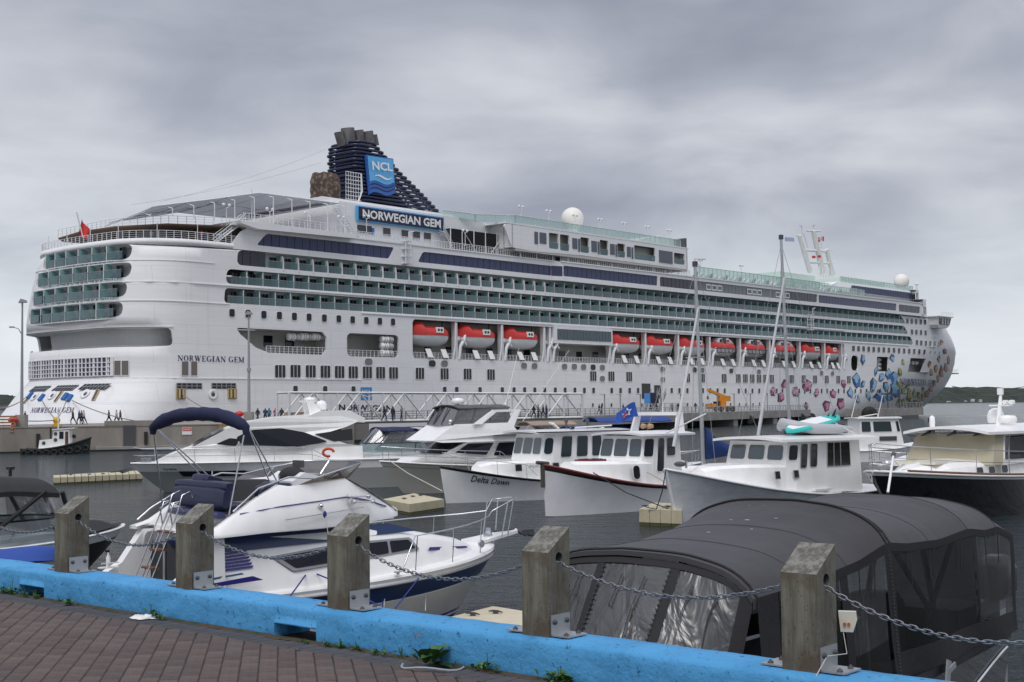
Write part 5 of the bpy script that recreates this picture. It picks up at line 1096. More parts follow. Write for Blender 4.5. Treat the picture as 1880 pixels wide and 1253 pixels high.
# ================= people =================
def person_mesh(seed, stride, top, leg, arm=0):
    r = random.Random(seed); me = bpy.data.meshes.new('body'); V = []; E = []; RAD = []
    def v(p, rad, par=None):
        V.append(p); RAD.append(rad)
        if par is not None: E.append((par, len(V) - 1))
        return len(V) - 1
    pel = v((0, 0, .95), .15); ch = v((0, 0, 1.3), .17, pel); nk = v((0, 0, 1.5), .07, ch); hd = v((.02, 0, 1.6), .09, nk); v((.03, 0, 1.72), .085, hd)
    for sgn in (-1, 1):
        h = v((0, .09 * sgn, .88), .11, pel); k = v((.22 * stride * sgn, .1 * sgn, .5), .075, h); f = v((.3 * stride * sgn - .12 * stride, .1 * sgn, .08), .05, k); v((.3 * stride * sgn + .05, .1 * sgn, .04), .045, f)
        s_ = v((0, .2 * sgn, 1.38), .075, ch); e = v((-.12 * stride * sgn, .25 * sgn, 1.12), .055, s_); v((.05 + .1 * arm - .1 * stride * sgn, .22 * sgn, .9 + .2 * arm), .04, e)
    me.from_pydata(V, E, []); o = bpy.data.objects.new('t', me); COL.objects.link(o); md = o.modifiers.new('s', 'SKIN'); 
    for i, q in enumerate(RAD): me.skin_vertices[0].data[i].radius = (q, q)
    me.skin_vertices[0].data[0].use_root = True; sb = o.modifiers.new('u', 'SUBSURF'); sb.levels = 1
    dg = bpy.context.evaluated_depsgraph_get(); m2 = bpy.data.meshes.new_from_object(o.evaluated_get(dg)); bpy.data.objects.remove(o)
    sk = mat('skin', (.42, .24, .17), .6); m2.materials.clear()
    for q in (top, leg, sk, mat('dark_hair', (.03, .02, .015), .7)): m2.materials.append(q)
    for p in m2.polygons: z = p.center.z; p.use_smooth = True; p.material_index = 1 if z < .95 else (0 if z < 1.5 else (2 if (z < 1.68 and p.center.x > .0) else 3))
    return m2
CL = {k: mat('cloth_' + k, c, .8, var=.1) for k, c in (('dark', (.03, .032, .042)), ('navy', (.03, .05, .14)), ('grey', (.2, .21, .24)), ('pink', (.35, .04, .16)), ('white', (.5, .5, .5)), ('brown', (.12, .07, .05)), ('teal', (.05, .2, .22)), ('orange', (.45, .2, .05)))}
PM = [person_mesh(1, 1, CL['dark'], CL['dark']), person_mesh(2, 1, CL['navy'], CL['dark'], 1), person_mesh(3, .4, CL['grey'], CL['dark']), person_mesh(4, .2, CL['dark'], CL['navy']), person_mesh(5, 0.1, CL['pink'], CL['dark'], 1), person_mesh(6, .9, CL['white'], CL['dark'], 1), person_mesh(7, .7, CL['brown'], CL['dark']), person_mesh(8, .1, CL['teal'], CL['navy'])]
def person(px, Z, z, k, lab, rz=0, grp='people walking on the piers', sc=1):
    x, y = gp(px, Z); T = obj('person', None, None, lab, 'person', grp, None, (x, y, z), rz); T.scale = (sc,) * 3; obj('body', PM[k], T)
for a in ((46, 156, 0, 'person in dark clothes at the foot of the far left lamp post', 0), (134, 160, 0, 'person in a dark coat walking alone above the tugboat', 3.1), (145.5, 158, 1, 'person in navy, left of the trio walking above the tugboat', 3.1), (150, 160, 6, 'person in brown in the middle of the trio above the tugboat', 3.1), (154, 159, 5, 'person in a pale top, right of the trio above the tugboat', 3.1),
          (200, 158, 0, 'person in black striding past the concrete block', 3.3), (214, 160, 5, 'person in a light jacket right of the concrete block', 3.1), (221, 159, 6, 'person in a dark jacket with folded arms right of the concrete block', 3.1), (473, 160, 0, 'person in dark coat right of the tall lamp post', 1), (487, 160, 1, 'person in navy among the group by the pallets', 2), (494, 161, 7, 'person in a teal jacket among the group by the pallets', 2), (506, 160, 4, 'person in a pink jacket left of the pallets', 2), (517, 161, 3, 'person in dark clothes just left of the pallets', 2)): person(a[0], a[1], 2.55, a[2], a[3], a[4])
zb = 2.6
for a in ((706, 152.5, 0, 'person in dark on the footbridge, first right of the lettering', .3), (721, 153, 3, 'person standing on the footbridge at the end of the lettering', 1), (737, 154, 2, 'person in a grey jacket on the footbridge left of the flybridge boat', .3), (803, 157, 0, 'person in black on the footbridge above the flybridge boat', .3), (980, 165, 0, 'person on the footbridge, left of the group near its right end', .3), (988, 165.5, 2, 'person in grey on the footbridge near its right end', .3), (997, 166, 1, 'person in navy on the footbridge near its right end', 3), (1003, 166.3, 3, 'rightmost person on the footbridge', 3)): person(a[0], a[1], zb, a[2], a[3], a[4])
for a in ((1100, 205, 0, 'person in dark left of the first pier lamp post pair', 0), (1104.5, 205, 3, 'person in navy trousers left of the pier lamp post', 3), (1144, 214, 1, 'person in navy beside the blue flag top', 0), (1194, 249, 1, 'person in blue on the boarding stairs platform', 0), (1206, 250, 0, 'person in black at the foot of the boarding stairs', 0), (1234, 232, 2, 'person standing alone on the pier right of the gangway', 1), (1245, 234, 3, 'person in dark by the railing right of the gangway', 1), (1277, 240, 0, 'person at the railing just left of the crane', 1)): person(a[0], a[1], 2.62, a[2], a[3], a[4])
for i, (s, y, k) in enumerate(((-5, 1.5, 4), (-4.2, 1.6, 3), (0.5, 2.0, 0), (1.8, 1.9, 7), (-10, 6, 2), (3.5, .9, 4))):
    q = SMAT @ Vector((s, y, 27.05)); T = obj('person', None, None, ['person in pink at the aft terrace railing', 'person in dark beside the one in pink at the aft terrace railing', 'person in black under the brown awning', 'person in a teal top under the brown awning', 'person in grey at the aft end of the terrace', 'person in pink by the aft stairway'][i], 'person', 'passengers on the open decks', None, q, 1.5); obj('body', PM[k], T)
q = SMAT @ Vector((46.2, .5, 18.7)); T = obj('person', None, None, 'person in orange standing on a balcony above the lifeboats', 'person', 'passengers on the open decks', None, q, 1); obj('body', person_mesh(9, .1, CL['orange'], CL['dark']), T)

# ================= tugboat =================
def frame(px, py, z, head):
    p = at_z(px, py, z); return p
class Fr:
    """a boat's frame: origin at waterline amid stern, x to the bow"""
    def __init__(s, bow, L_, deg): h = math.radians(deg); s.h = h; s.o = Vector((bow.x - L_ * cos(h), bow.y - L_ * sin(h), 0)); s.M = Matrix.Translation(s.o) @ Matrix.Rotation(h, 4, 'Z'); s.I = s.M.inverted()
    def _r(s, px, py): return s.I @ CAM0, s.I.to_3x3() @ ray(px, py)
    def y(s, px, py, y): o, d = s._r(px, py); return o + d * ((y - o.y) / d.y)
    def x(s, px, py, x): o, d = s._r(px, py); return o + d * ((x - o.x) / d.x)
    def z(s, px, py, z): o, d = s._r(px, py); return o + d * ((z - o.z) / d.z)
# ================= foreground quay =================
FL = 2.675; WT = 2.895
WD = Vector((1.266, -1.09, 0)); PS = WD.length; WD = WD.normalized(); WN = Vector((-WD.y, WD.x, 0))    # WN: to the water
P0 = Vector((-3.62, 10.98, 0))
def wp(t, o=0, z=0): return P0 + WD * t + WN * o + Vector((0, 0, z))
def wt(px):   # distance along the wall front face seen at pixel column px
    d = ray(px, 1100); q = P0 - WN * .16; det = d.x * -WD.y + WD.x * d.y; k = (q.x * -WD.y + WD.x * q.y) / det; return (d * k - q).dot(WD)
M_BLUE = bpy.data.materials.new('blue_painted_concrete'); M_BLUE.use_nodes = True; t = M_BLUE.node_tree; b = t.nodes['Principled BSDF']; b.inputs['Roughness'].default_value = .75; b.inputs['Specular IOR Level'].default_value = .3
tc = t.nodes.new('ShaderNodeTexCoord')
def nz(scale, det, rough=.6):
    n = t.nodes.new('ShaderNodeTexNoise'); n.inputs['Scale'].default_value = scale; n.inputs['Detail'].default_value = det; n.inputs['Roughness'].default_value = rough; t.links.new(tc.outputs['Object'], n.inputs['Vector']); return n.outputs[0]
def mr(src, a, b_):
    r = t.nodes.new('ShaderNodeMapRange'); r.inputs[1].default_value = a; r.inputs[2].default_value = b_; t.links.new(src, r.inputs[0]); return r.outputs[0]
def mixc(f, a, b_):
    m = t.nodes.new('ShaderNodeMixRGB'); t.links.new(f, m.inputs[0])
    for i, c in ((1, a), (2, b_)):
        if isinstance(c, tuple): m.inputs[i].default_value = (*c, 1)
        else: t.links.new(c, m.inputs[i])
    return m.outputs[0]
c1 = mixc(mr(nz(2.5, 5), .3, .7), (.06, .27, .53), (.09, .35, .65)); c2 = mixc(mr(nz(26, 4), .62, .68), c1, (.03, .12, .25)); c3 = mixc(mr(nz(9, 6), .68, .72), mixc(mr(nz(3.3, 8, .75), .55, .75), c2, (.045, .20, .38)), (.25, .26, .24))
t.links.new(c3, b.inputs['Base Color'])
bp1 = t.nodes.new('ShaderNodeBump'); bp1.inputs['Strength'].default_value = .7; bp1.inputs['Distance'].default_value = .012; t.links.new(nz(22, 8, .7), bp1.inputs['Height'])
bp2 = t.nodes.new('ShaderNodeBump'); bp2.inputs['Strength'].default_value = .6; bp2.inputs['Distance'].default_value = .03; t.links.new(nz(6, 4), bp2.inputs['Height']); t.links.new(bp1.outputs[0], bp2.inputs['Normal']); t.links.new(bp2.outputs[0], b.inputs['Normal'])
from mathutils import noise as MN
notch = [(wt(36), wt(82)), (wt(503), wt(582)), (wt(1330), wt(1400))]
wall = MB(); tt = []; t0 = -3.0
while t0 < 9.5: tt.append(t0); t0 += .045
for a, b_ in notch: tt += [a, a + .004, b_, b_ - .004]
tt.sort()
def prof(tv):
    nb = 0
    for a, b_ in notch:
        if a + .003 <= tv <= b_ - .003: nb = .085
    base = [(-.165, 0 + nb), (-.165, .05 + nb * .6), (-.163, .10), (-.160, .150), (-.155, .188), (-.143, .206), (-.10, .218), (.05, .220), (.13, .218), (.155, .20), (.16, .1), (.16, -1.2 if not nb else .085)]
    out = []
    for o, z in base:
        p = wp(tv, o, FL + z); n = MN.noise(p * 5) * .008 + MN.noise(p * 16) * .006
        c = MN.noise(p * 3.1 + Vector((9, 0, 0)));
        if c > .38 and .12 < z < .22 and o < -.1: n -= (c - .38) * .12
        if z > -.5: p = p - WN * n + Vector((0, 0, n * .6 if 0 < z - nb else 0))
        out.append(p)
    return out
wall.loft([prof(v) for v in tt], M_BLUE, True, True, True)
wb = wall.build('kerb_wall', M_BLUE); wb['label'] = 'low sky blue painted concrete kerb wall along the quay edge'; wb['category'] = 'wall'
# quay body below
M_QUAY = mat('quay_concrete', (.2, .19, .17), .9, bump=.4, bscale=6)
q = MB(); pts = [wp(-12, .14), wp(16, .14), wp(16, -14), wp(-12, -14)]; q.prism([(p.x, p.y, FL - .006) for p in pts], (0, 0, -3.2), M_QUAY); q.build('pavement', mat('joint_sand', (.022, .019, .017), .95, bump=.6, bscale=60, var=.3, vscale=8), kind='structure')
bpy.data.objects['pavement'].data.materials[0] = MATS['joint_sand']
PAVE = bpy.data.objects['pavement']
# pavers
M_PAV = []
for i in range(4):
    c = [(.094, .068, .061), (.102, .075, .067), (.083, .062, .057), (.108, .082, .073)][i]; M_PAV.append(mat('paver_%d' % i, c, .85, var=.22, vscale=9, bump=.5, bscale=70, coords='Object'))
M_EDG = [mat('edge_paver_%d' % i, c, .85, var=.25, vscale=8, bump=.5, bscale=70) for i, c in enumerate(((.062, .062, .070), (.072, .07, .077)))]
def brick_mesh(l, w, m, seed):
    r = random.Random(seed); mb = MB(); h = .05; c = .006
    P = lambda x, y, z: (x + r.uniform(-.0015, .0015), y + r.uniform(-.0015, .0015), z)
    top = [P(-w / 2 + c, -l / 2 + c, 0), P(w / 2 - c, -l / 2 + c, 0), P(w / 2 - c, l / 2 - c, 0), P(-w / 2 + c, l / 2 - c, 0)]; mid = [(-w / 2, -l / 2, -c), (w / 2, -l / 2, -c), (w / 2, l / 2, -c), (-w / 2, l / 2, -c)]; bot = [(x, y, -h) for x, y, _ in mid]
    mb.add(bot + mid + top, [(0, 1, 5, 4), (1, 2, 6, 5), (2, 3, 7, 6), (3, 0, 4, 7), (4, 5, 9, 8), (5, 6, 10, 9), (6, 7, 11, 10), (7, 4, 8, 11), (8, 9, 10, 11)], m); return mb
BM = [[brick_mesh(.197, .106, M_PAV[i], j * 5 + i) for j in range(2)] for i in range(4)]; BMM = [[x.mesh('paver') for x in r] for r in BM]
EM = [brick_mesh(.20, .098, M_EDG[i], 40 + i) for i in range(2)]; EMM = [x.mesh('paver') for x in EM]
rp = random.Random(17); A = Vector((-.17, .985, 0)).normalized(); Bv = Vector((A.y, -A.x, 0)); angA = math.atan2(Bv.y, Bv.x); items = []
for i in range(-60, 60):
    for j in range(-30, 30):
        c = Vector((-2.2, 9, 0)) + Bv * (i * .110) + A * (j * .214 + (i % 2) * .107); o = (c - P0).dot(WN)
        if o > -.33: continue
        px, py = (lambda w_: (CXP + FPX * w_.dot(rt) / w_.dot(fw), CYP - FPX * w_.dot(up) / w_.dot(fw)))(Vector((c.x, c.y, FL - HC)))
        if -140 < px < 1500 and py < 1420: items.append((0 if (-15 < px < 1200 and py < 1262) else 1, py, c, angA + rp.gauss(0, .008), rp.randrange(4), rp.randrange(2), rp.gauss(0, .0008) - (.0035 if o > -.48 else 0)))
for k in range(-12, 75):
    c = wp(k * .105, -.295); items.append((0 if -.6 < k * .105 < 4.9 else 1, 2000, c, math.atan2(WD.y, WD.x) + rp.gauss(0, .01), 9, rp.randrange(2), rp.gauss(0, .0012)))
vis = [x for x in items if x[0] == 0]; vis.sort(key=lambda x: -x[1]); ind = vis[:300]; rest = vis[300:] + [x for x in items if x[0] == 1]
for (_, _, c, an, k, j, dz) in ind:
    o = obj('paver', EMM[j] if k == 9 else BMM[k][j], PAVE); o.location = (c.x, c.y, FL + dz); o.rotation_euler = (rp.gauss(0, .006), rp.gauss(0, .006), an)
st = MB()
for (_, _, c, an, k, j, dz) in rest:
    src = EM[j] if k == 9 else BM[k][j]; ca, sa_ = cos(an), sin(an); m_ = src.ms[0]; st.add([(c.x + x * ca - y * sa_, c.y + x * sa_ + y * ca, FL + dz + z) for x, y, z in src.v], src.f, m_)
st.build('paver', None, PAVE, kind='stuff')
# fill sand strip between wall and edge bricks with moss/dirt
M_DIRT = mat('dirt', (.075, .05, .03), .95, col2=(.03, .045, .015), thr=(.45, .6), vscale=14, bump=.8, bscale=50)
dr = MB(); n = 260
def dirt(a, b_): tv = lerp(-3, 8, a); w_ = .03 + .035 * (MN.noise(Vector((tv * 4, 0, 0))) + .4); return wp(tv, lerp(-.175, -.175 - w_, b_), FL + .012 * (1 - b_) + .006 * MN.noise(Vector((tv * 30, b_, 0))))
dr.grid(dirt, n, 2, M_DIRT); d_ = dr.build('dirt', M_DIRT, kind='stuff')
# ---- posts ----
M_POST = bpy.data.materials.new('weathered_timber'); M_POST.use_nodes = True; t = M_POST.node_tree; b = t.nodes['Principled BSDF']; b.inputs['Roughness'].default_value = .9
tc = t.nodes.new('ShaderNodeTexCoord'); mp_ = t.nodes.new('ShaderNodeMapping'); mp_.inputs['Scale'].default_value = (1, 1, .07); t.links.new(tc.outputs['Object'], mp_.inputs[0])
def nz2(scale, det, src=None, rough=.65, dist=0):
    n = t.nodes.new('ShaderNodeTexNoise'); n.inputs['Scale'].default_value = scale; n.inputs['Detail'].default_value = det; n.inputs['Roughness'].default_value = rough; n.inputs['Distortion'].default_value = dist; t.links.new(src or mp_.outputs[0], n.inputs['Vector']); return n.outputs[0]
g1 = mixc(mr(nz2(38, 6, dist=.4), .35, .65), (.095, .092, .070), (.20, .195, .155)); g2 = mixc(mr(nz2(4, 3, tc.outputs['Object']), .42, .62), g1, (.10, .075, .052)); 
vo = t.nodes.new('ShaderNodeTexVoronoi'); vo.inputs['Scale'].default_value = 1; m3 = t.nodes.new('ShaderNodeMapping'); m3.inputs['Scale'].default_value = (75, 75, 26); t.links.new(tc.outputs['Object'], m3.inputs[0]); t.links.new(m3.outputs[0], vo.inputs['Vector'])
g3 = mixc(mr(vo.outputs['Distance'], .20, .10), g2, (.05, .045, .03)); geo_ = t.nodes.new('ShaderNodeNewGeometry'); 
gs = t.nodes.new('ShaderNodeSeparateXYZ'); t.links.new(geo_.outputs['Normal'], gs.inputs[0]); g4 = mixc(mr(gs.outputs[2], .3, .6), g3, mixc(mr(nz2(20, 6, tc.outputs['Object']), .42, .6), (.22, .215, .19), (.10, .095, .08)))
t.links.new(g4, b.inputs['Base Color']); bp1 = t.nodes.new('ShaderNodeBump'); bp1.inputs['Strength'].default_value = .8; bp1.inputs['Distance'].default_value = .006; t.links.new(nz2(38, 6, dist=.4), bp1.inputs['Height']); bp2 = t.nodes.new('ShaderNodeBump'); bp2.inputs['Strength'].default_value = .5; bp2.inputs['Distance'].default_value = .004; t.links.new(mr(vo.outputs['Distance'], .1, .2), bp2.inputs['Height']); t.links.new(bp1.outputs[0], bp2.inputs['Normal']); t.links.new(bp2.outputs[0], b.inputs['Normal'])
w2 = .098; HL, HH = .475, .605; HZ = .44
def post_mesh(seed):
    mb = MB(); r = random.Random(seed)
    for sx in (-1, 1):      # faces with the chain hole
        outl = [(-w2, 0), (w2, 0), (w2, HH), (-w2, HL)]; hole = [(.0 + .031 * cos(a), HZ + .031 * sin(a)) for a in [i * PI / 7 for i in range(14)]]
        m = cdt_shell(outl, [hole], .04, .04, lambda a, b_: Vector((sx * w2, a, b_)), M_POST, False)
        mb.add(m.v, m.f if sx > 0 else [f[::-1] for f in m.f], M_POST)
    hole = [(.031 * cos(a), HZ + .031 * sin(a)) for a in [i * PI / 7 for i in range(14)]]; mb.loft([[(-w2, a, c) for a, c in hole], [(w2, a, c) for a, c in hole]], M_DGREY, True, False)
    mb.add([(-w2, -w2, 0), (w2, -w2, 0), (w2, -w2, HL), (-w2, -w2, HL), (-w2, w2, 0), (w2, w2, 0), (w2, w2, HH), (-w2, w2, HH)], [(0, 1, 2, 3), (5, 4, 7, 6), (3, 2, 6, 7)], M_POST)
    return mb.mesh('timber')
br = MB(); br.box((w2, -.085, .0), (w2 + .007, .085, .115), M_ALU); br.box((w2, -.085, 0), (w2 + .13, .085, .008), M_ALU)
for y in (-.055, .055): br.lathe([(.016, 0), (.016, .007), (.008, .012), (.001, .012)], (0, 0, 0), M_DGREY, 8, 'x'); 
br.v = [v for v in br.v]; BRM = br.mesh('bracket')
bolt = MB().lathe([(.015, 0), (.015, .008), (.007, .008), (.007, .016), (.001, .016)], (0, 0, 0), M_DGREY, 8, 'z').mesh('bolt')
plabs = ['weathered square timber post, leftmost, beside the black canopied runabout', 'weathered timber post in front of the cruiser ladder, second from left', 'weathered timber post in the middle, in front of the cruiser side windows', 'weathered timber post left of the big grey canopy', 'weathered timber post nearest the camera, in front of the grey canopy']
for k in range(-1, 6):
    if k in (-1, 5): continue
    p = wp(k * PS, .0, WT - .002); T = thing('timber_post', plabs[k], 'post', p, math.atan2(WD.y, WD.x), 'timber chain posts on the blue kerb'); obj('timber', post_mesh(k), T)
    for sgn in (1, -1):
        o = obj('bracket', BRM, T); o.rotation_euler = (0, 0, 0 if sgn > 0 else PI); o.location = (0, 0, .008)
        for y in (-.055, .055):
            q = obj('bolt', bolt, o); q.location = (w2 + .007, y, .075); q.rotation_euler = (0, PI / 2, 0); q = obj('bolt', bolt, o); q.location = (w2 + .09, y, .008)
# ---- chains ----
lk = MB(); a_, b_, rr = .020, .011, .0036; path = [(a_ * cos(x) + (.006 if cos(x) > 0 else -.006), b_ * sin(x), 0) for x in [i * 2 * PI / 12 for i in range(12)]]
lk.tube(path, rr, M_ALU, 6, closed=True); M_CH = mat('galvanised_chain', (.22, .23, .25), .45, .8, var=.2, vscale=30); lk.ms = [M_CH]; LK = lk.mesh('link')
cl = ['galvanised chain leaving the leftmost timber post towards the left edge', 'galvanised chain between the leftmost and second timber posts', 'galvanised chain between the second and middle timber posts', 'galvanised chain between the middle timber post and the one left of the grey canopy', 'galvanised chain crossing in front of the left part of the grey canopy', 'galvanised chain running from the nearest post to the right edge']
for k in range(-1, 5):
    a = wp(k * PS + .06, 0, WT + HZ - .02); c = wp((k + 1) * PS - .06, 0, WT + HZ - .02); sag = [.15, .16, .15, .17, .14, .2][k + 1]; L_ = (c - a).length * 1.02; n = int(L_ / .0355); T = thing('chain', cl[k + 1], 'chain', (0, 0, 0), 0, 'chains between the timber posts')
    cur = lambda f: a.lerp(c, f) - Vector((0, 0, sag * 4 * f * (1 - f)))
    for i in range(n):
        f = (i + .5) / n; p = cur(f); d = (cur(min(1, f + .01)) - cur(max(0, f - .01))).normalized(); z = Vector((0, 0, 1)); s_ = d.cross(z).normalized(); u_ = s_.cross(d); 
        if i % 2: s_, u_ = u_, -s_
        m = Matrix((d, s_, u_)).transposed().to_4x4() @ Matrix.Rotation(rp.gauss(.5, .15), 4, 'X'); m.translation = p; o = obj('link', LK, T); o.matrix_world = m
# ---- weeds and litter ----
M_LEAF = mat('weed_leaf', (.055, .13, .028), .6, var=.35, vscale=20); M_LEAF2 = mat('dock_leaf', (.045, .11, .03), .5, var=.3, vscale=14)
def leaf(mb, base, az, ln, wd, tilt, m, droop=.5):
    d = Vector((cos(az), sin(az), 0)); s_ = Vector((-sin(az), cos(az), 0)); rows = []
    for i in range(5):
        f = i / 4; w_ = wd * sin(PI * min(1, f * .92 + .06)) ** .8; p = base + d * (ln * f * cos(tilt)) + Vector((0, 0, ln * (f * sin(tilt) - droop * f * f * .6)))
        rows.append([p - s_ * w_ + Vector((0, 0, w_ * .3)), p, p + s_ * w_ + Vector((0, 0, w_ * .3))])
    mb.loft(rows, m, False, False, True)
def weed(px, py, n, size, lab, big=False, name='weed'):
    p = at_z(px, py, FL); o = (p - P0).dot(WN); 
    if o > -.19: p = p - WN * (o + .2)
    T = thing(name, lab, 'weed', (p.x, p.y, FL), 0, 'weeds growing along the foot of the blue kerb'); r = random.Random(int(px)); mb = MB(); sm = MB()
    for i in range(n):
        az = r.uniform(0, 2 * PI); b0 = Vector((r.gauss(0, size * .35), r.gauss(0, size * .1), .005)); b0 = WD * b0.x + WN * b0.y + Vector((0, 0, b0.z))
        leaf(mb, b0 + Vector((0, 0, r.uniform(0, size * .35))), az, size * r.uniform(.35, .75) * (1.3 if big else .6), size * r.uniform(.09, .16) * (2.0 if big else .8), r.uniform(.2, 1.2), M_LEAF2 if big else M_LEAF)
    mb.build('leaves', None, T)
    for i in range(3 if not big else 1): sm.tube([(0, 0, 0), (r.gauss(0, .01), r.gauss(0, .01), size * r.uniform(.5, 1.0))], .0025, M_LEAF, 4)
    sm.build('stem', M_LEAF, T)
for a in ((6, 1090, 26, .10, 'small weed at the far left edge under the kerb'), (24, 1092, 22, .12, 'leafy weed left of the kerb drain slot'), (45, 1097, 24, .07, 'low weed in front of the left drain slot'), (66, 1100, 22, .08, 'weed right of the left drain slot'), (110, 1106, 12, .07, 'tiny weed right of the left drain slot'), (128, 1112, 34, .10, 'bright tuft of weed with long leaves'), (278, 1134, 14, .13, 'upright thin weed right of the white tissue'), (294, 1139, 24, .08, 'low bright weed right of the white tissue'), (600, 1188, 26, .06, 'low weed mat right of the middle drain slot, left part'), (625, 1191, 40, .065, 'low dense weed mat under the kerb'), (655, 1196, 40, .065, 'low weed mat, centre of the row'), (688, 1203, 30, .06, 'low weed mat, right end of the row'), (706, 1206, 12, .07, 'small weed left of the broad leaved dock'), (1048, 1250, 60, .13, 'bushy weed at the bottom edge of the picture')): weed(*a)
weed(790, 1222, 16, .15, 'broad leaved dock plant at the foot of the kerb', True, 'dock_plant'); weed(905, 1232, 26, .13, 'upright weed with a tall leafy stem'); weed(738, 1208, 16, .07, 'small weed just left of the dock plant'); weed(560, 1183, 12, .05, 'sprig by the middle drain slot')
p = at_z(262, 1137, FL); tis = MB(); r = random.Random(3); jt = {}
def tfn(a, b_): k = (round(a * 10), round(b_ * 6)); z = jt.setdefault(k, r.uniform(0, .028)); ed = min(a, 1 - a, b_, 1 - b_) * 5; return Vector(((a - .5) * .17 + .02 * sin(b_ * 7), (b_ - .5) * .12 + .02 * sin(a * 9), .004 + z * min(1, ed) + .004))
tis.grid(tfn, 10, 6, mat('tissue', (.75, .75, .74), .9)); o = tis.build('tissue', None, loc=(p.x, p.y, FL), label='crumpled white tissue lying on the pavement by the kerb', cat='litter')
# hose ring
p = at_z(795, 1226, FL); hr = MB().tube([(.19 * cos(a) * 1.0, .13 * sin(a), .012 + .01 * sin(3 * a)) for a in [PI + i * PI / 12 for i in range(13)]], .008, M_GREY, 5).build('hoop', None, loc=(p.x, p.y, FL), rz=-.3, label='thin grey hoop lying round the dock plant', cat='hoop')
GLC = glassmat('cabin_glass', (.24, .31, .33), .09)
# ================= boats =================
class Hull:
    def __init__(s, L_, B, zs, zb, zm=None, rake=1.2, flare=.35, t0=.35, wl=.88, power=2.0, transom=.9, bowfull=.75, sag=None):
        s.L, s.B, s.zs, s.zb, s.rake, s.flare, s.t0, s.wl, s.pw, s.tr, s.bf = L_, B, zs, zb, rake, flare, t0, wl, power, transom, bowfull; s.zm = zm if zm is not None else lerp(zs, zb, .25)
    def sheer(s, t): return (1 - t) * (1 - 2 * t) * s.zs + 4 * t * (1 - t) * s.zm + t * (2 * t - 1) * s.zb
    def hw(s, t):
        w = lerp(s.tr, 1, min(1, t / s.t0)) if t < s.t0 else (1 - ((t - s.t0) / (1 - s.t0)) ** s.pw) ** s.bf
        return s.B / 2 * max(w, 0)
    def p(s, t, v, side=1, off=0):
        zt = s.sheer(t); z = lerp(-.25, zt, v) if v <= 1 else zt
        k = max(0, min(1, (z + .25) / (zt + .25)))
        w = s.hw(t); ww = w * s.wl * (1 - s.flare * max(0, (t - s.t0) / (1 - s.t0)) ** 1.3)
        y = lerp(ww, w, k ** (1.3 + t)) * side; x = t * (s.L - s.rake * (1 - k) ** 1.2)
        return Vector((x, y + off * side, z))
def mkhull(par, H, bands, n=26, name='hull', deckm=None, deck=True, camber=.06, gun=.05, gunm=None, inner=0.0):
    mb = MB(); vs = [0] + [b[0] for b in bands]
    for side in (-1, 1):
        v0 = 0
        for v1, m in bands:
            k = max(2, int((v1 - v0) * 10)); mb.grid(lambda a, b: H.p(a, lerp(v0, v1, b), side), n, k, m); v0 = v1
    k = 8; prof = [H.p(0, i / k, -1) for i in range(k + 1)]; prof2 = [H.p(0, i / k, 1) for i in range(k + 1)][::-1]; mb.add(prof + prof2, [tuple(range(2 * k + 2))], bands[-1][1])
    o = mb.build(name, None, par)
    if gun:
        g = MB()
        for side in (-1, 1): g.tube([H.p(i / 30, 1, side, .01) for i in range(31)], gun, gunm or bands[-1][1], 6)
        g.build('gunwale', gunm or bands[-1][1], par)
    if deck:
        d = MB(); d.grid(lambda a, b: (lambda l, r: l.lerp(r, b) + Vector((0, 0, camber * 4 * b * (1 - b) - .02)))(H.p(a, 1, -1), H.p(a, 1, 1)), n, 6, deckm or M_WHITE); d.build('deck', None, par)
    return o
def boat(name, lab, cat, F, group=None): return thing(name, lab, cat, F.o, F.h, group)
def quadpt(q, u, v, off=0):
    a, b, c, d = [Vector(x) for x in q]; p = a.lerp(b, u).lerp(d.lerp(c, u), v)
    if off: n = (b - a).cross(d - a).normalized(); p = p + n * off
    return p
def pane_on(par, q, u0, v0, u1, v1, r, m, frame_m=None, off=.015, fr=.02, name='window', bulge=0):
    """rounded pane on the quad face q (a,b,c,d counter-clockwise seen from outside)"""
    a, b, c, d = [Vector(x) for x in q]; W_ = ((b - a).length + (c - d).length) / 2; H_ = ((d - a).length + (c - b).length) / 2
    pts = rrect(u0 * W_, v0 * H_, u1 * W_, v1 * H_, min(r, (u1 - u0) * W_ * .48, (v1 - v0) * H_ * .48), 4); mb = MB()
    P = lambda x, y, o: quadpt(q, x / W_, y / H_, o)
    mb.add([P(x, y, off) for x, y in pts], [tuple(range(len(pts)))], m)
    if frame_m:
        cx = (u0 + u1) / 2 * W_; cy = (v0 + v1) / 2 * H_; hw_, hh_ = (u1 - u0) * W_ / 2, (v1 - v0) * H_ / 2
        out = [(cx + (x - cx) * (1 + fr / hw_), cy + (y - cy) * (1 + fr / hh_)) for x, y in pts]
        mb.loft([[P(x, y, 0) for x, y in out], [P(x, y, off + .012) for x, y in out], [P(x, y, off + .012) for x, y in pts], [P(x, y, off - .002) for x, y in pts]], frame_m, True, False, False)
    return mb.build(name, None, par)
def hullface(H, side, t0, t1, v0, v1, m, par, name, off=.012, n=10):
    mb = MB(); mb.grid(lambda a, b: H.p(lerp(t0, t1, a), lerp(v0, v1, b), side, off), n, 2, m); return mb.build(name, m, par)
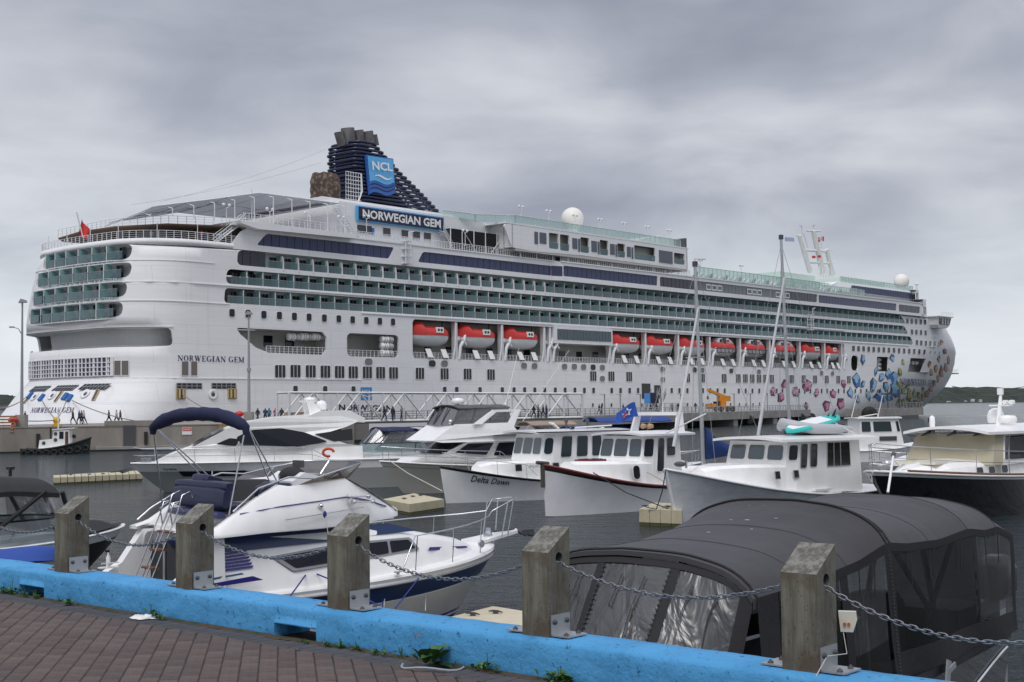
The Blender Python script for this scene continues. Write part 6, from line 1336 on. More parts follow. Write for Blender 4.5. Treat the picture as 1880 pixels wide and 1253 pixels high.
def railing_b(par, H, side_pts, h, m=M_STEEL, r=.014, mid=True, name='bow_rail'):
    """stanchions and tubes over a list of deck points"""
    top = [p + Vector((0, 0, h * k)) for p, k in side_pts]; rr = MB(); rr.tube(top, r, m, 6)
    if mid: rr.tube([p + Vector((0, 0, h * k * .5)) for p, k in side_pts], r * .6, m, 5)
    rr.build(name, m, par)
    for i, (p, k) in enumerate(side_pts[1:-1:1]):
        if i % 2 == 0: MB().tube([p, p + Vector((.05, 0, h * k))], r * .8, m, 5).build('stanchion', m, par)
def antenna(par, p, h, lean=(0, 0), m=None, r=.012, name='antenna'): p = Vector(p); MB().tube([p, p + Vector((lean[0], lean[1], h))], [r, r * .4], m or M_WHITE, 5).build(name, None, par)
def fabric_bimini(par, x0, x1, w, z, arch, m, th=.05, name='canopy_top', front_drop=0, sag=.02):
    mb = MB()
    f = lambda a, b: Vector((lerp(x0, x1, a), (b - .5) * 2 * w, z + arch * (1 - (2 * b - 1) ** 2) ** .8 - front_drop * max(0, a - .7) ** 1.5 * 3 - sag * (sin(a * 3 * PI) ** 2)))
    mb.sheet(f, 16, 14, th, m)
    mb.loft([[f(a / 16, b) for a in range(17)] for b in (0,)] + [[f(a / 16, 0) - Vector((0, 0, th)) for a in range(17)]], m, False, False); mb.loft([[f(a / 16, 1) for a in range(17)], [f(a / 16, 1) - Vector((0, 0, th)) for a in range(17)]], m, False, False)
    mb.loft([[f(1, b / 14) for b in range(15)], [f(1, b / 14) - Vector((0, 0, th)) for b in range(15)]], m, False, False); mb.loft([[f(0, b / 14) for b in range(15)], [f(0, b / 14) - Vector((0, 0, th)) for b in range(15)]], m, False, False)
    return mb.build(name, m, par)
def name_on(par, H, side, t0, t1, v0, v1, geo, m, off=.02, name='lettering'):
    return letter_mesh(geo, lambda a, b: H.p(lerp(t0, t1, a), lerp(v0, v1, b), side, off), m).build(name, m, par)

# ---------- a: lobster boat builder (shared form, each measured on its own) ----------
def cabin_block(par, xs, w0, w1, zd, zr, lean, m, name='cabin', tumble=.12, aft=0):
    """xs=(aft,front at base); returns side & front quads"""
    xa, xf = xs; b = w0 / 2; t = w0 / 2 - tumble; f = w1 / 2; ft = w1 / 2 - tumble
    base = [(xa, -b, zd), (xf - .55, -b, zd), (xf, -f, zd), (xf, f, zd), (xf - .55, b, zd), (xa, b, zd)]
    top = [(xa + aft, -t, zr), (xf - .55 - lean * .85, -t, zr), (xf - lean, -ft, zr), (xf - lean, ft, zr), (xf - .55 - lean * .85, t, zr), (xa + aft, t, zr)]
    mb = MB(); mb.loft([base, top], m, True, True, False); mb.build(name, m, par)
    q = lambda i, j: (base[i], base[j], top[j], top[i])
    return q(0, 1), q(1, 2), q(2, 3), q(4, 5), q(3, 4)
def roof_slab(par, x0, x1, w, z, th, m, camber=.08, name='roof', taper=.85, edge=None):
    mb = MB(); n = 12
    def f(a, b):
        x = lerp(x0, x1, a); ww = w * (1 if a < .8 else lerp(1, taper, (a - .8) / .2)); return Vector((x + (.12 * (1 - (2 * b - 1) ** 2) if a == 1 else 0), (b - .5) * ww, z + camber * (1 - (2 * b - 1) ** 2)))
    mb.grid(f, n, 10, m); mb.grid(lambda a, b: f(a, b) - Vector((0, 0, th)), n, 10, m)
    for b in (0, 1): mb.loft([[f(i / n, b) for i in range(n + 1)], [f(i / n, b) - Vector((0, 0, th)) for i in range(n + 1)]], edge or m, False, False, False)
    for a in (0, 1): mb.loft([[f(a, i / 10) for i in range(11)], [f(a, i / 10) - Vector((0, 0, th)) for i in range(11)]], edge or m, False, False, False)
    return mb.build(name, m, par)

# ===== big grey white lobster boat (right of centre) =====
WG = mat('hull_grey_white', (.58, .60, .63), .4, var=.12, vscale=2.5, bump=.15, bscale=10, stretch=(1, 1, 2.5))
F = Fr(at_y(1222, 860, 46), 10.6, 180 + 38); K = boat('lobster_boat', 'large white lobster boat with a flared grey hull, inflatable and paddleboard on its roof', 'boat', F)
HK = Hull(10.6, 3.9, .95, 1.95, .95, rake=.75, flare=.62, t0=.45, wl=.94, power=2.3)
mkhull(K, HK, [(.14, M_DGREY), (1, WG)], gun=.045, gunm=M_WHITE2)
MB().tube([HK.p(1, 1, 1) + Vector((.03, 0, .02)), HK.p(1, .5, 1) + Vector((.05, 0, 0)), HK.p(1, .1, 1) + Vector((.04, 0, 0))], .07, M_WHITE2, 6).build('stem', M_WHITE2, K)
# trunk cabin and wheelhouse
tk = MB(); secs = []
for x, w, z in ((3.2, 1.62, 1.98), (5.0, 1.62, 1.98), (6.6, 1.5, 2.0), (7.6, 1.2, 2.02), (8.6, .7, 1.99), (9.0, .4, 1.9)): secs.append([(x, -w, HK.sheer(x / 10.6) - .1), (x, -w + .1, z - .1), (x, -w + .35, z), (x, w - .35, z), (x, w - .1, z - .1), (x, w, HK.sheer(x / 10.6) - .1)])
tk.loft(secs, M_WHITE, False, False, False); tk.add(secs[-1], [tuple(range(6))], M_WHITE); tk.build('trunk_cabin', M_WHITE, K)
S, Q, Fq, S2, Q2 = cabin_block(K, (2.0, 6.3), 3.3, 3.0, .9, 2.80, .45, M_WHITE, aft=.0)
vz = lambda z: (z - .9) / (2.80 - .9)
for u0, u1 in ((.055, .31), (.365, .635), (.69, .945)): pane_on(K, Fq, u0, vz(2.13), u1, vz(2.66), .1, GLC, M_WHITE, name='windscreen_pane'); 
pane_on(K, Q, .15, vz(2.13), .85, vz(2.66), .09, M_WIN, M_WHITE); pane_on(K, Q2, .15, vz(2.13), .85, vz(2.66), .09, M_WIN, M_WHITE)
LS = 3.65
for (u0, u1, z0, z1) in ((.88, .97, 1.85, 2.68), (.72, .82, 1.87, 2.68)):
    pane_on(K, S, u0, vz(z0), u1, vz(z1), .08, M_WIN, M_GREY); pane_on(K, S2, 1 - u1, vz(z0), 1 - u0, vz(z1), .08, M_WIN, M_GREY)
S_ = S
for u0, u1 in ((.34, .44), (.45, .55), (.18, .33)):
    for q_ in (S, S2): pane_on(K, q_, u0 if q_ is S else 1 - u1, vz(1.85), u1 if q_ is S else 1 - u0, vz(2.70), .03, M_WIN, M_ALU, name='sliding_window')
for xx in (5.55, 6.55): pane_on(K, ((xx + .3, 1.64, 1.35), (xx, 1.64, 1.35), (xx, 1.56, 1.9), (xx + .3, 1.56, 1.9)), .1, .3, .9, .75, .03, M_WIN, M_GREY)
for side in (-1,): pane_on(K, Fq, .0, .1, .0001, .2, .01, M_WIN) if False else None
inn = MB(); inn.box((2.2, -1.3, 1.0), (5.0, 1.3, 1.1), M_DGREY); inn.box((4.4, -1.2, 1.5), (5.3, -.2, 2.25), mat('helm_brown', (.12, .10, .09), .7)); inn.box((2.1, -1.4, 1), (2.15, 1.4, 2.9), M_GREY); inn.build('helm_console', None, K)
roof_slab(K, 1.3, 6.5, 3.85, 2.88, .09, M_WHITE, .1, taper=.86)
MB().box((1.35, -.1, 2.94), (1.7, .1, 3.12), M_WHITE2).build('roof_hatch', M_WHITE2, K)
MB().ball((9.9, 0, 2.1), .16, M_DGREY, 8, 5, (1.2, 1.5, .6)).cyl((9.6, 0, 1.95), (9.6, 0, 2.2), .05, M_STEEL, 6).build('anchor_line_heap', M_DGREY, K)
MB().box((4.0, 1.62, 1.0), (4.9, 1.8, 1.07), M_WHITE2).build('step', M_WHITE2, K)
MB().tube([F.I @ at_y(1392, 800, 44), F.I @ at_y(1440, 510, 44)], [.06, .035], M_WHITE2, 6).build('outrigger_pole', None, K)
# dinghy + paddleboard on the roof
wd = F.M; pD = wd @ Vector((3.0, .2, 2.98)); D_ = thing('inflatable_dinghy', 'grey inflatable dinghy lashed on the roof of the big white lobster boat', 'dinghy', pD, F.h - .15)
M_PVC = mat('grey_pvc', (.42, .43, .45), .45); tubes = [(-1.35, -.62, .08), (-.6, -.64, .06), (.6, -.62, .1), (1.15, -.45, .2), (1.5, 0, .32), (1.15, .45, .2), (.6, .62, .1), (-.6, .64, .06), (-1.35, .62, .08)]
MB().tube([Vector(p) + Vector((0, 0, .12)) for p in tubes], [.07] + [.2] * 7 + [.07], M_PVC, 12).build('inflatable_tube', M_PVC, D_); MB().box((-1.1, -.5, .02), (1.0, .5, .08), M_BLACK).box((-1.15, -.5, .05), (-1.1, .5, .38), M_DGREY).build('floor', M_BLACK, D_)
MB().tube([Vector(p) + Vector((0, -.14 if p[1] < 0 else .14, .0)) for p in tubes[1:4]], .05, M_DGREY, 5).build('rubbing_strake', M_DGREY, D_)
M_TQ = mat('turquoise', (.02, .50, .46), .35); B_ = thing('paddleboard', 'turquoise and white paddleboard with a black fin, upside down on the dinghy', 'paddleboard', wd @ Vector((3.3, .45, 3.36)), F.h - .1); B_.rotation_euler = (math.radians(-13), math.radians(8), F.h + .05)
sb = MB(); secs = []
for i in range(21):
    t = i / 20; x = lerp(-1.6, 1.6, t); w = .40 * (1 - abs(2 * t - 1) ** 3.2) ** .55 + .01; z = .16 * max(0, t - .75) ** 2 * -6
    secs.append([(x, -w, z), (x, -w * .93, z + .06), (x, -w * .8, z + .12), (x, w * .8, z + .12), (x, w * .93, z + .06), (x, w, z), (x, w * .9, z - .02), (x, -w * .9, z - .02)])
mS = MB(); mS.loft(secs, M_TQ, True, True, True); mS.build('board', M_TQ, B_)
mS = MB(); mS.loft([[Vector(s_[2]) * 1 + Vector((0, .03, .006)), Vector(s_[3]) + Vector((0, -.03, .006))] for s_ in secs[5:20]], M_LW, False, False); mS.build('white_panel', M_LW, B_)
MB().prism([(-1.35, -.01, .12), (-1.15, -.01, .12), (-1.32, -.01, .34), (-1.42, -.01, .40)], (0, .02, 0), M_BLACK).build('fin', M_BLACK, B_)
for y in (-.15, .15): MB().prism([(-1.2, y, .12), (-1.05, y, .12), (-1.2, y, .2)], (0, .015, 0), M_BLACK).build('fin', M_BLACK, B_)
MB().tube([wd @ Vector(p) for p in ((2.3, -1.5, 3.0), (2.4, -1.0, 3.4), (2.6, -.2, 3.6), (2.5, .5, 3.55), (2.2, 1.5, 3.0))], .02, M_ROPEW, 5).build('lashing_strap', None, label='pale lashing strap over the dinghy on the lobster boat roof', cat='strap')

# ===== red trimmed lobster boat =====
RT = mat('red_trim', (.16, .03, .028), .4); F = Fr(at_y(997, 858, 50.5), 9.6, 180 + 47); K2 = boat('lobster_boat', 'white lobster boat with dark red rail trim and three windscreen panes', 'boat', F)
H2 = Hull(9.6, 3.4, 1.0, 1.95, .98, rake=.12, flare=.55, t0=.4, wl=.95, power=2.2); mkhull(K2, H2, [(.12, M_BLACK), (.91, M_WHITE2), (.955, M_BLACK), (1, RT)], gun=.05, gunm=RT)
MB().box((9.55, -.05, 1.1), (9.7, .05, 2.08), mat('stem_wood', (.09, .08, .07), .8)).build('stem_post', None, K2); MB().tube([(9.3, 0, 2.0), (9.95, 0, 2.05)], .07, M_DGREY, 6).build('anchor_roller', None, K2)
tk = MB(); secs = []
for x, w, z in ((3.0, 1.38, 1.95), (5.0, 1.4, 1.95), (6.2, 1.2, 1.98), (7.2, .85, 2.0), (8.2, .45, 2.02)): secs.append([(x, -w, H2.sheer(x / 9.6) - .1), (x, -w + .1, z - .12), (x, -w + .32, z), (x, w - .32, z), (x, w - .1, z - .12), (x, w, H2.sheer(x / 9.6) - .1)])
tk.loft(secs, M_WHITE, False, False, False); tk.add(secs[-1], [tuple(range(6))], M_WHITE); tk.build('trunk_cabin', M_WHITE, K2)
MB().box((6.3, -.4, 1.96), (7.3, .4, 2.06), RT).box((6.4, -.3, 2.06), (7.2, .3, 2.08), M_WIN).build('fore_hatch', None, K2)
S, Q, Fq, S2, Q2 = cabin_block(K2, (2.6, 5.2), 2.75, 2.35, 1.0, 2.92, .48, M_WHITE); vz = lambda z: (z - 1.0) / 1.92
for u0, u1 in ((.03, .30), (.345, .655), (.70, .97)): pane_on(K2, Fq, u0, vz(2.1), u1, vz(2.8), .1, GLC, M_WHITE, name='windscreen_pane')
pane_on(K2, Q, .1, vz(2.1), .75, vz(2.8), .1, M_WIN, M_WHITE2); pane_on(K2, Q2, .1, vz(2.1), .9, vz(2.8), .1, M_WIN, M_WHITE2)
pane_on(K2, S2, .12, vz(1.5), .36, vz(2.82), .12, M_WIN, M_WHITE2, name='door_window'); pane_on(K2, S2, .46, vz(2.1), .78, vz(2.82), .1, M_WIN, M_WHITE2); pane_on(K2, S, .32, vz(2.15), .60, vz(2.82), .1, M_WIN, M_WHITE2)
pane_on(K2, ((5.9, 1.39, 1.2), (5.4, 1.41, 1.2), (5.4, 1.34, 1.85), (5.9, 1.32, 1.85)), .1, .1, .9, .9, .15, M_WIN, M_WHITE2, name='oval_port')
inn = MB(); inn.box((2.7, -1.1, 1.1), (4.6, 1.1, 1.2), M_DGREY); inn.box((3.8, -1.0, 1.2), (4.4, .9, 2.1), mat('helm_brown', (1, 1, 1))); inn.box((2.65, -1.2, 1), (2.7, 1.2, 2.8), M_GREY); inn.build('helm_console', None, K2)
roof_slab(K2, 1.9, 5.15, 3.1, 3.0, .08, M_WHITE2, .1)
arch = MB(); 
for y in (-1, 1): arch.prism([(2.2, y * 1.25, 3.02), (2.75, y * 1.2, 3.02), (2.5, y * 1.12, 3.78), (2.15, y * 1.12, 3.78)], (0, -.09 * y, 0), M_WHITE)
arch.prism([(2.12, -1.12, 3.72), (2.6, -1.12, 3.72), (2.6, -1.12, 3.86), (2.12, -1.12, 3.86)], (0, 2.24, 0), M_WHITE); arch.build('radar_arch', M_WHITE, K2)
for y in (.1, -.25): MB().lathe([(.01, 0), (.09, 0), (.12, .2), (.04, .24)], (2.9, y, 3.28), mat('horn_tan', (.40, .26, .15), .5), 12, 'x').build('horn', None, K2)
MB().tube([(5.1, 1.45, 1.52), (4.4, 1.6, 1.2), (3.8, 1.75, .8)], .012, mat('yellow_rope', (.4, .3, .1), .8), 4).build('rope', None, K2)
MB().tube([F.I @ at_y(1237, 820, 52), F.I @ at_y(1282, 565, 52)], [.07, .04], M_WHITE2, 6).build('outrigger_pole', None, K2); MB().tube([F.I @ at_y(1224, 795, 52), F.I @ at_y(1296, 760, 53)], [.03, .03], M_WHITE2, 6).build('outrigger_pole', None, K2)
antenna(K2, (2.3, .2, 3.85), 1.9, (0, .1), M_WHITE2, .02, 'flag_staff')
flp = F.M @ Vector((2.3, .2, 5.55)); fl_ = thing('pennant_flag', 'blue flag with a white and red bird emblem waving above the red trimmed boat', 'flag', flp, 0)
M_FB = mat('flag_blue', (.015, .075, .36), .7); fgm = MB()
def flagp(a, b): return Vector((-.05 - 2.5 * a - .55 * (1 - b) * .2 + .0, .12 * sin(a * 7 + b * 2), .35 + 1.45 * b * (1 - .1 * a) - .62 * a - .5 * b * 0 + (-.25 * (1 - b))))
fp0, fp1, fp2, fp3 = [F.M.inverted() @ Vector((0, 0, 0))] * 4
def fq(px, py): d = at_y(px, py, flp.y); return d - flp
c00, c10, c11, c01 = fq(1172, 765), fq(1130, 777), fq(1132, 757), fq(1166, 738)
fgm.grid(lambda a, b: c00.lerp(c10, a).lerp(c01.lerp(c11, a), b) + Vector((0, .12 * sin(a * 6 + b * 2), .05 * sin(a * 5))), 14, 8, M_FB); fgm.build('cloth', M_FB, fl_)
em = MB(); fc = lambda a, b: c00.lerp(c10, a).lerp(c01.lerp(c11, a), b) + Vector((0, .12 * sin(a * 6 + b * 2) - .02, .05 * sin(a * 5)))
def star(ca, cb, ra, rb_, m, n=5, off=0): mb_ = [fc(ca + ra * (1 if i % 2 == 0 else .5) * cos(i * PI / n + .4), cb + rb_ * (1 if i % 2 == 0 else .5) * sin(i * PI / n + .4)) + Vector((0, off, 0)) for i in range(2 * n)]; em.add(mb_ + [fc(ca, cb) + Vector((0, off, 0))], [(i, (i + 1) % (2 * n), 2 * n) for i in range(2 * n)], m)
star(.48, .5, .27, .36, M_LW); star(.50, .5, .18, .24, M_FB, off=-.01); star(.60, .42, .15, .2, M_RED, 3, -.02); em.build('emblem', None, fl_)
MB().tube([F.M @ Vector(p) - flp for p in ((2.3, .2, 3.9), (2.3, .2, 5.6))], .012, M_ALU, 4).build('staff', None, fl_)

# ===== Delta Dawn =====
F = Fr(at_y(808, 862, 58), 10.5, 180 + 37); K3 = boat('lobster_boat', 'white lobster boat lettered Delta Dawn, with black rail stripe and long wheelhouse', 'boat', F)
H3 = Hull(10.5, 3.4, .85, 1.62, .8, rake=.35, flare=.5, t0=.42, wl=.95, power=2.1); mkhull(K3, H3, [(.12, M_BLACK), (.15, M_LW), (.94, M_WHITE2), (1, M_BLACK)], gun=.035, gunm=M_BLACK)
gs_ = text_geo('Delta Dawn', bold=.008, shear=.35); name_on(K3, H3, 1, .895, .735, .72, .90, gs_, M_BLACK)
tk = MB(); secs = []
for x, w, z in ((3.0, 1.4, 1.75), (6.0, 1.4, 1.75), (7.2, 1.15, 1.74), (8.2, .7, 1.72), (8.6, .4, 1.6)): secs.append([(x, -w, H3.sheer(x / 10.5) - .1), (x, -w + .08, z - .1), (x, -w + .25, z), (x, w - .25, z), (x, w - .08, z - .1), (x, w, H3.sheer(x / 10.5) - .1)])
tk.loft(secs, M_WHITE, False, False, False); tk.add(secs[-1], [tuple(range(6))], M_WHITE); tk.build('trunk_cabin', M_WHITE, K3)
S, Q, Fq, S2, Q2 = cabin_block(K3, (1.4, 6.0), 2.8, 2.3, .9, 2.9, .45, M_WHITE); vz = lambda z: (z - .9) / 2.0
for u0, u1 in ((.04, .30), (.345, .655), (.70, .96)): pane_on(K3, Fq, u0, vz(2.0), u1, vz(2.72), .1, GLC, M_WHITE2, name='windscreen_pane')
pane_on(K3, Q2, .15, vz(2.0), .85, vz(2.72), .15, M_WINT, M_WHITE2); pane_on(K3, Q, .15, vz(2.0), .85, vz(2.72), .15, M_WINT, M_WHITE2)
for u0, u1 in ((.05, .2), (.27, .42), (.49, .66), (.74, .9)):
    for q in (S, S2): pane_on(K3, q, 1 - u1 if q is S2 else u0, vz(1.85), 1 - u0 if q is S2 else u1, vz(2.78), .1, M_WINT, M_WHITE2)
inn = MB(); inn.box((1.6, -1.1, 1.0), (5.4, 1.1, 1.1), M_DGREY); inn.box((4.6, -1.0, 1.2), (5.2, .9, 1.95), MATS['helm_brown']); inn.box((1.45, -1.2, 1), (1.5, 1.2, 2.8), M_GREY); inn.build('helm_console', None, K3)
roof_slab(K3, .6, 6.1, 3.15, 3.0, .09, M_WHITE, .09, edge=M_WHITE2); MB().tube([(.6, 1.59, 2.99), (5, 1.59, 2.99), (6.1, 1.35, 2.99), (6.15, 0, 3.05)], .025, M_BLACK, 5).build('roof_trim', M_BLACK, K3)
for side in (-1, 1): railing_b(K3, H3, [(H3.p(t, 1, side, -.12), k) for t, k in ((.6, .3), (.65, 1), (.72, 1), (.78, 1), (.84, 1), (.90, 1), (.95, 1), (.985, 1))], .62, mid=False)
for i, xx in enumerate((5.0, 7.1)): pane_on(K3, ((xx + .35, 1.38, 1.2), (xx, 1.4, 1.2), (xx, 1.35, 1.7), (xx + .35, 1.33, 1.7)), .05, .25, .95, .8, .02, M_WIN, M_GREY)
letter_mesh(text_geo('PQ10131', bold=.01), lambda a, b: (6.7 - .75 * a, 1.43, 1.42 + .14 * b), M_DGREY).build('registration', None, K3)
MB().tube([(3.9, .9, 3.15), (1.4, .9, 3.22)], .03, M_LW, 6).cyl((3.9, .9, 3.15), (3.7, .9, 3.15), .07, M_BLACK, 8).build('boat_hook', None, K3)
for x, y in ((2.3, .2), (3.0, -.5)): MB().cyl((x, y, 3.05), (x, y, 3.4), .05, M_DGREY, 6).ball((x, y, 3.45), .1, M_DGREY, 8, 5).build('deck_light', None, K3)

# ===== navy hulled yacht at the right edge =====
NVG = mat('gloss_dark_hull', (.006, .007, .010), .08, coat=.6); F = Fr(at_y(1603, 884, 45), 14.0, 180 + 47); K4 = boat('motor_yacht', 'black hulled motor yacht with teak rail and cream windscreen cover at the right edge', 'yacht', F)
H4 = Hull(14, 4.3, 1.3, 1.85, 1.42, rake=1.9, flare=.5, t0=.45, wl=.93, power=2.4); mkhull(K4, H4, [(.1, M_BLACK), (.14, M_LW), (.93, NVG), (1, M_WHITE)], gun=.05, gunm=M_WHITE)
g = MB()
for side in (-1, 1): g.tube([H4.p(t / 30, 1, side, .0) + Vector((0, 0, .06)) for t in range(0, 29)], .05, M_TEAK, 6)
g.build('teak_rail', M_TEAK, K4)
tk = MB(); secs = []
for x, w, z in ((0, 1.8, 2.0), (6, 1.75, 2.0), (8.5, 1.5, 2.02), (10.3, 1.1, 1.98), (11.6, .6, 1.88), (12.2, .3, 1.78)): secs.append([(x, -w, H4.sheer(x / 14) - .1), (x, -w + .1, z - .18), (x, -w + .4, z - .02), (x, 0, z + .05), (x, w - .4, z - .02), (x, w - .1, z - .18), (x, w, H4.sheer(x / 14) - .1)])
tk.loft(secs, M_WHITE, False, False, False); tk.add(secs[-1], [tuple(range(7))], M_WHITE); tk.build('trunk_cabin', M_WHITE, K4)
for y in (-.45, .45): MB().box((9.9, y - .3, 1.95), (10.9, y + .3, 2.04), M_CREAM).build('sun_pad', M_CREAM, K4)
S, Q, Fq, S2, Q2 = cabin_block(K4, (0, 8.3), 3.6, 3.3, 1.85, 2.95, .7, M_WHITE, tumble=.2)
M_CVR = mat('cream_canvas', (.44, .40, .29), .85, var=.07, vscale=1.5, bump=.4, bscale=5)
cv = MB(); cv.grid(lambda a, b: quadpt(Fq, lerp(-.02, 1.02, a), lerp(.0, .97, b), .03 + .03 * sin(a * 9) * sin(b * 3) ** 2), 24, 8, M_CVR); cv.grid(lambda a, b: quadpt(Q, lerp(0, 1.02, a), lerp(0, .97, b), .03 + .01 * sin(a * 9)), 8, 4, M_CVR); cv.grid(lambda a, b: quadpt(Q2, lerp(-.02, 1, a), lerp(0, .97, b), .03), 8, 4, M_CVR); cv.build('windscreen_cover', M_CVR, K4)
for u0, u1 in ((.55, .93),): pane_on(K4, S2, 1 - u1, .15, 1 - u0, .92, .1, M_WIN, M_WHITE)
pane_on(K4, S2, .02, .15, .4, .92, .1, M_WIN, M_WHITE)
roof_slab(K4, -1, 8.5, 4.1, 3.05, .1, M_WHITE, .2, taper=.8)
for y in (-1.0, 0, 1.0): MB().prism([(7.6, y - .04, 2.98), (8.3, y - .04, 2.88), (8.3, y - .04, 2.93), (7.6, y - .04, 3.08)], (0, .08, 0), M_DGREY).build('roof_bracket', None, K4)
for x in (7.2, 8.3, 9.3): pane_on(K4, ((x + .5, 1.72, 1.52), (x, 1.78, 1.52), (x, 1.74, 1.86), (x + .5, 1.68, 1.86)), .1, .1, .9, .9, .08, M_WINT, M_STEEL, name='porthole')
for side in (-1, 1): 
    railing_b(K4, H4, [(H4.p(t, 1, side, -.15) + Vector((0, 0, .05)), k) for t, k in ((.30, 1), (.38, 1), (.46, 1), (.54, 1), (.62, 1), (.70, 1), (.78, 1), (.86, 1), (.93, 1), (.99, 1.05))], .85, r=.018)
MB().tube([H4.p(.99, 1, -1, -.15) + Vector((0, 0, .9)), Vector((14.1, 0, 2.75)), H4.p(.99, 1, 1, -.15) + Vector((0, 0, .9))], .018, M_STEEL, 6).tube([(14.0, 0, 1.9), (14.1, 0, 2.75)], .015, M_STEEL, 5).build('pulpit', None, K4)
MB().box((13.2, -.2, 1.9), (13.9, .2, 2.02), M_STEEL).ball((13.0, 0, 2.05), .15, M_STEEL, 8, 5).tube([(13.8, .1, 2.0), (13.2, .4, 2.15), (12.7, .3, 2.0), (13.1, -.1, 2.12), (13.5, .2, 2.0)], .02, M_ROPEW, 5).build('windlass', None, K4)
q = F.y(1786, 762, .2); rdm = MB(); rdm.lathe([(.3, 0), (.34, .08), (.34, .2), (.28, .28), (.01, .3)], (4.3, .6, 3.3), M_WHITE, 16); rdm.build('radar_dome', M_WHITE, K4)
MB().lathe([(.28, 0), (.33, .1), (.33, .3), (.25, .5), (.12, .58), (.01, .6)], (3.3, -.3, 3.28), M_WHITE, 16).build('satellite_dome', M_WHITE, K4)
MB().tube([(4.0, .1, 3.2), (3.7, .1, 4.4)], [.12, .06], M_WHITE, 8).box((3.55, -.3, 3.95), (3.9, .5, 4.0), M_WHITE).box((3.65, 0, 4.4), (3.8, .2, 4.65), M_WHITE).lathe([(.09, 0), (.09, .25)], (3.5, .5, 4.1), M_WHITE, 10, 'x').lathe([(.09, 0), (.09, .25)], (3.5, .25, 4.1), M_WHITE, 10, 'x').build('radar_mast', M_WHITE, K4)
MB().cyl((7.0, -1.2, 3.0), (7.0, -1.2, 3.3), .1, M_WHITE, 10).lathe([(.1, 0), (.11, .1), (.1, .3), (.02, .36)], (7.0, -1.2, 3.27), M_WHITE, 12).box((6.98, -1.33, 3.37), (7.08, -1.28, 3.55), M_BLACK).build('search_light', None, K4)
# white boarding pole leaning by its bow
a, b_ = at_y(1640, 838, 36), at_y(1630, 905, 35); MB().tube([a, b_], .035, M_LW, 8).tube([a, a + (a - b_) * .08], .06, M_DGREY, 8).build('dock_pole', None, label='white pole with a dark cap standing in front of the black yacht bow', cat='pole')
def side_poly(par, pts, wf, sg, m, name='window', off=.015, r=.06):
    P = rnd_poly(pts, r); cx = sum(p[0] for p in P) / len(P); mb = MB(); vs = [(x, sg * (wf(x, z) + off), z) for x, z in P]; mb.add(vs if sg < 0 else vs[::-1], [tuple(range(len(P)))], m); return mb.build(name, m, par)
def prof_house(par, pts, wf, m, name='superstructure', edge=.12, smooth=True):
    """side outline (x,z) given width function; shoulders rounded by an inner ring"""
    n = len(pts); cx = sum(p[0] for p in pts) / n; cz = sum(p[1] for p in pts) / n; mb = MB()
    L0 = [(x, -wf(x, z), z) for x, z in pts]; L1 = [(x, wf(x, z), z) for x, z in pts]; mb.loft([L0, L1], m, True, False, False)
    for ring, sg in ((L0, 1), (L1, -1)):
        t_ = G2.tessellate_polygon([[Vector((p[0], p[2], 0)) for p in ring]]); mb.add(ring, [tuple(t) for t in t_], m)
    return mb.build(name, m, par)
# ===== flybridge cruiser in the foreground =====
STR = mat('stripe_navy', (.02, .045, .13), .3); STP = mat('stripe_purple', (.035, .03, .22), .3); CRM = mat('hull_offwhite', (.70, .69, .66), .25, coat=.3, var=.03)
F = Fr(at_y(907, 1000, 27.4), 8.2, 40); C = boat('cabin_cruiser', 'white flybridge cruiser with navy stripes, navy seats and folded navy bimini, nearest the kerb', 'boat', F)
HC_ = Hull(8.2, 3.0, 1.08, 1.36, 1.12, rake=1.35, flare=.45, t0=.5, wl=.84, power=2.6, bowfull=.8)
mkhull(C, HC_, [(.16, M_BLACK), (.24, STP), (.27, M_LW), (.30, STP), (.68, CRM), (.70, M_LW), (.91, STR), (1, M_WHITE)], n=34, deck=False, gun=0)
g = MB()
for sd in (-1, 1): g.tube([HC_.p(i / 30, .92, sd, .03) for i in range(31)], .022, M_GREY, 6)
g.build('rub_rail', M_GREY, C)
# white deck moulding: side above the rail, walkway, raised trunk
dm = MB()
for sd in (-1, 1):
    dm.loft([[HC_.p(t, .93, sd, .012), HC_.p(t, 1, sd, -.02) + Vector((0, 0, .03)), HC_.p(t, 1, sd, -.08) + Vector((0, 0, .06)), HC_.p(t, 1, sd, -.22 if t < .9 else -.1) + Vector((0, 0, .05))] for t in [i / 30 for i in range(31)]], M_WHITE, False, False)
dm.grid(lambda a, b: (lambda l, r: l.lerp(r, b) + Vector((0, 0, .05 + .10 * 4 * b * (1 - b))))(HC_.p(lerp(.5, 1, a), 1, -1, -.2 * (1 - a)), HC_.p(lerp(.5, 1, a), 1, 1, -.2 * (1 - a))), 16, 8, M_WHITE)
dm.build('deck_moulding', M_WHITE, C)
def wh(x, z): return interp([(0, 1.36), (4, 1.34), (5.5, 1.2), (6.6, .95), (7.4, .5)], x) - .28 * max(0, z - 1.15)
tr = MB(); secs = []
for x, zt in ((1.15, 2.08), (2.2, 2.12), (4.4, 2.1), (5.0, 2.0), (5.6, 1.86), (6.3, 1.72), (6.9, 1.6), (7.35, 1.44)):
    zb_ = HC_.sheer(x / 8.2) + .0; w = wh(x, zb_); wt_ = wh(x, zt); secs.append([(x, -w, zb_), (x, -wt_ - .02, zt - .1), (x, -wt_ + .08, zt - .02), (x, -wt_ * .5, zt + .03), (x, wt_ * .5, zt + .03), (x, wt_ - .08, zt - .02), (x, wt_ + .02, zt - .1), (x, w, zb_)])
tr.loft(secs, M_WHITE, False, False); tr.add(secs[-1], [tuple(range(8))], M_WHITE); tr.build('trunk_cabin', M_WHITE, C)
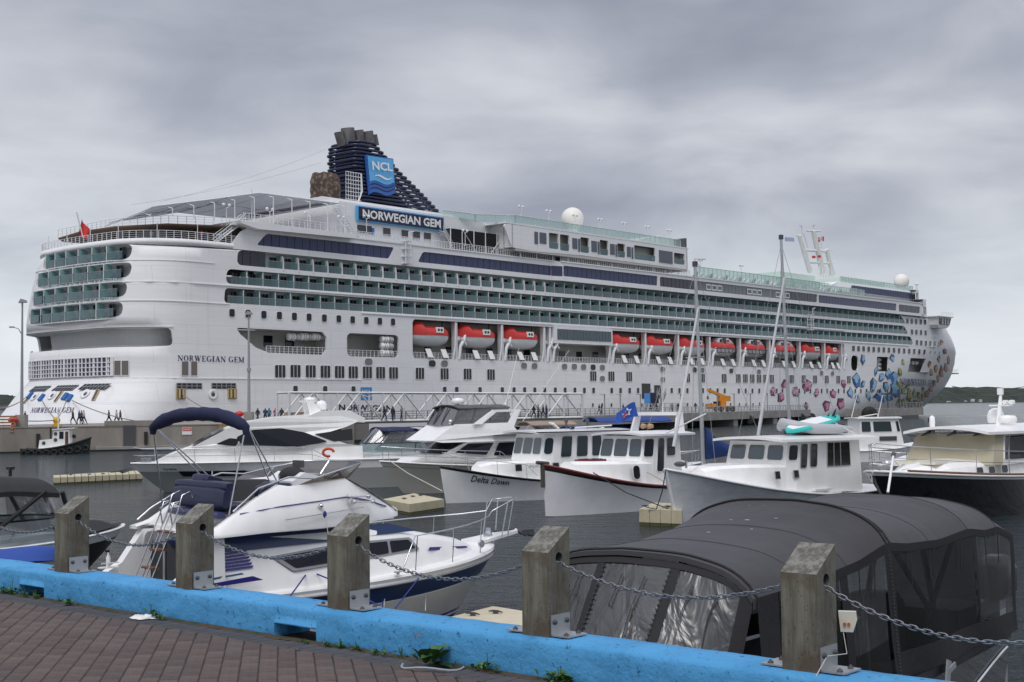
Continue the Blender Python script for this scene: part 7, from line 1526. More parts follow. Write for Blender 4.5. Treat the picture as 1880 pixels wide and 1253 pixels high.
for sg in (-1, 1):
    side_poly(C, [(2.35, 1.70), (2.75, 1.42), (4.25, 1.50), (4.25, 1.80), (3.6, 1.80)], wh, sg, M_GREY, 'window_frame', .008, .05); side_poly(C, [(2.5, 1.68), (2.8, 1.47), (4.2, 1.54), (4.2, 1.76), (3.6, 1.76)], wh, sg, M_WIN, 'side_window', .016, .04)
    side_poly(C, [(4.32, 1.50), (5.55, 1.56), (5.35, 1.80), (4.32, 1.81)], wh, sg, M_GREY, 'window_frame', .008, .05); side_poly(C, [(4.37, 1.54), (4.8, 1.56), (4.8, 1.77), (4.37, 1.77)], wh, sg, M_WIN, 'side_window', .016, .03); side_poly(C, [(4.86, 1.56), (5.45, 1.60), (5.3, 1.76), (4.86, 1.77)], wh, sg, M_WIN, 'side_window', .016, .03)
    side_poly(C, [(1.16, 1.84), (1.3, 2.08), (4.9, 2.08), (5.6, 1.90), (4.9, 1.90), (3.4, 1.87), (2.1, 1.84)], wh, sg, STR, 'painted_band', .012, .04)
    for k in range(6): z0 = 1.52 + k * .052; side_poly(C, [(1.02 + k * .045, z0), (1.98 - k * .015, z0 + .03), (2.0 - k * .015, z0 + .064), (1.04 + k * .045, z0 + .036)], wh, sg, STP, 'painted_stripe', .014, .005)
    side_poly(C, [(.9, 1.30), (2.1, 1.35), (1.9, 1.43), (.95, 1.36)], lambda x, z: 1.39, sg, STP, 'painted_swoosh', .012, .02); side_poly(C, [(.92, 1.41), (1.75, 1.47), (1.7, 1.5), (.95, 1.45)], lambda x, z: 1.38, sg, mat('stripe_steel_blue', (.08, .15, .26), .3), 'painted_stripe', .012, .01)
    side_poly(C, [(5.75, 1.52), (7.0, 1.45), (6.95, 1.49), (5.8, 1.58)], wh, sg, STP, 'painted_swoosh', .03, .02)
# quarters: high aft sides with the sloping line, cockpit
for sg in (-1, 1):
    q = MB(); pts = [(-.05, 1.0), (1.4, 1.0), (1.4, 2.1), (1.15, 2.1), (.75, 1.55), (.25, 1.25), (-.05, 1.2)]
    q.prism([(x, sg * 1.42 if z < 1.3 else sg * 1.36, z) for x, z in pts], (0, -sg * .22, 0), M_WHITE); q.build('quarter_coaming', M_WHITE, C)
cp = MB(); cp.box((0, -1.3, .55), (1.3, 1.3, .6), M_WHITE2); cp.box((-.1, -1.42, .2), (.05, 1.42, 1.12), M_WHITE); cp.box((-.75, -1.25, .22), (0, 1.25, .32), M_WHITE); cp.build('cockpit', M_WHITE, C)
bh = MB(); bh.box((1.32, -1.25, .6), (1.36, 1.25, 2.1), M_WHITE2); bh.box((1.28, -.75, .65), (1.32, .55, 1.95), M_WIN); bh.box((1.28, .65, 1.1), (1.32, 1.15, 1.85), M_WIN); bh.box((1.28, -1.2, 1.1), (1.32, -.85, 1.9), M_WIN); bh.box((1.26, -.1, .65), (1.29, -.06, 1.95), M_ALU); bh.box((1.26, .55, .65), (1.29, .62, 1.95), M_ALU); bh.build('cabin_bulkhead', None, C)
tp_ = MB(); o_ = rrect(-.16, -.08, .16, .08, .07)
tp_.prism([(.32 + a, 1.15, 1.28 + b) for a, b in rrect(-.26, -.13, .26, .13, .12)], (0, -.02, 0), M_WHITE); tp_.prism([(.32 + a, 1.12, 1.28 + b) for a, b in rrect(-.21, -.09, .21, .09, .08)], (0, -.01, 0), M_WIN); tp_.build('coaming_locker', None, C)
MB().box((.3, .98, 1.48), (.62, 1.13, 1.5), M_WHITE).box((.3, .98, 1.56), (.62, .99, 1.58), M_WHITE).build('drink_shelf', None, C)
sb_ = F.M @ Vector((.45, 1.04, 1.5)); T = thing('spray_bottle', 'white spray bottle in the shelf by the cruiser ladder', 'bottle', sb_); MB().lathe([(.035, 0), (.04, .03), (.04, .16), (.015, .21), (.015, .25)], (0, 0, 0), M_LW, 10).box((-.05, -.015, .25), (.03, .015, .29), M_NAVY).build('bottle_body', None, T)
# flybridge moulding
fx = [(1.02, 2.10, 2.16, 1.46), (1.3, 2.10, 2.26, 1.46), (1.7, 2.11, 2.50, 1.45), (2.1, 2.12, 2.72, 1.42), (2.5, 2.12, 2.90, 1.38), (2.75, 2.12, 2.86, 1.35), (3.3, 2.12, 2.90, 1.3), (3.95, 2.12, 2.94, 1.2), (4.5, 2.13, 2.70, 1.02), (5.1, 2.14, 2.42, .75), (5.5, 2.15, 2.28, .45), (5.72, 2.17, 2.22, .12)]
fb = MB()
for sg in (-1, 1):
    fb.loft([[(x, sg * w, zl), (x, sg * w, zl + .05), (x, sg * (w - .13), zt - .02), (x, sg * (w - .17), zt), (x, sg * max(.0, w - .26), zt), (x, sg * max(0, w - .30), zt - .06), (x, sg * max(0, w - .30), 2.15)] for x, zl, zt, w in fx], M_WHITE, False, False)
    a = fx[0]; fb.add([(a[0], sg * a[3], a[1]), (a[0], sg * (a[3] - .15), a[2]), (a[0], sg * (a[3] - .3), 2.15), (a[0], sg * (a[3] - .3), a[1])], [(0, 1, 2, 3)], M_WHITE)
fb.prism([(1.35, -1.2, 2.1), (1.35, 1.2, 2.1), (5.3, .6, 2.12), (5.3, -.6, 2.12)], (0, 0, .06), M_WHITE)
fb.grid(lambda a, b: Vector((lerp(4.0, 5.75, a), (b - .5) * 2 * lerp(1.05, .1, a ** 1.6), lerp(2.93, 2.2, a) + .07 * (1 - (2 * b - 1) ** 2))), 10, 8, M_WHITE); fb.prism([(3.75, -1.0, 2.15), (3.75, 1.0, 2.15), (3.75, 1.0, 2.9), (3.75, -1.0, 2.9)], (.3, 0, 0), M_WHITE); fb.build('flybridge', M_WHITE, C)
for sg in (-1, 1): MB().tube([(x, sg * (w - .13 * max(0, (z_ - zl - .05) / max(.06, zt - zl - .07)) + .004), z_) for (x, zl, zt, w), z_ in zip(fx[2:10], (2.46, 2.50, 2.54, 2.55, 2.58, 2.62, 2.52, 2.36))], .011, STP, 4).build('pinstripe', None, C)
ws = MB(); base = [Vector((x, y, z)) for x, y, z in ((2.9, -1.12, 2.86), (3.5, -1.02, 2.9), (4.05, -.85, 2.92), (4.35, -.5, 2.9), (4.45, 0, 2.9), (4.35, .5, 2.9), (4.05, .85, 2.92), (3.5, 1.02, 2.9), (2.9, 1.12, 2.86))]
topw = [p + Vector((.28, 0, h_)) + Vector((0, p.y * .12, 0)) for p, h_ in zip(base, (.12, .2, .27, .3, .3, .3, .27, .2, .12))]
ws.loft([base, topw], GLD, False, False, False); ws.build('flybridge_windscreen', GLD, C)
ws = MB(); ws.tube([Vector((1.62, -1.25, 2.5)), Vector((2.1, -1.24, 2.86)), Vector((2.7, -1.2, 3.02))] + topw + [Vector((2.7, 1.2, 3.02)), Vector((2.1, 1.24, 2.86)), Vector((1.35, 1.30, 2.45)), Vector((1.1, 1.32, 2.25))], .016, M_STEEL, 6)
for i in (1, 3, 5, 7): ws.tube([base[i], topw[i]], .012, M_STEEL, 5)
for x, z in ((2.1, 2.7), (2.5, 2.9)): 
    for sg in (-1, 1): ws.tube([(x, sg * 1.2, z), (x + .02, sg * 1.22, z + .16)], .012, M_STEEL, 5)
ws.build('flybridge_rail', M_STEEL, C)
hd_ = MB(); hd_.prism([(3.2, -.5, 2.2), (3.75, -.5, 2.2), (3.85, -.5, 2.95), (3.45, -.5, 3.05), (3.2, -.5, 2.9)], (0, .95, 0), M_WHITE2); hd_.ball((3.45, -.05, 2.95), .28, M_BLKF, 12, 7, (.8, 1.2, .7)); hd_.box((3.55, -.2, 3.12), (3.62, .1, 3.25), M_DGREY); hd_.prism([(2.3, .3, 2.55), (3.6, .3, 2.55), (3.6, .3, 2.88), (2.2, .3, 2.95)], (0, .6, 0), M_DGREY); hd_.build('helm_console', None, C)
st_ = MB()
def cushion(mb, c, s_, m, rot=0): 
    n = 8; x, y, z = s_; rings = []
    for i in range(n + 1):
        f = -1 + 2 * i / n; k = (1 - abs(f) ** 6) ** .3 if abs(f) < 1 else .55
        rings.append([Vector(c) + Matrix.Rotation(rot, 3, 'Y') @ Vector((a * x * .5 * (.55 + .45 * k), f * y * .5, b * z * .5 * (.55 + .45 * k))) for a, b in ((-1, -.7), (-.7, -1), (.7, -1), (1, -.7), (1, .7), (.7, 1), (-.7, 1), (-1, .7))])
    mb.loft(rings, m, True, True, True)
cushion(st_, (1.75, .02, 2.88), (.22, 1.92, .17), M_VINYLN); cushion(st_, (1.66, 0, 2.68), (.16, 1.9, .36), M_VINYLN, .15); cushion(st_, (1.95, 0, 2.5), (.5, 1.9, .18), M_VINYLN); cushion(st_, (1.55, -.05, 2.42), (.2, 1.85, .12), mat('navy_vinyl_worn', (.05, .055, .14), .4)); cushion(st_, (1.95, .3, 2.93), (.4, .6, .2), M_VINYLN, .3); cushion(st_, (2.9, -.45, 2.75), (.45, .5, .3), M_VINYLN, .1); cushion(st_, (2.5, -.9, 2.72), (.5, .25, .35), M_VINYLN)
st_.build('bench_seat', M_VINYLN, C)
# ladder
ld = MB()
for y in (.12, .5):
    ld.tube([(.55, y, .7), (1.30, y, 2.45), (1.38, y, 2.72), (1.52, y, 2.78), (1.62, y, 2.62)], .016, M_STEEL, 6); ld.tube([(.42, y, .7), (1.17, y, 2.45), (1.22, y, 2.6), (1.34, y, 2.62)], .013, M_STEEL, 6)
for y in (.12, .5): ld.tube([(1.2, y, 2.2), (1.15, y, 2.5), (1.3, y, 2.6), (1.42, y, 2.45)], .012, M_STEEL, 5)
ldo = ld.build('ladder', M_STEEL, C)
for i in range(5): f = (i + .5) / 5.2; MB().box((lerp(.45, 1.2, f), .11, lerp(.75, 2.3, f)), (lerp(.45, 1.2, f) + .14, .51, lerp(.75, 2.3, f) + .03), M_TEAK).build('tread', M_TEAK, ldo)
# bimini folded in its boot, with its hoops
bz = lambda y: 3.88 + .24 * (1 - abs(y / 1.12) ** 2.6); bx = lambda y: 1.62 - .28 * y
bm_ = MB(); pts = [Vector((bx(y), y, bz(y))) for y in [lerp(-1.12, 1.12, i / 20) for i in range(21)]]; rr_b = [.055 + .065 * min(1, (10 - abs(i - 10)) / 2.2 + .25) + .008 * sin(i * 2.3) for i in range(21)]
bm_.tube([pts[0] + Vector((0, 0, -.12))] + pts + [pts[-1] + Vector((0, 0, -.12))], [.05] + rr_b + [.05], M_FABN, 10); bm_.build('folded_bimini', M_FABN, C)
hp = MB()
for sg in (-1, 1):
    top = Vector((bx(sg * 1.1), sg * 1.1, bz(1.1) - .05)); 
    for foot in ((1.55, sg * 1.24, 2.45), (2.35, sg * 1.2, 2.92), (2.5, sg * 1.2, 2.92)): hp.tube([top + Vector(((foot[0] - 1.6) * .1, 0, 0)), Vector(foot)], .013, M_STEEL, 6)
hp.build('bimini_frame', M_STEEL, C)
# bow rail, pulpit, hatch details, horns
pul = MB(); pul.prism([(7.6, -.32, 1.44), (8.7, -.16, 1.58), (8.8, 0, 1.6), (8.7, .16, 1.58), (7.6, .32, 1.44)], (0, 0, .06), M_WHITE); pul.build('bow_pulpit', M_WHITE, C)
for sg in (-1, 1):
    rp_ = [(HC_.p(t, 1, sg, -.1) + Vector((0, 0, .06)), k) for t, k in ((.60, .02), (.64, 1), (.70, 1), (.76, 1), (.82, 1), (.88, 1), (.94, 1), (.985, 1.05))]; railing_b(C, HC_, rp_, .62, r=.013, mid=False)
    MB().tube([HC_.p(.985, 1, sg, -.1) + Vector((0, 0, .71)), Vector((8.4, sg * .3, 2.26)), Vector((8.7, sg * .12, 2.3)), Vector((8.72, 0, 2.3))], .013, M_STEEL, 6).tube([Vector((8.4, sg * .2, 1.56)), Vector((8.52, sg * .25, 2.27))], .012, M_STEEL, 5).tube([Vector((8.15, sg * .3, 1.52)), Vector((8.3, sg * .33, 2.22))], .012, M_STEEL, 5).build('pulpit_rail', M_STEEL, C)
MB().lathe([(.01, 0), (.09, 0), (.1, .06), (.06, .12), (.05, .2)], (8.05, 0, 1.52), M_STEEL, 12).tube([(8.2, 0, 1.64), (8.7, 0, 1.66), (9.05, 0, 1.5)], .025, M_DGREY, 6).build('windlass', None, C)
anc = MB(); anc.prism([(8.9, -.02, 1.52), (9.3, -.02, 1.45), (9.25, -.02, 1.62), (8.95, -.02, 1.62)], (0, .04, 0), M_DGREY); anc.prism([(9.1, -.16, 1.5), (9.35, 0, 1.48), (9.1, .16, 1.5)], (0, 0, .03), M_DGREY); anc.build('anchor', None, C)
MB().lathe([(.07, 0), (.085, .02), (.05, .03), (.01, .03)], (7.2, -.86, 1.52), M_STEEL, 12, 'y').build('deck_vent', None, C)
hn = MB()
for z, x0 in ((2.62, 3.9), (2.52, 4.0)): hn.tube([(x0, -1.22, z), (x0 + .5, -1.1, z - .02)], .014, M_CHROME, 6); hn.lathe([(.05, 0), (.055, .015), (.02, .08), (.014, .1)], (x0 - .02, -1.22, z), M_CHROME, 12, 'x'); hn.lathe([(.03, -.06), (.05, 0), (.01, .005)], (x0 + .52, -1.1, z - .02), M_CHROME, 10, 'x')
hn.ball((3.3, -1.28, 2.5), .045, M_CHROME, 8, 5).build('horns', None, C)
MB().tube([(2.5, -1.44, 2.32), (4.25, -1.18, 2.42)], .011, M_STEEL, 6).build('grab_rail', None, C)
for t in (.42, .58): q = HC_.p(t, 1, -1, .0) + Vector((0, 0, .08)); MB().tube([q + Vector((-.08, 0, .03)), q + Vector((.08, 0, .03))], .015, M_STEEL, 6).box((q.x - .03, q.y - .02, q.z - .02), (q.x + .03, q.y + .02, q.z + .03), M_STEEL).build('cleat', None, C)
def rope(pts, m, lab, r=.008, F_=None, name='rope'): 
    o = MB().tube([(F_.M @ Vector(p)) if F_ else p for p in pts], r, m, 5).build(name, m, None, label=lab, cat='rope'); return o
rope([(3.3, -1.42, 2.36), (3.32, -1.5, 1.9), (3.4, -1.62, 1.1), (3.5, -1.62, .2)], M_ROPEW, 'thin pale rope hanging from the cruiser grab rail', .006, F); MB().ball((3.3, -1.4, 2.36), .035, M_ROPEB, 8, 5, (1, 1, 1.8)).build('rope_knot', None, C)
p_ = at_z(567, 1046, 1.2); rope([at_y(567, 1048, 23.6), at_y(532, 1096, 21)], M_ROPEB, 'blue rope from the cruiser side cleat down to the left', .013); rope([at_y(567, 1048, 23.6), at_y(615, 1068, 22.5), at_y(700, 1115, 20)], M_ROPEB, 'blue rope from the cruiser side cleat running right behind the middle post', .013)
rope([at_y(700, 1025, 24.6), at_y(703, 1080, 24.3), at_y(703, 1115, 23.8)], M_ROPEB, 'dark blue rope hanging from the cruiser rail', .012); rope([at_y(706, 1022, 24.6), at_y(710, 1070, 24.4), at_y(704, 1118, 23.8)], M_ROPEW, 'pale rope hanging beside the dark blue one', .010); rope([at_y(798, 1005, 25.8), at_y(770, 1060, 24.5), at_y(726, 1117, 22.5)], M_ROPEB, 'blue rope slanting down left from the cruiser bow cleat', .012); rope([at_y(782, 1030, 25.6), at_y(781, 1122, 24.6)], M_ROPEW, 'pale rope hanging straight from the cruiser bow', .010)

# ===== long hardtop yacht behind it =====
F = Fr(at_y(240, 852, 68), 14, 198); Y = boat('motor_yacht', 'long sleek white hardtop motor yacht with a grey reflection painted on its hull, behind the foreground cruiser', 'yacht', F)
HY = Hull(14, 4.2, 1.5, 1.5, 1.5, rake=2.0, flare=.5, t0=.5, wl=.86, power=2.3); mkhull(Y, HY, [(.1, M_DGREY), (.75, mat('hull_reflection_tone', (.36, .38, .37), .2, coat=.4)), (1, M_CREAM if 0 else M_WHITE)], gun=.04, gunm=M_WHITE)  # grey-green of the lower hull is a reflection put into its colour
wy = lambda x, z: interp([(0, 1.85), (8, 1.8), (10.5, 1.45), (12.5, .8)], x) - .22 * max(0, z - 1.6)
prof_house(Y, [(2.4, 1.5), (12.9, 1.5), (12.0, 1.95), (11.0, 2.3), (9.3, 3.2), (8.4, 3.5), (6.8, 3.75), (5.0, 3.85), (3.6, 3.8), (2.6, 3.45), (3.2, 3.2), (4.6, 2.8), (3.2, 2.3), (2.4, 2.2)], wy, M_WHITE)
hullface(HY, 1, .62, .86, .60, .76, M_BLACK, Y, 'hull_window'); hullface(HY, 1, .45, .64, .55, .72, M_DGREY, Y, 'hull_window')
for sg in (-1, 1):
    side_poly(Y, [(9.9, 2.42), (8.9, 2.3), (8.7, 2.65), (9.2, 2.72)], wy, sg, M_WIN, r=.1); side_poly(Y, [(8.6, 2.35), (5.8, 2.2), (4.2, 2.45), (5.4, 2.95), (6.6, 3.18), (8.1, 3.12), (8.9, 2.75)], wy, sg, M_WIN, r=.15)
    side_poly(Y, [(4.9, 2.85), (3.9, 2.45), (2.9, 2.5), (2.9, 3.1)], wy, sg, M_BLACK, 'dark_panel', r=.03)
w_ = MB(); w_.grid(lambda a, b: Vector((lerp(10.95, 9.4, b), (a - .5) * 2 * (wy(lerp(10.9, 9.4, b), 2.6) - .15), lerp(2.36, 3.2, b) + .03)), 6, 2, M_WIN); w_.build('windscreen', M_WIN, Y)
for y in (-.5, .5): MB().tube([(10.9, y, 2.42), (10.0, y - .3, 2.95)], .02, M_BLACK, 4).build('wiper', None, Y)
ar = MB(); 
for y in (-.9, .9): ar.prism([(5.0, y, 3.7), (4.2, y, 3.75), (4.9, y * .8, 4.6), (5.2, y * .8, 4.6)], (0, .12, 0), M_WHITE)
ar.box((4.7, -.8, 4.5), (5.3, .8, 4.6), M_WHITE); ar.lathe([(.25, 0), (.28, .1), (.28, .3), (.2, .45), (.02, .5)], (4.2, -.3, 4.1), M_WHITE, 14); ar.lathe([(.3, 0), (.3, .12), (.02, .16)], (4.9, .2, 4.62), M_WHITE, 14); ar.build('radar_arch', M_WHITE, Y); antenna(Y, (4.6, .5, 4.5), 1.2, (-.2, 0))
prof_house(Y, [(2.2, 3.4), (5.2, 3.78), (4.6, 4.02), (3.0, 4.05), (2.2, 3.65)], lambda x, z: 1.35, M_WHITE, 'roof_fairing')
for side in (-1, 1): railing_b(Y, HY, [(HY.p(t, 1, side, -.15), k) for t, k in ((.30, .1), (.36, .8), (.43, 1), (.5, 1), (.57, 1), (.64, 1), (.71, 1), (.78, 1), (.85, 1), (.91, 1), (.96, 1), (.99, 1.1))], .72, r=.02)
MB().prism([(14.0, -.1, 1.3), (14.7, 0, 1.15), (14.4, 0, 1.0), (13.9, -.05, 1.15)], (0, .1, 0), M_DGREY).prism([(14.4, -.2, 1.1), (15.0, 0, 1.05), (14.4, .2, 1.1)], (0, 0, .06), M_DGREY).build('anchor', None, Y); MB().box((13.0, -.2, 1.55), (13.5, .2, 1.75), M_STEEL).build('windlass', None, Y)
letter_mesh(text_geo('PQ148769', bold=.01), lambda a, b: HY.p(.905 - .045 * a, .78 + .07 * b, 1, .02), M_BLACK).build('registration', None, Y)
lr = at_y(603, 831, 60); MB().tube([(.24 * cos(a), 0, .17 * sin(a)) for a in [i * 2 * PI / 20 for i in range(17)]], .06, mat('ring_orange', (.62, .08, .02), .5), 8).build('life_ring', None, loc=lr, label='orange horseshoe life ring on the rail behind the foreground cruiser', cat='life ring')

# ===== express cruiser with navy top =====
F = Fr(at_y(528, 849, 72.5), 9.5, 204); X = boat('express_cruiser', 'white express cruiser with navy canvas top and clear curtains, left of the flybridge boat', 'boat', F)
HX = Hull(9.5, 3.1, 1.15, 1.32, 1.12, rake=1.4, flare=.4, t0=.5, wl=.86, power=2.4); mkhull(X, HX, [(.12, M_NAVY), (.17, M_LW), (.2, M_NAVY), (.6, CRM), (.62, M_GREY), (1, M_WHITE)], gun=.04, gunm=M_GREY)
wx = lambda x, z: interp([(0, 1.35), (5, 1.3), (7, .95), (8.3, .4)], x) - .3 * max(0, z - 1.2); prof_house(X, [(0.2, 1.1), (8.7, 1.25), (7.4, 1.55), (6.0, 1.72), (3, 1.75), (.2, 1.6)], wx, M_WHITE, 'cabin_top')
gl_ = MB(); gl_.loft([[Vector((x, y, 1.7)) for x, y in ((2.6, 1.2), (5.0, 1.15), (6.0, .7), (6.2, 0), (6.0, -.7), (5.0, -1.15), (2.6, -1.2))], [Vector((x, y, 2.22)) for x, y in ((2.2, 1.12), (4.4, 1.05), (5.1, .6), (5.25, 0), (5.1, -.6), (4.4, -1.05), (2.2, -1.12))]], glassmat('green_screen', (.50, .66, .64), .12, diff=(.25, .4, .38), dfac=.25), False, False, False); gl_.build('windscreen', None, X)
gl_ = MB(); gl_.loft([[Vector((x, y, 2.24)) for x, y in ((1.8, 1.12), (4.4, 1.05), (5.1, .6), (5.25, 0), (5.1, -.6), (4.4, -1.05), (1.8, -1.12))], [Vector((x, y, z)) for x, y, z in ((1.6, 1.1, 2.9), (3.9, 1.0, 2.92), (4.4, .6, 3.02), (4.5, 0, 3.06), (4.4, -.6, 3.02), (3.9, -1.0, 2.92), (1.6, -1.1, 2.9))]], GLV, False, False, False); gl_.build('side_curtain', GLV, X)
fr_ = MB()
for a, b_ in (((5.0, 1.1, 2.22), (4.0, 1.0, 2.95)), ((5.25, .3, 2.22), (4.4, .3, 3.05)), ((3.4, 1.15, 2.2), (3.0, 1.05, 2.95)), ((2.6, 1.17, 1.7), (2.4, 1.1, 2.95)), ((5.25, -.5, 2.2), (4.4, -.5, 3.03))): fr_.tube([a, b_], .03, M_NAVY, 4)
fr_.tube([(2.2, 1.14, 2.23), (4.4, 1.07, 2.23), (5.1, .62, 2.23), (5.27, 0, 2.23), (5.1, -.62, 2.23)], .03, M_DGREY, 4); fr_.build('window_frame', None, X)
fabric_bimini(X, 1.2, 4.5, 1.12, 2.9, .2, M_FABN); fabric_bimini(X, -.4, 1.1, 1.2, 2.6, .2, M_FABN)
ac = MB()
for y in (-1.25, 1.25): ac.loft([[Vector((x, y * s_ , z)) for s_, x, z in ((1, xa, z), (1, xa + .28, z), (.93, xa + .28, z), (.93, xa, z))] for xa, z in ((.9, 1.5), (1.15, 2.1), (1.6, 2.6), (2.2, 2.95))], M_WHITE)
ac.prism([(1.9, -1.2, 2.92), (2.6, -1.2, 3.0), (2.6, -1.2, 3.08), (1.9, -1.2, 3.02)], (0, 2.4, 0), M_WHITE); ac.build('radar_arch', M_WHITE, X)
for side in (-1, 1): railing_b(X, HX, [(HX.p(t, 1, side, -.12), k) for t, k in ((.5, .1), (.56, 1), (.64, 1), (.72, 1), (.8, 1), (.88, 1), (.95, 1), (.99, 1))], .62, r=.018, mid=False)

# ===== flybridge sedan with grey canvas =====
F = Fr(at_y(697, 848, 64), 12, 215); S7 = boat('flybridge_boat', 'cream hulled flybridge boat with grey canvas enclosure and a white arch, left of Delta Dawn', 'boat', F)
HS = Hull(12, 3.9, 1.25, 1.62, 1.25, rake=1.6, flare=.5, t0=.48, wl=.86, power=2.2); mkhull(S7, HS, [(.14, M_NAVY), (.85, mat('hull_cream', (.72, .69, .60), .25, coat=.3)), (.87, M_GREY), (1, M_CREAM)], gun=.04, gunm=M_WHITE)
ws7 = lambda x, z: interp([(0, 1.7), (8, 1.6), (10, 1.1), (11, .5)], x) - .15 * max(0, z - 1.4); prof_house(S7, [(1, 1.2), (11, 1.45), (10.2, 1.75), (9.2, 1.85), (7.9, 2.45), (1, 2.45)], ws7, M_WHITE, 'cabin')
for sg in (-1, 1): side_poly(S7, [(8.6, 1.95), (6.9, 1.8), (6.4, 2.38), (7.9, 2.38)], ws7, sg, M_WIN, r=.05); side_poly(S7, [(6.5, 1.75), (2.5, 1.7), (2.5, 2.38), (6.1, 2.38)], ws7, sg, M_WIN, r=.1)
w_ = MB(); w_.grid(lambda a, b: Vector((lerp(9.15, 8.0, b), (a - .5) * 2 * (ws7(8.6, 2.1) - .2), lerp(1.92, 2.42, b) + .02)), 6, 2, M_WIN); w_.build('windscreen', M_WIN, S7)
wf7 = lambda x, z: interp([(0, 1.85), (7, 1.75), (9.6, 1.3)], x) - .3 * max(0, z - 2.5); prof_house(S7, [(1, 2.45), (9.3, 2.45), (9.8, 2.55), (9.3, 2.85), (8.5, 3.32), (5.4, 3.36), (5.0, 2.85), (1, 2.75)], wf7, M_WHITE, 'flybridge')
MB().box((3.0, 1.45, 2.72), (6.5, 1.72, 2.76), M_DGREY).build('grab_rail', None, S7)
M_GC = mat('grey_canvas', (.09, .088, .09), .8, var=.12); gv = glassmat('grey_vinyl', (.42, .42, .44), .1, .15, (.12, .12, .13), .35)
en = MB(); en.loft([[(8.6, -1.2, 3.3), (8.8, 0, 3.3), (8.6, 1.2, 3.3), (6.6, 1.35, 3.33), (5.2, 1.35, 3.3), (5.2, -1.35, 3.3)], [(8.1, -1.05, 4.12), (8.25, 0, 4.16), (8.1, 1.05, 4.12), (6.6, 1.15, 4.16), (5.3, 1.2, 4.12), (5.3, -1.2, 4.12)]], gv, True, False, False); en.build('side_curtain', gv, S7); fabric_bimini(S7, 5.2, 8.3, 1.2, 4.12, .16, M_GC)
fr_ = MB()
for x, y in ((8.6, 1.2), (8.6, -1.2), (7.6, 1.28), (6.5, 1.35), (5.6, 1.35), (8.75, .35), (8.75, -.4)): fr_.tube([(x, y, 3.3), (x - .45 if x > 7 else x - .1, y * .88, 4.14)], .035, M_GC, 4)
fr_.build('curtain_frame', M_GC, S7)
ac = MB()
for y in (-1.5, 1.5): ac.prism([(7.1, y, 3.3), (7.6, y, 3.3), (6.3, y * .86, 4.0), (4.7, y * .85, 4.02), (4.7, y * .85, 3.9), (6.1, y * .86, 3.88)], (0, .1 * (1 if y < 0 else -1), 0), M_WHITE); ac.prism([(5.3, y, 2.9), (5.8, y, 2.9), (4.95, y * .85, 4.0), (4.6, y * .85, 4.02)], (0, .1 * (1 if y < 0 else -1), 0), M_WHITE)
ac.box((4.6, -1.28, 3.9), (5.0, 1.28, 4.02), M_WHITE); ac.build('radar_arch', M_WHITE, S7)
MB().lathe([(.28, 0), (.32, .1), (.28, .25), (.02, .3)], (7.6, .1, 4.32), M_WHITE, 14).cyl((7.6, .1, 4.2), (7.6, .1, 4.35), .08, M_WHITE, 8).build('radar_dome', None, S7); MB().ball((8.6, 1.0, 3.45), .12, M_CHROME, 10, 6).cyl((8.6, 1.0, 3.1), (8.6, 1.0, 3.4), .03, M_CHROME, 6).build('search_light', None, S7)
for side in (-1, 1): railing_b(S7, HS, [(HS.p(t, 1, side, -.12), k) for t, k in ((.45, .2), (.52, 1), (.6, 1), (.68, 1), (.76, 1), (.84, 1), (.92, 1), (.97, 1), (.995, 1))], .7, r=.018, mid=True)
antenna(S7, (4.0, -1.0, 4.1), 3.2, (-1.8, -1.2), None, .015); antenna(S7, (4.5, 1.3, 3.4), 3.6, (-2.4, .8), None, .018); rope([F.M @ Vector((11.6, .2, 1.65)), at_y(750, 870, 61), at_y(812, 902, 57)], M_ROPEW, 'pale bow line slanting right down to the Delta Dawn float', .02)

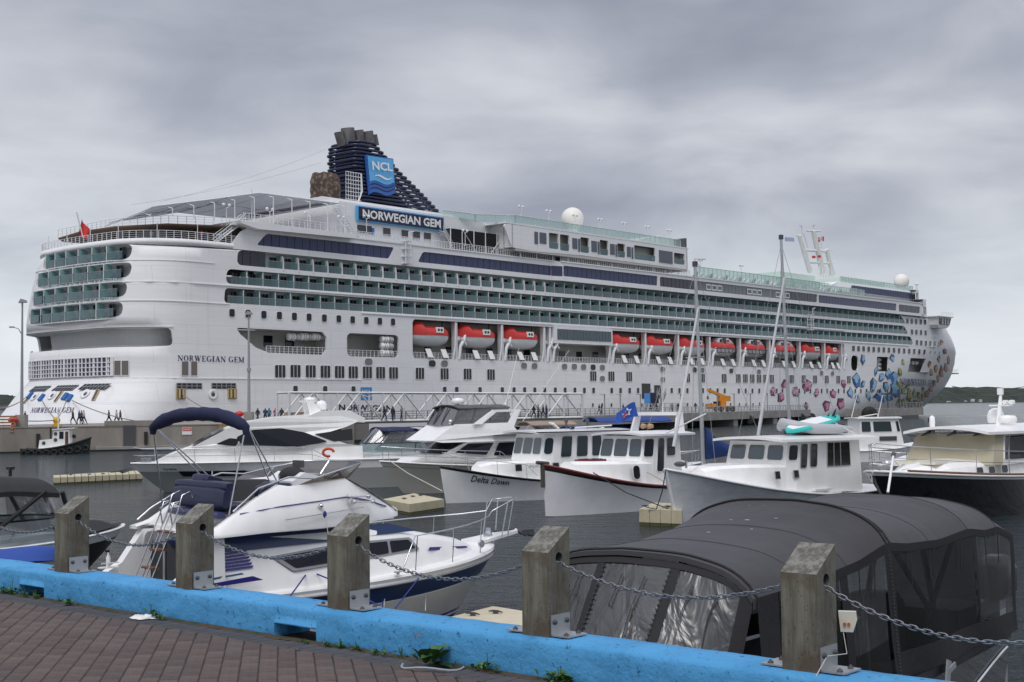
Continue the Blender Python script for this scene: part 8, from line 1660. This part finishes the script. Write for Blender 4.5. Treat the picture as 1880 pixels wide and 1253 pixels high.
# ===== tan topped cruiser behind Delta Dawn =====
def express(bowpx, Z, L_, deg, lab, topm, hullm, topz=2.7, tw=1.15, arch=True, side_m=None):
    F = Fr(at_y(*bowpx, Z), L_, deg); T = boat('express_cruiser', lab, 'boat', F); H = Hull(L_, L_ * .33, 1.05, 1.3, 1.05, rake=1.4, flare=.4, t0=.5, wl=.86, power=2.3); mkhull(T, H, [(.15, M_NAVY), (.6, hullm), (1, M_WHITE)], n=18, gun=.04, gunm=M_WHITE)
    wf = lambda x, z: interp([(0, 1.3), (L_ * .55, 1.2), (L_ * .8, .7), (L_ * .92, .3)], x) - .3 * max(0, z - 1.2); prof_house(T, [(.3, 1.0), (L_ * .92, 1.25), (L_ * .75, 1.6), (L_ * .6, 1.75), (.3, 1.7)], wf, M_WHITE, 'cabin_top')
    a = L_ * .6; g = MB(); g.loft([[Vector((x, y, 1.7)) for x, y in ((a - 3, 1.1), (a - .6, 1.1), (a, .6), (a, -.6), (a - .6, -1.1), (a - 3, -1.1))], [Vector((x, y, 2.2)) for x, y in ((a - 3.2, 1.05), (a - 1.2, 1.0), (a - .8, .5), (a - .8, -.5), (a - 1.2, -1.0), (a - 3.2, -1.05))]], GLC, False, False, False); g.build('windscreen', None, T)
    g = MB(); g.loft([[Vector((x, y, 2.2)) for x, y in ((a - 4, 1.05), (a - 1.2, 1.0), (a - .8, .5), (a - .8, -.5), (a - 1.2, -1.0), (a - 4, -1.05))], [Vector((x, y, topz)) for x, y in ((a - 4, tw), (a - 1.8, tw), (a - 1.5, .5), (a - 1.5, -.5), (a - 1.8, -tw), (a - 4, -tw))]], side_m or GLV, False, False, False); g.build('side_curtain', None, T); fabric_bimini(T, a - 4.2, a - 1.4, tw, topz, .2, topm)
    if arch:
        ac = MB()
        for y in (-1.25, 1.25): ac.tube([(a - 4.4, y, 1.6), (a - 3.6, y, 2.35), (a - 2.7, y * .95, topz + .05)], .1, M_WHITE, 6)
        ac.tube([(a - 2.7, -1.2, topz + .05), (a - 2.7, 1.2, topz + .05)], .09, M_WHITE, 6); ac.build('radar_arch', M_WHITE, T)
    for side in (-1, 1): railing_b(T, H, [(H.p(t, 1, side, -.12), k) for t, k in ((.5, .1), (.58, 1), (.68, 1), (.78, 1), (.88, 1), (.96, 1), (.99, 1))], .6, r=.02, mid=False)
    return T, F
M_TAN = mat('tan_canvas', (.30, .22, .17), .85, var=.1); M_RBL = mat('royal_blue_canvas', (.02, .05, .22), .8, var=.12)
express((800, 836), 74, 9.5, 200, 'cruiser with a tan canvas top seen behind the Delta Dawn wheelhouse', M_TAN, M_WHITE, 3.1)
T, F = express((1288, 838), 66, 6.9, 14, 'cruiser with royal blue canvas behind the red trimmed boat, under the flag', M_RBL, M_NAVY, 3.0, 1.2, True); fabric_bimini(T, 1.2, 4.9, 1.25, 3.4, .2, M_RBL, name='rear_canopy')
T, F = express((1600, 850), 62, 8, 195, 'small cruiser with beige canvas between the big lobster boat and the black yacht', mat('beige_canvas', (.34, .31, .28), .85), M_WHITE, 2.35, 1.2, False, gv)
# small white pilothouse boat
F = Fr(at_y(1702, 805, 95), 7.2, 12); P_ = boat('pilothouse_boat', 'small white pilothouse boat with three side windows, beyond the big lobster boat', 'boat', F); HP = Hull(7.2, 2.6, .8, 1.35, .85, rake=.8, flare=.4, t0=.45); mkhull(P_, HP, [(.15, M_BLACK), (1, M_WHITE)], n=16, gun=.04, gunm=M_WHITE)
S, Q, Fq, S2, Q2 = cabin_block(P_, (1.6, 5.0), 2.1, 1.8, .8, 3.0, .4, M_WHITE)
for u0, u1 in ((.04, .30), (.38, .9)): pane_on(P_, S, u0, .58, u1, .9, .08, M_WINT, M_WHITE2)
pane_on(P_, Q, .3, .58, .8, .9, .05, M_WIN, M_WHITE2); pane_on(P_, Fq, .05, .58, .45, .9, .05, M_WIN, M_WHITE2); pane_on(P_, Fq, .55, .58, .95, .9, .05, M_WIN, M_WHITE2); roof_slab(P_, 1.4, 4.8, 2.2, 3.05, .08, M_WHITE, .05)
MB().box((3.0, -1.07, 1.45), (4.3, -1.03, 1.75), M_DGREY).build('vent_grille', None, P_); MB().tube([(2, 0, 3.1), (3.4, 0, 3.3), (3.6, .3, 3.15)], .04, M_ROPEW, 5).tube([(1.7, .5, 3.1), (2.3, .5, 5.2)], .03, M_WHITE2, 5).tube([(3.2, -.5, 3.1), (3.6, -.5, 4.6)], .03, M_WHITE2, 5).build('roof_gear', None, P_)

# ===== sailing boats: masts =====
def sailboat(top, base, Z, lab, boom=None, spread=True, flag=False):
    a, b_ = at_y(*base, Z), at_y(*top, Z); T = thing('sailing_boat', lab, 'sailboat', (a.x, a.y, 0), .35); d = Vector((b_.x - a.x, 0, 0)); H = b_.z
    h = Hull(8.5, 2.6, .9, 1.2, .85, rake=1.2, flare=.3, t0=.5); 
    hb_ = MB(); 
    for side in (-1, 1): hb_.grid(lambda u_, v_: h.p(u_, v_, side) - Vector((4.8, 0, 0)), 14, 4, M_WHITE)
    hb_.grid(lambda u_, v_: h.p(u_, 1, -1).lerp(h.p(u_, 1, 1), v_) - Vector((4.8, 0, 0)), 14, 2, M_WHITE); hb_.build('hull', M_WHITE, T)
    MB().loft([[(-1.5, -.8, .9), (-1.5, .8, .9), (-1.5, .7, 1.35), (-1.5, -.7, 1.35)], [(1.8, -.6, .9), (1.8, .6, .9), (1.5, .5, 1.25), (1.5, -.5, 1.25)]], M_WHITE).build('coachroof', None, T)
    Ri = Matrix.Rotation(-.35, 3, 'Z'); tv = Ri @ d
    MB().tube([(0, 0, .9), tv + Vector((0, 0, H))], [.10, .07], M_ALU, 10).box((tv.x - .1, -.08 + tv.y, H), (tv.x + .1, .08 + tv.y, H + .25), M_DGREY).build('mast', M_ALU, T)
    if spread: m_ = tv * .6 + Vector((0, 0, H * .6)); MB().tube([m_ + Vector((-.2, -.9, 0)), m_, m_ + Vector((-.2, .9, 0))], .025, M_ALU, 4).build('spreader', None, T)
    st = MB(); 
    for e in ((3.6, 0, 1.2), (-3.6, 0, .9), (0, 1.2, .9), (0, -1.2, .9)): st.tube([e, tv + Vector((0, 0, H * .98))], .012, M_GREY, 4)
    st.build('stay', None, T)
    if boom: boom(T, tv, H)
    return T, H
def boomf(T, tv, H): 
    mb = MB(); mb.loft([[(-.1, 0, 3.5), (-.2, -.1, 3.3), (-.2, .1, 3.3)], [(-.15, 0, 2.9), (-.6, -.2, 2.3), (-.6, .2, 2.3)], [(-.1, 0, 1.9), (-1.1, -.2, 1.7), (-1.1, .2, 1.7)]] if 0 else [[(.12, -.12, 1.6), (.12, .12, 1.6), (.12, .08, 3.1), (.12, -.08, 3.1)], [(.5, -.16, 1.65), (.5, .16, 1.65), (.5, .06, 2.7), (.5, -.06, 2.7)], [(1.2, -.15, 1.75), (1.2, .15, 1.75), (1.2, .05, 2.3), (1.2, -.05, 2.3)], [(3.2, -.08, 1.95), (3.2, .08, 1.95), (3.2, .05, 2.15), (3.2, -.05, 2.15)]], mat('sail_cover_blue', (.012, .04, .16), .8, var=.15, vscale=4)); mb.build('sail_cover', None, T)
T, H = sailboat((1276, 490), (1291, 800), 62, 'sailing boat with dark blue sail cover, right of the red trimmed boat', boomf); MB().tube([(0, 0, H), (-.3, 0, H + .35), (.3, 0, H + .35)], .015, M_DGREY, 4).build('wind_vane', None, T)
T, H = sailboat((1434, 440), (1451, 790), 72, 'sailing boat with the tallest mast, behind the inflatable on the lobster boat roof', None); 
p = at_y(1441, 443, 72); MB().grid(lambda a, b_: Vector((a * .5, .03 * sin(a * 6), b_ * .22 - a * .05)), 5, 2, mat('flag_pale', (.35, .42, .55), .7)).build('masthead_flag', None, loc=p + Vector((0, 0, 0)), label='small pale flag at the head of the tallest mast', cat='flag')

# ===== black canopied runabout at the left edge =====
F = Fr(at_y(228, 968, 37), 7.6, 56); A_ = boat('runabout', 'black hulled runabout with a black canopy at the left edge', 'boat', F); HA = Hull(7.6, 2.6, .95, 1.05, .9, rake=1.5, flare=.35, t0=.4, wl=.85, power=2.2); mkhull(A_, HA, [(.8, M_BLACK), (1, M_WHITE)], gun=.03, gunm=M_WHITE, deckm=M_WHITE)
MB().grid(lambda a, b_: (lambda l, r: l.lerp(r, b_) + Vector((0, 0, .06 + .22 * sin(b_ * PI) * sin(min(1, a * 1.2) * PI))))(HA.p(lerp(.76, .98, a), 1, -1, -.1), HA.p(lerp(.76, .98, a), 1, 1, -.1)), 12, 8, M_BLKF).build('bow_cover', M_BLKF, A_)
g = MB(); g.loft([[Vector((x, y, 1.0)) for x, y in ((2.9, 1.15), (4.6, 1.05), (5.4, .6), (5.6, 0), (5.4, -.6), (4.6, -1.05), (2.9, -1.15))], [Vector((x, y, 1.5)) for x, y in ((2.9, 1.1), (4.4, 1.0), (5.0, .5), (5.1, 0), (5.0, -.5), (4.4, -1.0), (2.9, -1.1))]], GLC, False, False, False); g.build('windscreen', None, A_)
MB().tube([(2.9, -1.1, 1.5), (4.4, -1.0, 1.5), (5.0, -.5, 1.5), (5.1, 0, 1.5), (5.0, .5, 1.5), (4.4, 1, 1.5), (2.9, 1.1, 1.5)], .025, M_BLACK, 5).build('windscreen_frame', None, A_); fabric_bimini(A_, .2, 4.6, 1.15, 2.25, .36, M_BLKF, .12, front_drop=.25)
en = MB(); en.loft([[(4.6, -1.0, 1.5), (5.1, -.5, 1.5), (5.15, .5, 1.5), (4.6, 1.0, 1.5)], [(4.6, -1.12, 2.1), (4.7, -.5, 2.25), (4.7, .5, 2.25), (4.6, 1.12, 2.1)]], GLV, False, False, False); en.build('front_curtain', GLV, A_)
fr_ = MB(); 
for a, b_ in (((5.2, -.95, 1.1), (4.7, -1.12, 2.15)), ((5.2, .95, 1.1), (4.7, 1.12, 2.15)), ((2.2, -1.2, 1.0), (4.2, -1.12, 2.2)), ((2.0, 1.2, 1.0), (4.0, 1.12, 2.2)), ((5.3, 0, 1.5), (4.8, 0, 2.35))): fr_.tube([a, b_], .06, M_BLKF, 5)
fr_.build('canopy_frame', M_BLKF, A_); MB().box((.4, -1.0, .6), (2.2, 1.0, 1.15), M_DGREY).build('seat', None, A_)
p = at_y(19, 868, 36); MB().cyl((0, 0, -.1), (0, 0, .1), .05, M_BLACK, 8).box((-.08, -.08, .08), (.08, .08, .16), M_BLACK).build('stern_light', None, A_, loc=F.I @ p)
BC = boat('covered_boat', 'boat under a royal blue cover at the left edge, right behind the kerb', 'boat', Fr(at_z(100, 1030, .9), 6, 20)); MB().grid(lambda a, b_: Vector((lerp(0, 6.2, a), (b_ - .5) * 2.3 * (1 - a ** 3.2) ** .6, .95 + .28 * sin(b_ * PI) + .02 * sin(a * 30))), 20, 8, mat('blue_cover', (.015, .06, .30), .7, bump=.3, bscale=12)).build('cover', None, BC)
hB = Hull(6.1, 2.3, .95, .95, .95, rake=.9, flare=.3, t0=.4); mkhull(BC, hB, [(1, M_WHITE)], n=12, deck=False, gun=.03, gunm=M_DGREY)

# ===== big grey canopied boat, right foreground =====
F = Fr(Vector((1.2, 13.15, 0)), 0, 52); G = boat('canopy_boat', 'runabout under a big charcoal fabric enclosure with clear vinyl windows, right foreground', 'boat', F)
M_CG = bpy.data.materials.new('charcoal_canvas'); M_CG.use_nodes = True; t = M_CG.node_tree; b = t.nodes['Principled BSDF']; b.inputs['Roughness'].default_value = .78; b.inputs['Sheen Weight'].default_value = .15; tc = t.nodes.new('ShaderNodeTexCoord')
t.links.new(mixc(mr(nz(1.6, 6), .3, .7), (.021, .0195, .024), (.031, .029, .034)), b.inputs['Base Color']); bp1 = t.nodes.new('ShaderNodeBump'); bp1.inputs['Strength'].default_value = .35; bp1.inputs['Distance'].default_value = .03; t.links.new(nz(2.2, 3), bp1.inputs['Height']); bp2 = t.nodes.new('ShaderNodeBump'); bp2.inputs['Strength'].default_value = .25; bp2.inputs['Distance'].default_value = .002; t.links.new(nz(160, 2), bp2.inputs['Height']); t.links.new(bp1.outputs[0], bp2.inputs['Normal']); t.links.new(bp2.outputs[0], b.inputs['Normal'])
LG = 7.3; HWG = 1.28
def eav(x): return interp([(0, 2.45), (.5, 2.46), (1.4, 2.50), (2.3, 2.57), (3.04, 2.69), (3.6, 2.63), (4.6, 2.59), (5.6, 2.64), (6.2, 2.57), (6.7, 2.58), (7.3, 2.42)], x)
def crn(x): return interp([(0, .30), (.5, .33), (3.0, .36), (5.2, .36), (6.6, .33), (7.3, .25)], x)
def gtop(a, b_, off=0):
    x = lerp(-.05, LG, a); bow_k = sum(math.exp(-((x - q) / .10) ** 2) for q in (0.0, 3.04, 5.6, 6.7)); sagk = -.045 * abs(sin(min(1, max(0, x / 7.3)) * PI * 2.4)) + .012 * MN.noise(Vector((x * 1.3, b_ * 5, 3))) + .006 * MN.noise(Vector((x * 5, b_ * 9, 1)))
    e_ = 2 * b_ - 1; z = eav(x) + crn(x) * (1 - abs(e_) ** 2.6) ** .75 + (.018 * bow_k + sagk) * (1 - abs(e_) ** 8) - .05 * (abs(e_) ** 10)
    return Vector((x, e_ * HWG * (1 + .02 * (1 - abs(e_))), z + off))
cn2 = MB(); cn2.grid(gtop, 90, 34, M_CG); cn2.grid(lambda a, b_: gtop(a, b_, -.03), 30, 14, M_CG)
for b_ in (0, 1): cn2.loft([[gtop(i / 60, b_) for i in range(61)], [gtop(i / 60, b_) + Vector((0, 0, -.10 + .015 * sin(i * .8))) for i in range(61)]], M_CG, False, False)
cn2.loft([[gtop(0, i / 30) for i in range(31)], [gtop(0, i / 30) + Vector((-.02, 0, -.045)) for i in range(31)]], M_CG, False, False); cn2.build('canopy_top', M_CG, G)
sm_ = MB()
for x in (0.03, 3.04, 3.14): sm_.tube([gtop((x + .05) / (LG + .05), i / 30, .008) for i in range(31)], .016, M_BLKF, 5)
for x in (1.0, 2.0, 4.3, 5.6, 6.7): sm_.tube([gtop((x + .05) / (LG + .05), i / 30, .0) for i in range(31)], .008, M_CG, 4)
sm_.build('seam', M_BLKF, G)
dp = MB(); rd = random.Random(9); M_BD = mat('bird_dropping', (.7, .7, .68), .8)
for i in range(16):
    c_ = gtop(rd.uniform(.2, .62), rd.uniform(.35, .85), .006); r_ = rd.uniform(.008, .03); dp.add([c_ + Vector((r_ * cos(a) * rd.uniform(.5, 1.4), r_ * sin(a) * rd.uniform(.5, 1.6), 0)) for a in [k * PI / 4 for k in range(8)]], [tuple(range(8))], M_BD)
dp.build('bird_dropping', M_BD, G, kind='stuff')
M_CV = mat('dark_curtain', (.014, .013, .016), .75, bump=.4, bscale=8)
# walls of the enclosure
GZ = 1.12; M_VN = bpy.data.materials.new('clear_vinyl_wrinkled'); M_VN.use_nodes = True; t = M_VN.node_tree; t.nodes.clear(); N = t.nodes.new
o_ = N('ShaderNodeOutputMaterial'); tr_ = N('ShaderNodeBsdfTransparent'); tr_.inputs[0].default_value = (.5, .51, .52, 1); gl2 = N('ShaderNodeBsdfGlossy'); gl2.inputs['Roughness'].default_value = .3; df = N('ShaderNodeBsdfDiffuse'); df.inputs[0].default_value = (.16, .16, .17, 1); tc = N('ShaderNodeTexCoord')
mpx = N('ShaderNodeMapping'); mpx.inputs['Scale'].default_value = (2.6, 2.2, .35); mpx.inputs['Rotation'].default_value = (.5, .75, .2); t.links.new(tc.outputs['Object'], mpx.inputs[0]); nn = N('ShaderNodeTexNoise'); nn.inputs['Scale'].default_value = 1.5; nn.inputs['Detail'].default_value = 3; nn.inputs['Distortion'].default_value = 1; t.links.new(mpx.outputs[0], nn.inputs['Vector'])
bpv = N('ShaderNodeBump'); bpv.inputs['Strength'].default_value = 1; bpv.inputs['Distance'].default_value = .05; t.links.new(nn.outputs[0], bpv.inputs['Height']); t.links.new(bpv.outputs[0], gl2.inputs['Normal']); a1 = N('ShaderNodeMixShader'); a1.inputs[0].default_value = .10; t.links.new(tr_.outputs[0], a1.inputs[1]); t.links.new(df.outputs[0], a1.inputs[2]); a2 = N('ShaderNodeMixShader'); a2.inputs[0].default_value = .11; t.links.new(a1.outputs[0], a2.inputs[1]); t.links.new(gl2.outputs[0], a2.inputs[2]); t.links.new(a2.outputs[0], o_.inputs[0])
M_SCR = glassmat('dark_screen', (.27, .27, .28), .02, .3, (.007, .007, .008), .3)
def gw_(x, f, off=0, sg=-1): return Vector((x + (x - 3.6) * .0, sg * (HWG + .02 - .0 * f + off + .05 * (1 - f) + .03 * sin(x * 3.1 + f * 4) * (1 - f)), lerp(GZ, eav(x) - .04, f)))
def seg(x0, x1, m, name, sg=-1, lean=0, f0=0, f1=1, off=0): mb = MB(); mb.grid(lambda a, b_: gw_(lerp(x0, x1, a) + lean * (1 - lerp(f0, f1, b_)), lerp(f0, f1, b_), off, sg), max(3, int((x1 - x0) * 6)), 6, m); mb.build(name, m, G)
for sg in (-1, 1):
    seg(0, .42, M_CV, 'side_curtain', sg); seg(.42, 1.75, M_SCR, 'screen_panel', sg); seg(1.75, 1.95, M_CV, 'curtain_frame', sg, .15); seg(1.95, 2.9, M_VN, 'vinyl_window', sg, .1, .32); seg(1.95, 2.9, M_SCR, 'screen_panel', sg, .1, 0, .32); seg(2.9, 3.1, M_BLKF, 'zipper_band', sg, .22, 0, 1, .008); seg(3.1, 5.7, M_SCR, 'screen_panel', sg, .15, .2); seg(3.1, 7.2, M_CV, 'side_curtain', sg, .1, 0, .2); seg(5.7, 5.85, M_CV, 'curtain_frame', sg); seg(5.85, 7.15, M_VN, 'vinyl_window', sg, 0, .25); seg(7.15, 7.3, M_CV, 'curtain_frame', sg); seg(.42, 3.1, M_CV, 'hem', sg, 0, .93, 1, .006); seg(3.1, 7.2, M_CV, 'hem', sg, 0, .94, 1, .006)
# front curtain with zippers
def gf(bb, f, off=0): e_ = 2 * bb - 1; top = gtop(0, bb); base = Vector((-1.15 + .75 * e_ * e_, e_ * (HWG - .1), 1.2)); p = base.lerp(top + Vector((0, 0, -.06)), f); p.x -= off; return p
cuts = [(0, .045, M_CV), (.045, .29, M_VN), (.29, .33, M_BLKF), (.33, .62, M_VN), (.62, .655, M_BLKF), (.655, .94, M_VN), (.94, 1, M_CV)]
for b0, b1, m in cuts: mb = MB(); mb.grid(lambda a, f: gf(lerp(b0, b1, a), f, .0 if m is M_VN else .01), 8, 8, m); mb.build({'dark_curtain': 'curtain_frame', 'clear_vinyl_wrinkled': 'vinyl_window', 'black_canvas': 'zipper_band'}[m.name], m, G)
mb = MB(); mb.grid(lambda a, f: gf(a, lerp(.965, 1, f), .015), 20, 1, M_CV); mb.build('hem', M_CV, G)
for bb in (.12, .22, .42, .52, .72, .80, .88): MB().tube([gf(bb, .9, .03), gf(bb + .012, .72, .035), gf(bb + .005, .62 + .1 * sin(bb * 40), .035)], .007, M_BLACK, 4).build('tie_strap', M_BLACK, G)
for x in (.9, 1.4, 2.2, 2.6, 3.6, 4.3, 5.2, 6.1, 6.6): MB().tube([gw_(x, .95, .03), gw_(x - .03, .68, .035)], .007, M_BLACK, 4).build('tie_strap', M_BLACK, G)
zz_ = MB()
for bb in (.33, .62): 
    for i in range(34): p = gf(bb, .02 + i * .028, .02); zz_.box((p.x - .006, p.y - .012, p.z - .006), (p.x + .006, p.y + .012, p.z + .006), M_DGREY)
for i in range(34): f = .02 + i * .027; p = gw_(3.0 + .22 * (1 - f), f, .02); zz_.box((p.x - .012, p.y - .006, p.z - .006), (p.x + .012, p.y + .006, p.z + .006), M_DGREY)
zz_.build('zip_teeth', M_DGREY, G, kind='stuff')
fr_ = MB()
for sg in (-1, 1):
    for a, b_ in (((2.3, 1.1), (.15, 2.45)), ((2.3, 1.1), (3.0, 2.6)), ((4.0, 1.1), (5.5, 2.6)), ((5.4, 1.1), (3.4, 2.6)), ((5.0, 1.1), (4.3, 2.6)), ((1.2, 1.2), (1.2, 2.5))): fr_.tube([(a[0], sg * 1.15, a[1]), (b_[0], sg * 1.18, b_[1])], .035, M_BLKF, 5)
fr_.build('hoop_frame', M_BLKF, G)
HG = Hull(9.2, 2.7, 1.12, 1.2, 1.1, rake=1.3, flare=.3, t0=.45, wl=.84); hg = MB()
for sd_ in (-1, 1):
    for v0, v1, m in ((0, .3, M_BLACK), (.3, .9, mat('hull_charcoal', (.035, .036, .04), .15, coat=.5)), (.9, 1, M_DGREY)): hg.grid(lambda a, b_: (lambda p: Vector((7.45 - p.x, p.y, p.z)))(HG.p(a, lerp(v0, v1, b_), sd_)), 24, 4, m)
hg.grid(lambda a, b_: (lambda l, r: l.lerp(r, b_))(*[(lambda p: Vector((7.45 - p.x, p.y, p.z - .1)))(HG.p(a, 1, q)) for q in (-1, 1)]), 12, 3, M_DGREY); hg.build('hull', None, G)
sw = MB(); sw.tube([(lambda p: Vector((7.45 - p.x, p.y, p.z)))(HG.p(t_, .66 + .2 * sin(t_ * 9 + 2), -1, .015)) for t_ in [.02 + i * .02 for i in range(26)]], .02, M_STEEL, 5); sw.build('hull_trim', M_STEEL, G)
MB().box((6.0, -1.0, .6), (7.0, 1.0, 1.5), M_DGREY).build('engine_box', None, G)
for c_, s_, m_ in (((4.4, .5, 1.5), (.55, .6, .8), M_DGREY), ((4.4, -.55, 1.5), (.55, .6, .8), M_DGREY), ((1.2, .5, 1.45), (.9, .8, .5), mat('pale_seat', (.25, .25, .26), .5)), ((1.0, -.5, 1.4), (.9, .7, .4), M_DGREY)): it = MB(); cushion(it, c_, s_, m_); it.build('seat', None, G)
MB().tube([(3.3, -.95, 1.1), (3.2, -.95, 1.75), (3.0, -.8, 1.85), (2.9, 0, 1.9), (3.0, .8, 1.85), (3.2, .95, 1.75), (3.3, .95, 1.1)], .025, M_ALU, 6).build('windscreen_frame', None, G)
ob = MB(); ob.loft([[(7.75 + x * sc_, -.9 + y * sc_, z) for x, y in ((-.3, -.17), (.3, -.2), (.34, 0), (.3, .2), (-.3, .17))] for z, sc_ in ((1.45, .7), (1.55, 1), (1.85, 1.05), (2.0, .8), (2.04, .5))], M_BLACK); ob.box((7.6, -1.0, .2), (7.85, -.8, 1.46), M_GREY); ob.box((7.4, -1.05, 1.0), (7.6, -.75, 1.2), M_DGREY); ob.build('outboard_motor', None, G)
br_ = MB(); q = gw_(4.6, 0, .04); br_.prism([(4.3, -1.42, .62), (4.42, -1.42, .60), (4.62, -1.40, 1.12), (4.5, -1.40, 1.16)], (0, .02, 0), M_GREY); br_.prism([(4.5, -1.41, .98), (4.75, -1.41, 1.04), (4.72, -1.41, 1.1), (4.5, -1.41, 1.05)], (0, .02, 0), M_GREY); br_.build('fender_hook', None, G)
# small white fitting on the nearest post
p = wp(4 * PS, .14, WT + .22) + WD * .13; T = thing('socket_box', 'white plastic fitting with orange terminals hanging behind the nearest timber post', 'fitting', p, -.3); MB().prism([(-.03, 0, -.05), (.03, 0, -.05), (.05, 0, .01), (.045, 0, .05), (-.04, 0, .05)], (0, .035, 0), M_CREAM).build('housing', None, T)
for i in range(2): MB().cyl((-.01 + i * .02, -.01, -.01), (-.01 + i * .02, 0, -.01), .008, mat('terminal_orange', (.5, .12, .02), .5), 6).build('terminal', None, T)
rope([p + Vector((-.02, -.01, -.05)), p + Vector((-.01, -.03, -.15)), wp(4 * PS + .12, -.05, WT + .08), wp(4 * PS + .1, -.12, WT + .0), wp(4 * PS + .05, -.2, WT - .15)], M_ROPEW, 'thin white cord running from the white fitting down over the kerb', .0025)

# ===== tugboat =====
F = Fr(at_y(167, 800, 131), 6.4, 8); TG = boat('tugboat', 'small tugboat with a white wheelhouse and tyre fendered black hull by the pier wall', 'tugboat', F)
HT = Hull(6.4, 2.6, .55, 1.55, .65, rake=.15, flare=.25, t0=.4, wl=.95, power=2.2); mkhull(TG, HT, [(1, mat('tug_green_black', (.02, .035, .03), .6))], n=16, gun=.1, gunm=M_RUBBER)
prof_house(TG, [(1.6, .6), (4.5, .6), (4.5, 2.35), (3.0, 2.35), (2.9, 1.5), (1.7, 1.4)], lambda x, z: .75, M_WHITE, 'deckhouse'); MB().prism([(2.9, -.85, 2.35), (5.0, -.85, 2.5), (5.0, -.85, 2.58), (2.9, -.85, 2.43)], (0, 1.7, 0), M_WHITE).build('roof', None, TG)
for x, z in ((2.1, 1.1), (3.2, 1.4), (3.2, 2.0)): MB().lathe([(.16, -.8), (.18, -.76)], (x, 0, z), M_DGREY, 12, 'y').build('porthole', None, TG)
MB().box((3.55, -.78, 1.5), (3.95, -.76, 2.2), M_WIN).box((4.1, -.78, .9), (4.4, -.76, 2.2), mat('tug_door', (.10, .045, .03), .5)).build('door', None, TG)
for i in range(9): q = HT.p(.06 + i * .11, .5, -1, .1); MB().tube([(.26 * cos(a), 0, .26 * sin(a)) for a in [k * PI / 5 for k in range(10)]], .1, M_RUBBER, 6, closed=True).build('tyre', M_RUBBER, TG, loc=q)
MB().cyl((2.6, 0, 1.5), (2.6, 0, 2.6), .09, M_BLACK, 8).build('exhaust', None, TG); MB().tube([(3.3, 0, 2.4), (3.3, 0, 4.6)], .04, M_WHITE, 5).box((3.25, -.3, 3.9), (3.35, .3, 3.95), M_DGREY).box((3.25, -.2, 3.2), (3.35, .2, 3.24), M_WHITE).build('light_mast', None, TG); MB().ball((4.8, 0, 1.7), .22, M_BLACK, 8, 5).build('winch', None, TG)

# ===== floating docks =====
M_FLT = mat('float_cream', (.50, .45, .31), .7, var=.12, vscale=3, bump=.3, bscale=14); M_ALG = mat('waterline_algae', (.09, .085, .03), .9)
def dock(name_lab, pts, zt, n=1, m=M_FLT, cleats=()):
    P = [at_z(x, y, zt) for x, y in pts]; c_ = sum(P, Vector()) / len(P); T = thing('floating_dock', name_lab, 'floating dock', (c_.x, c_.y, 0)); a, b_, c2, d_ = [p - Vector((c_.x, c_.y, 0)) for p in P]
    for i in range(n):
        f0, f1 = i / n + .004, (i + 1) / n - .004; q = [a.lerp(b_, f0), a.lerp(b_, f1), d_.lerp(c2, f1), d_.lerp(c2, f0)]; mb = MB(); mb.prism([(v.x, v.y, .1) for v in q], (0, 0, zt - .1), m)
        ctr = sum(q, Vector()) / 4; mb.prism([(lerp(ctr.x, v.x, .99), lerp(ctr.y, v.y, .99), -.1) for v in q], (0, 0, .2), M_ALG); mb.build('float_module', None, T)
    for (x, y) in cleats:
        p = at_z(x, y, zt) - Vector((c_.x, c_.y, 0)); MB().tube([p + Vector((-.13, .08, .035)), p + Vector((-.05, .03, .05)), p + Vector((.05, -.03, .05)), p + Vector((.13, -.08, .035))], [.01, .02, .02, .01], M_DGREY, 6).box((p.x - .05, p.y - .04, p.z), (p.x + .05, p.y + .04, p.z + .04), M_DGREY).build('cleat', None, T)
dock('long cream floating dock on open water at left, above the black canopied runabout', [(98, 877.5), (262, 870), (258, 864), (97, 873)], .4, 13, cleats=((130, 873), (165, 872), (190, 871)))
dock('cream floating dock under the bow of the cream flybridge boat', [(702, 917), (752, 926), (816, 917), (760, 906)], .42, 2, cleats=((742, 917), (758, 913), (772, 911)))
dock('cream float block between the two lobster boats', [(1173, 935), (1252, 938), (1256, 925), (1200, 923)], .55, 4, cleats=((1185, 931), (1226, 932)))
dock('pale dock corner with two cleats beyond the kerb, left of the fourth post', [(826, 1133), (960, 1165), (1010, 1130), (905, 1113)], .38, 1, mat('dock_buff', (.56, .50, .37), .8, var=.08), cleats=((868, 1131), (910, 1127)))
for x, y in ((1089, 863), ):
    rope([at_y(1089, 868, 48.6), at_y(1150, 905, 48), at_y(1228, 935, 46.6)], M_BLACK, 'dark mooring rope sagging from the red trimmed boat to the float block', .02); rope([at_y(1223, 862, 45.8), at_y(1215, 905, 46), at_y(1205, 935, 46.3), at_y(1187, 932, 46.4)], M_BLACK, 'dark mooring rope hanging from the big lobster boat to the float block', .02)

# ===== birds on a floating boom far right =====
BA, BB = at_z(1668, 800, 0), at_z(1802, 806, 0); MB().tube([BA, BB], .22, M_DGREY, 8).build('floating_boom', None, label='dark floating boom with birds on it beyond the black yacht', cat='boom')
bd_ = MB().ball((0, 0, .25), .2, M_BLACK, 8, 5, (1.2, .8, .9)).tube([(.12, 0, .35), (.2, 0, .55), (.3, 0, .58)], [.06, .05, .02], M_BLACK, 5).mesh('body'); rq = random.Random(2)
for i in range(22): p = BA.lerp(BB, (i + rq.uniform(.1, .9)) / 22); T = obj('bird', bd_, None, 'dark waterbird perched on the floating boom beyond the black yacht', 'bird', 'waterbirds on the floating boom', None, (p.x, p.y, .2), rq.uniform(0, 6))
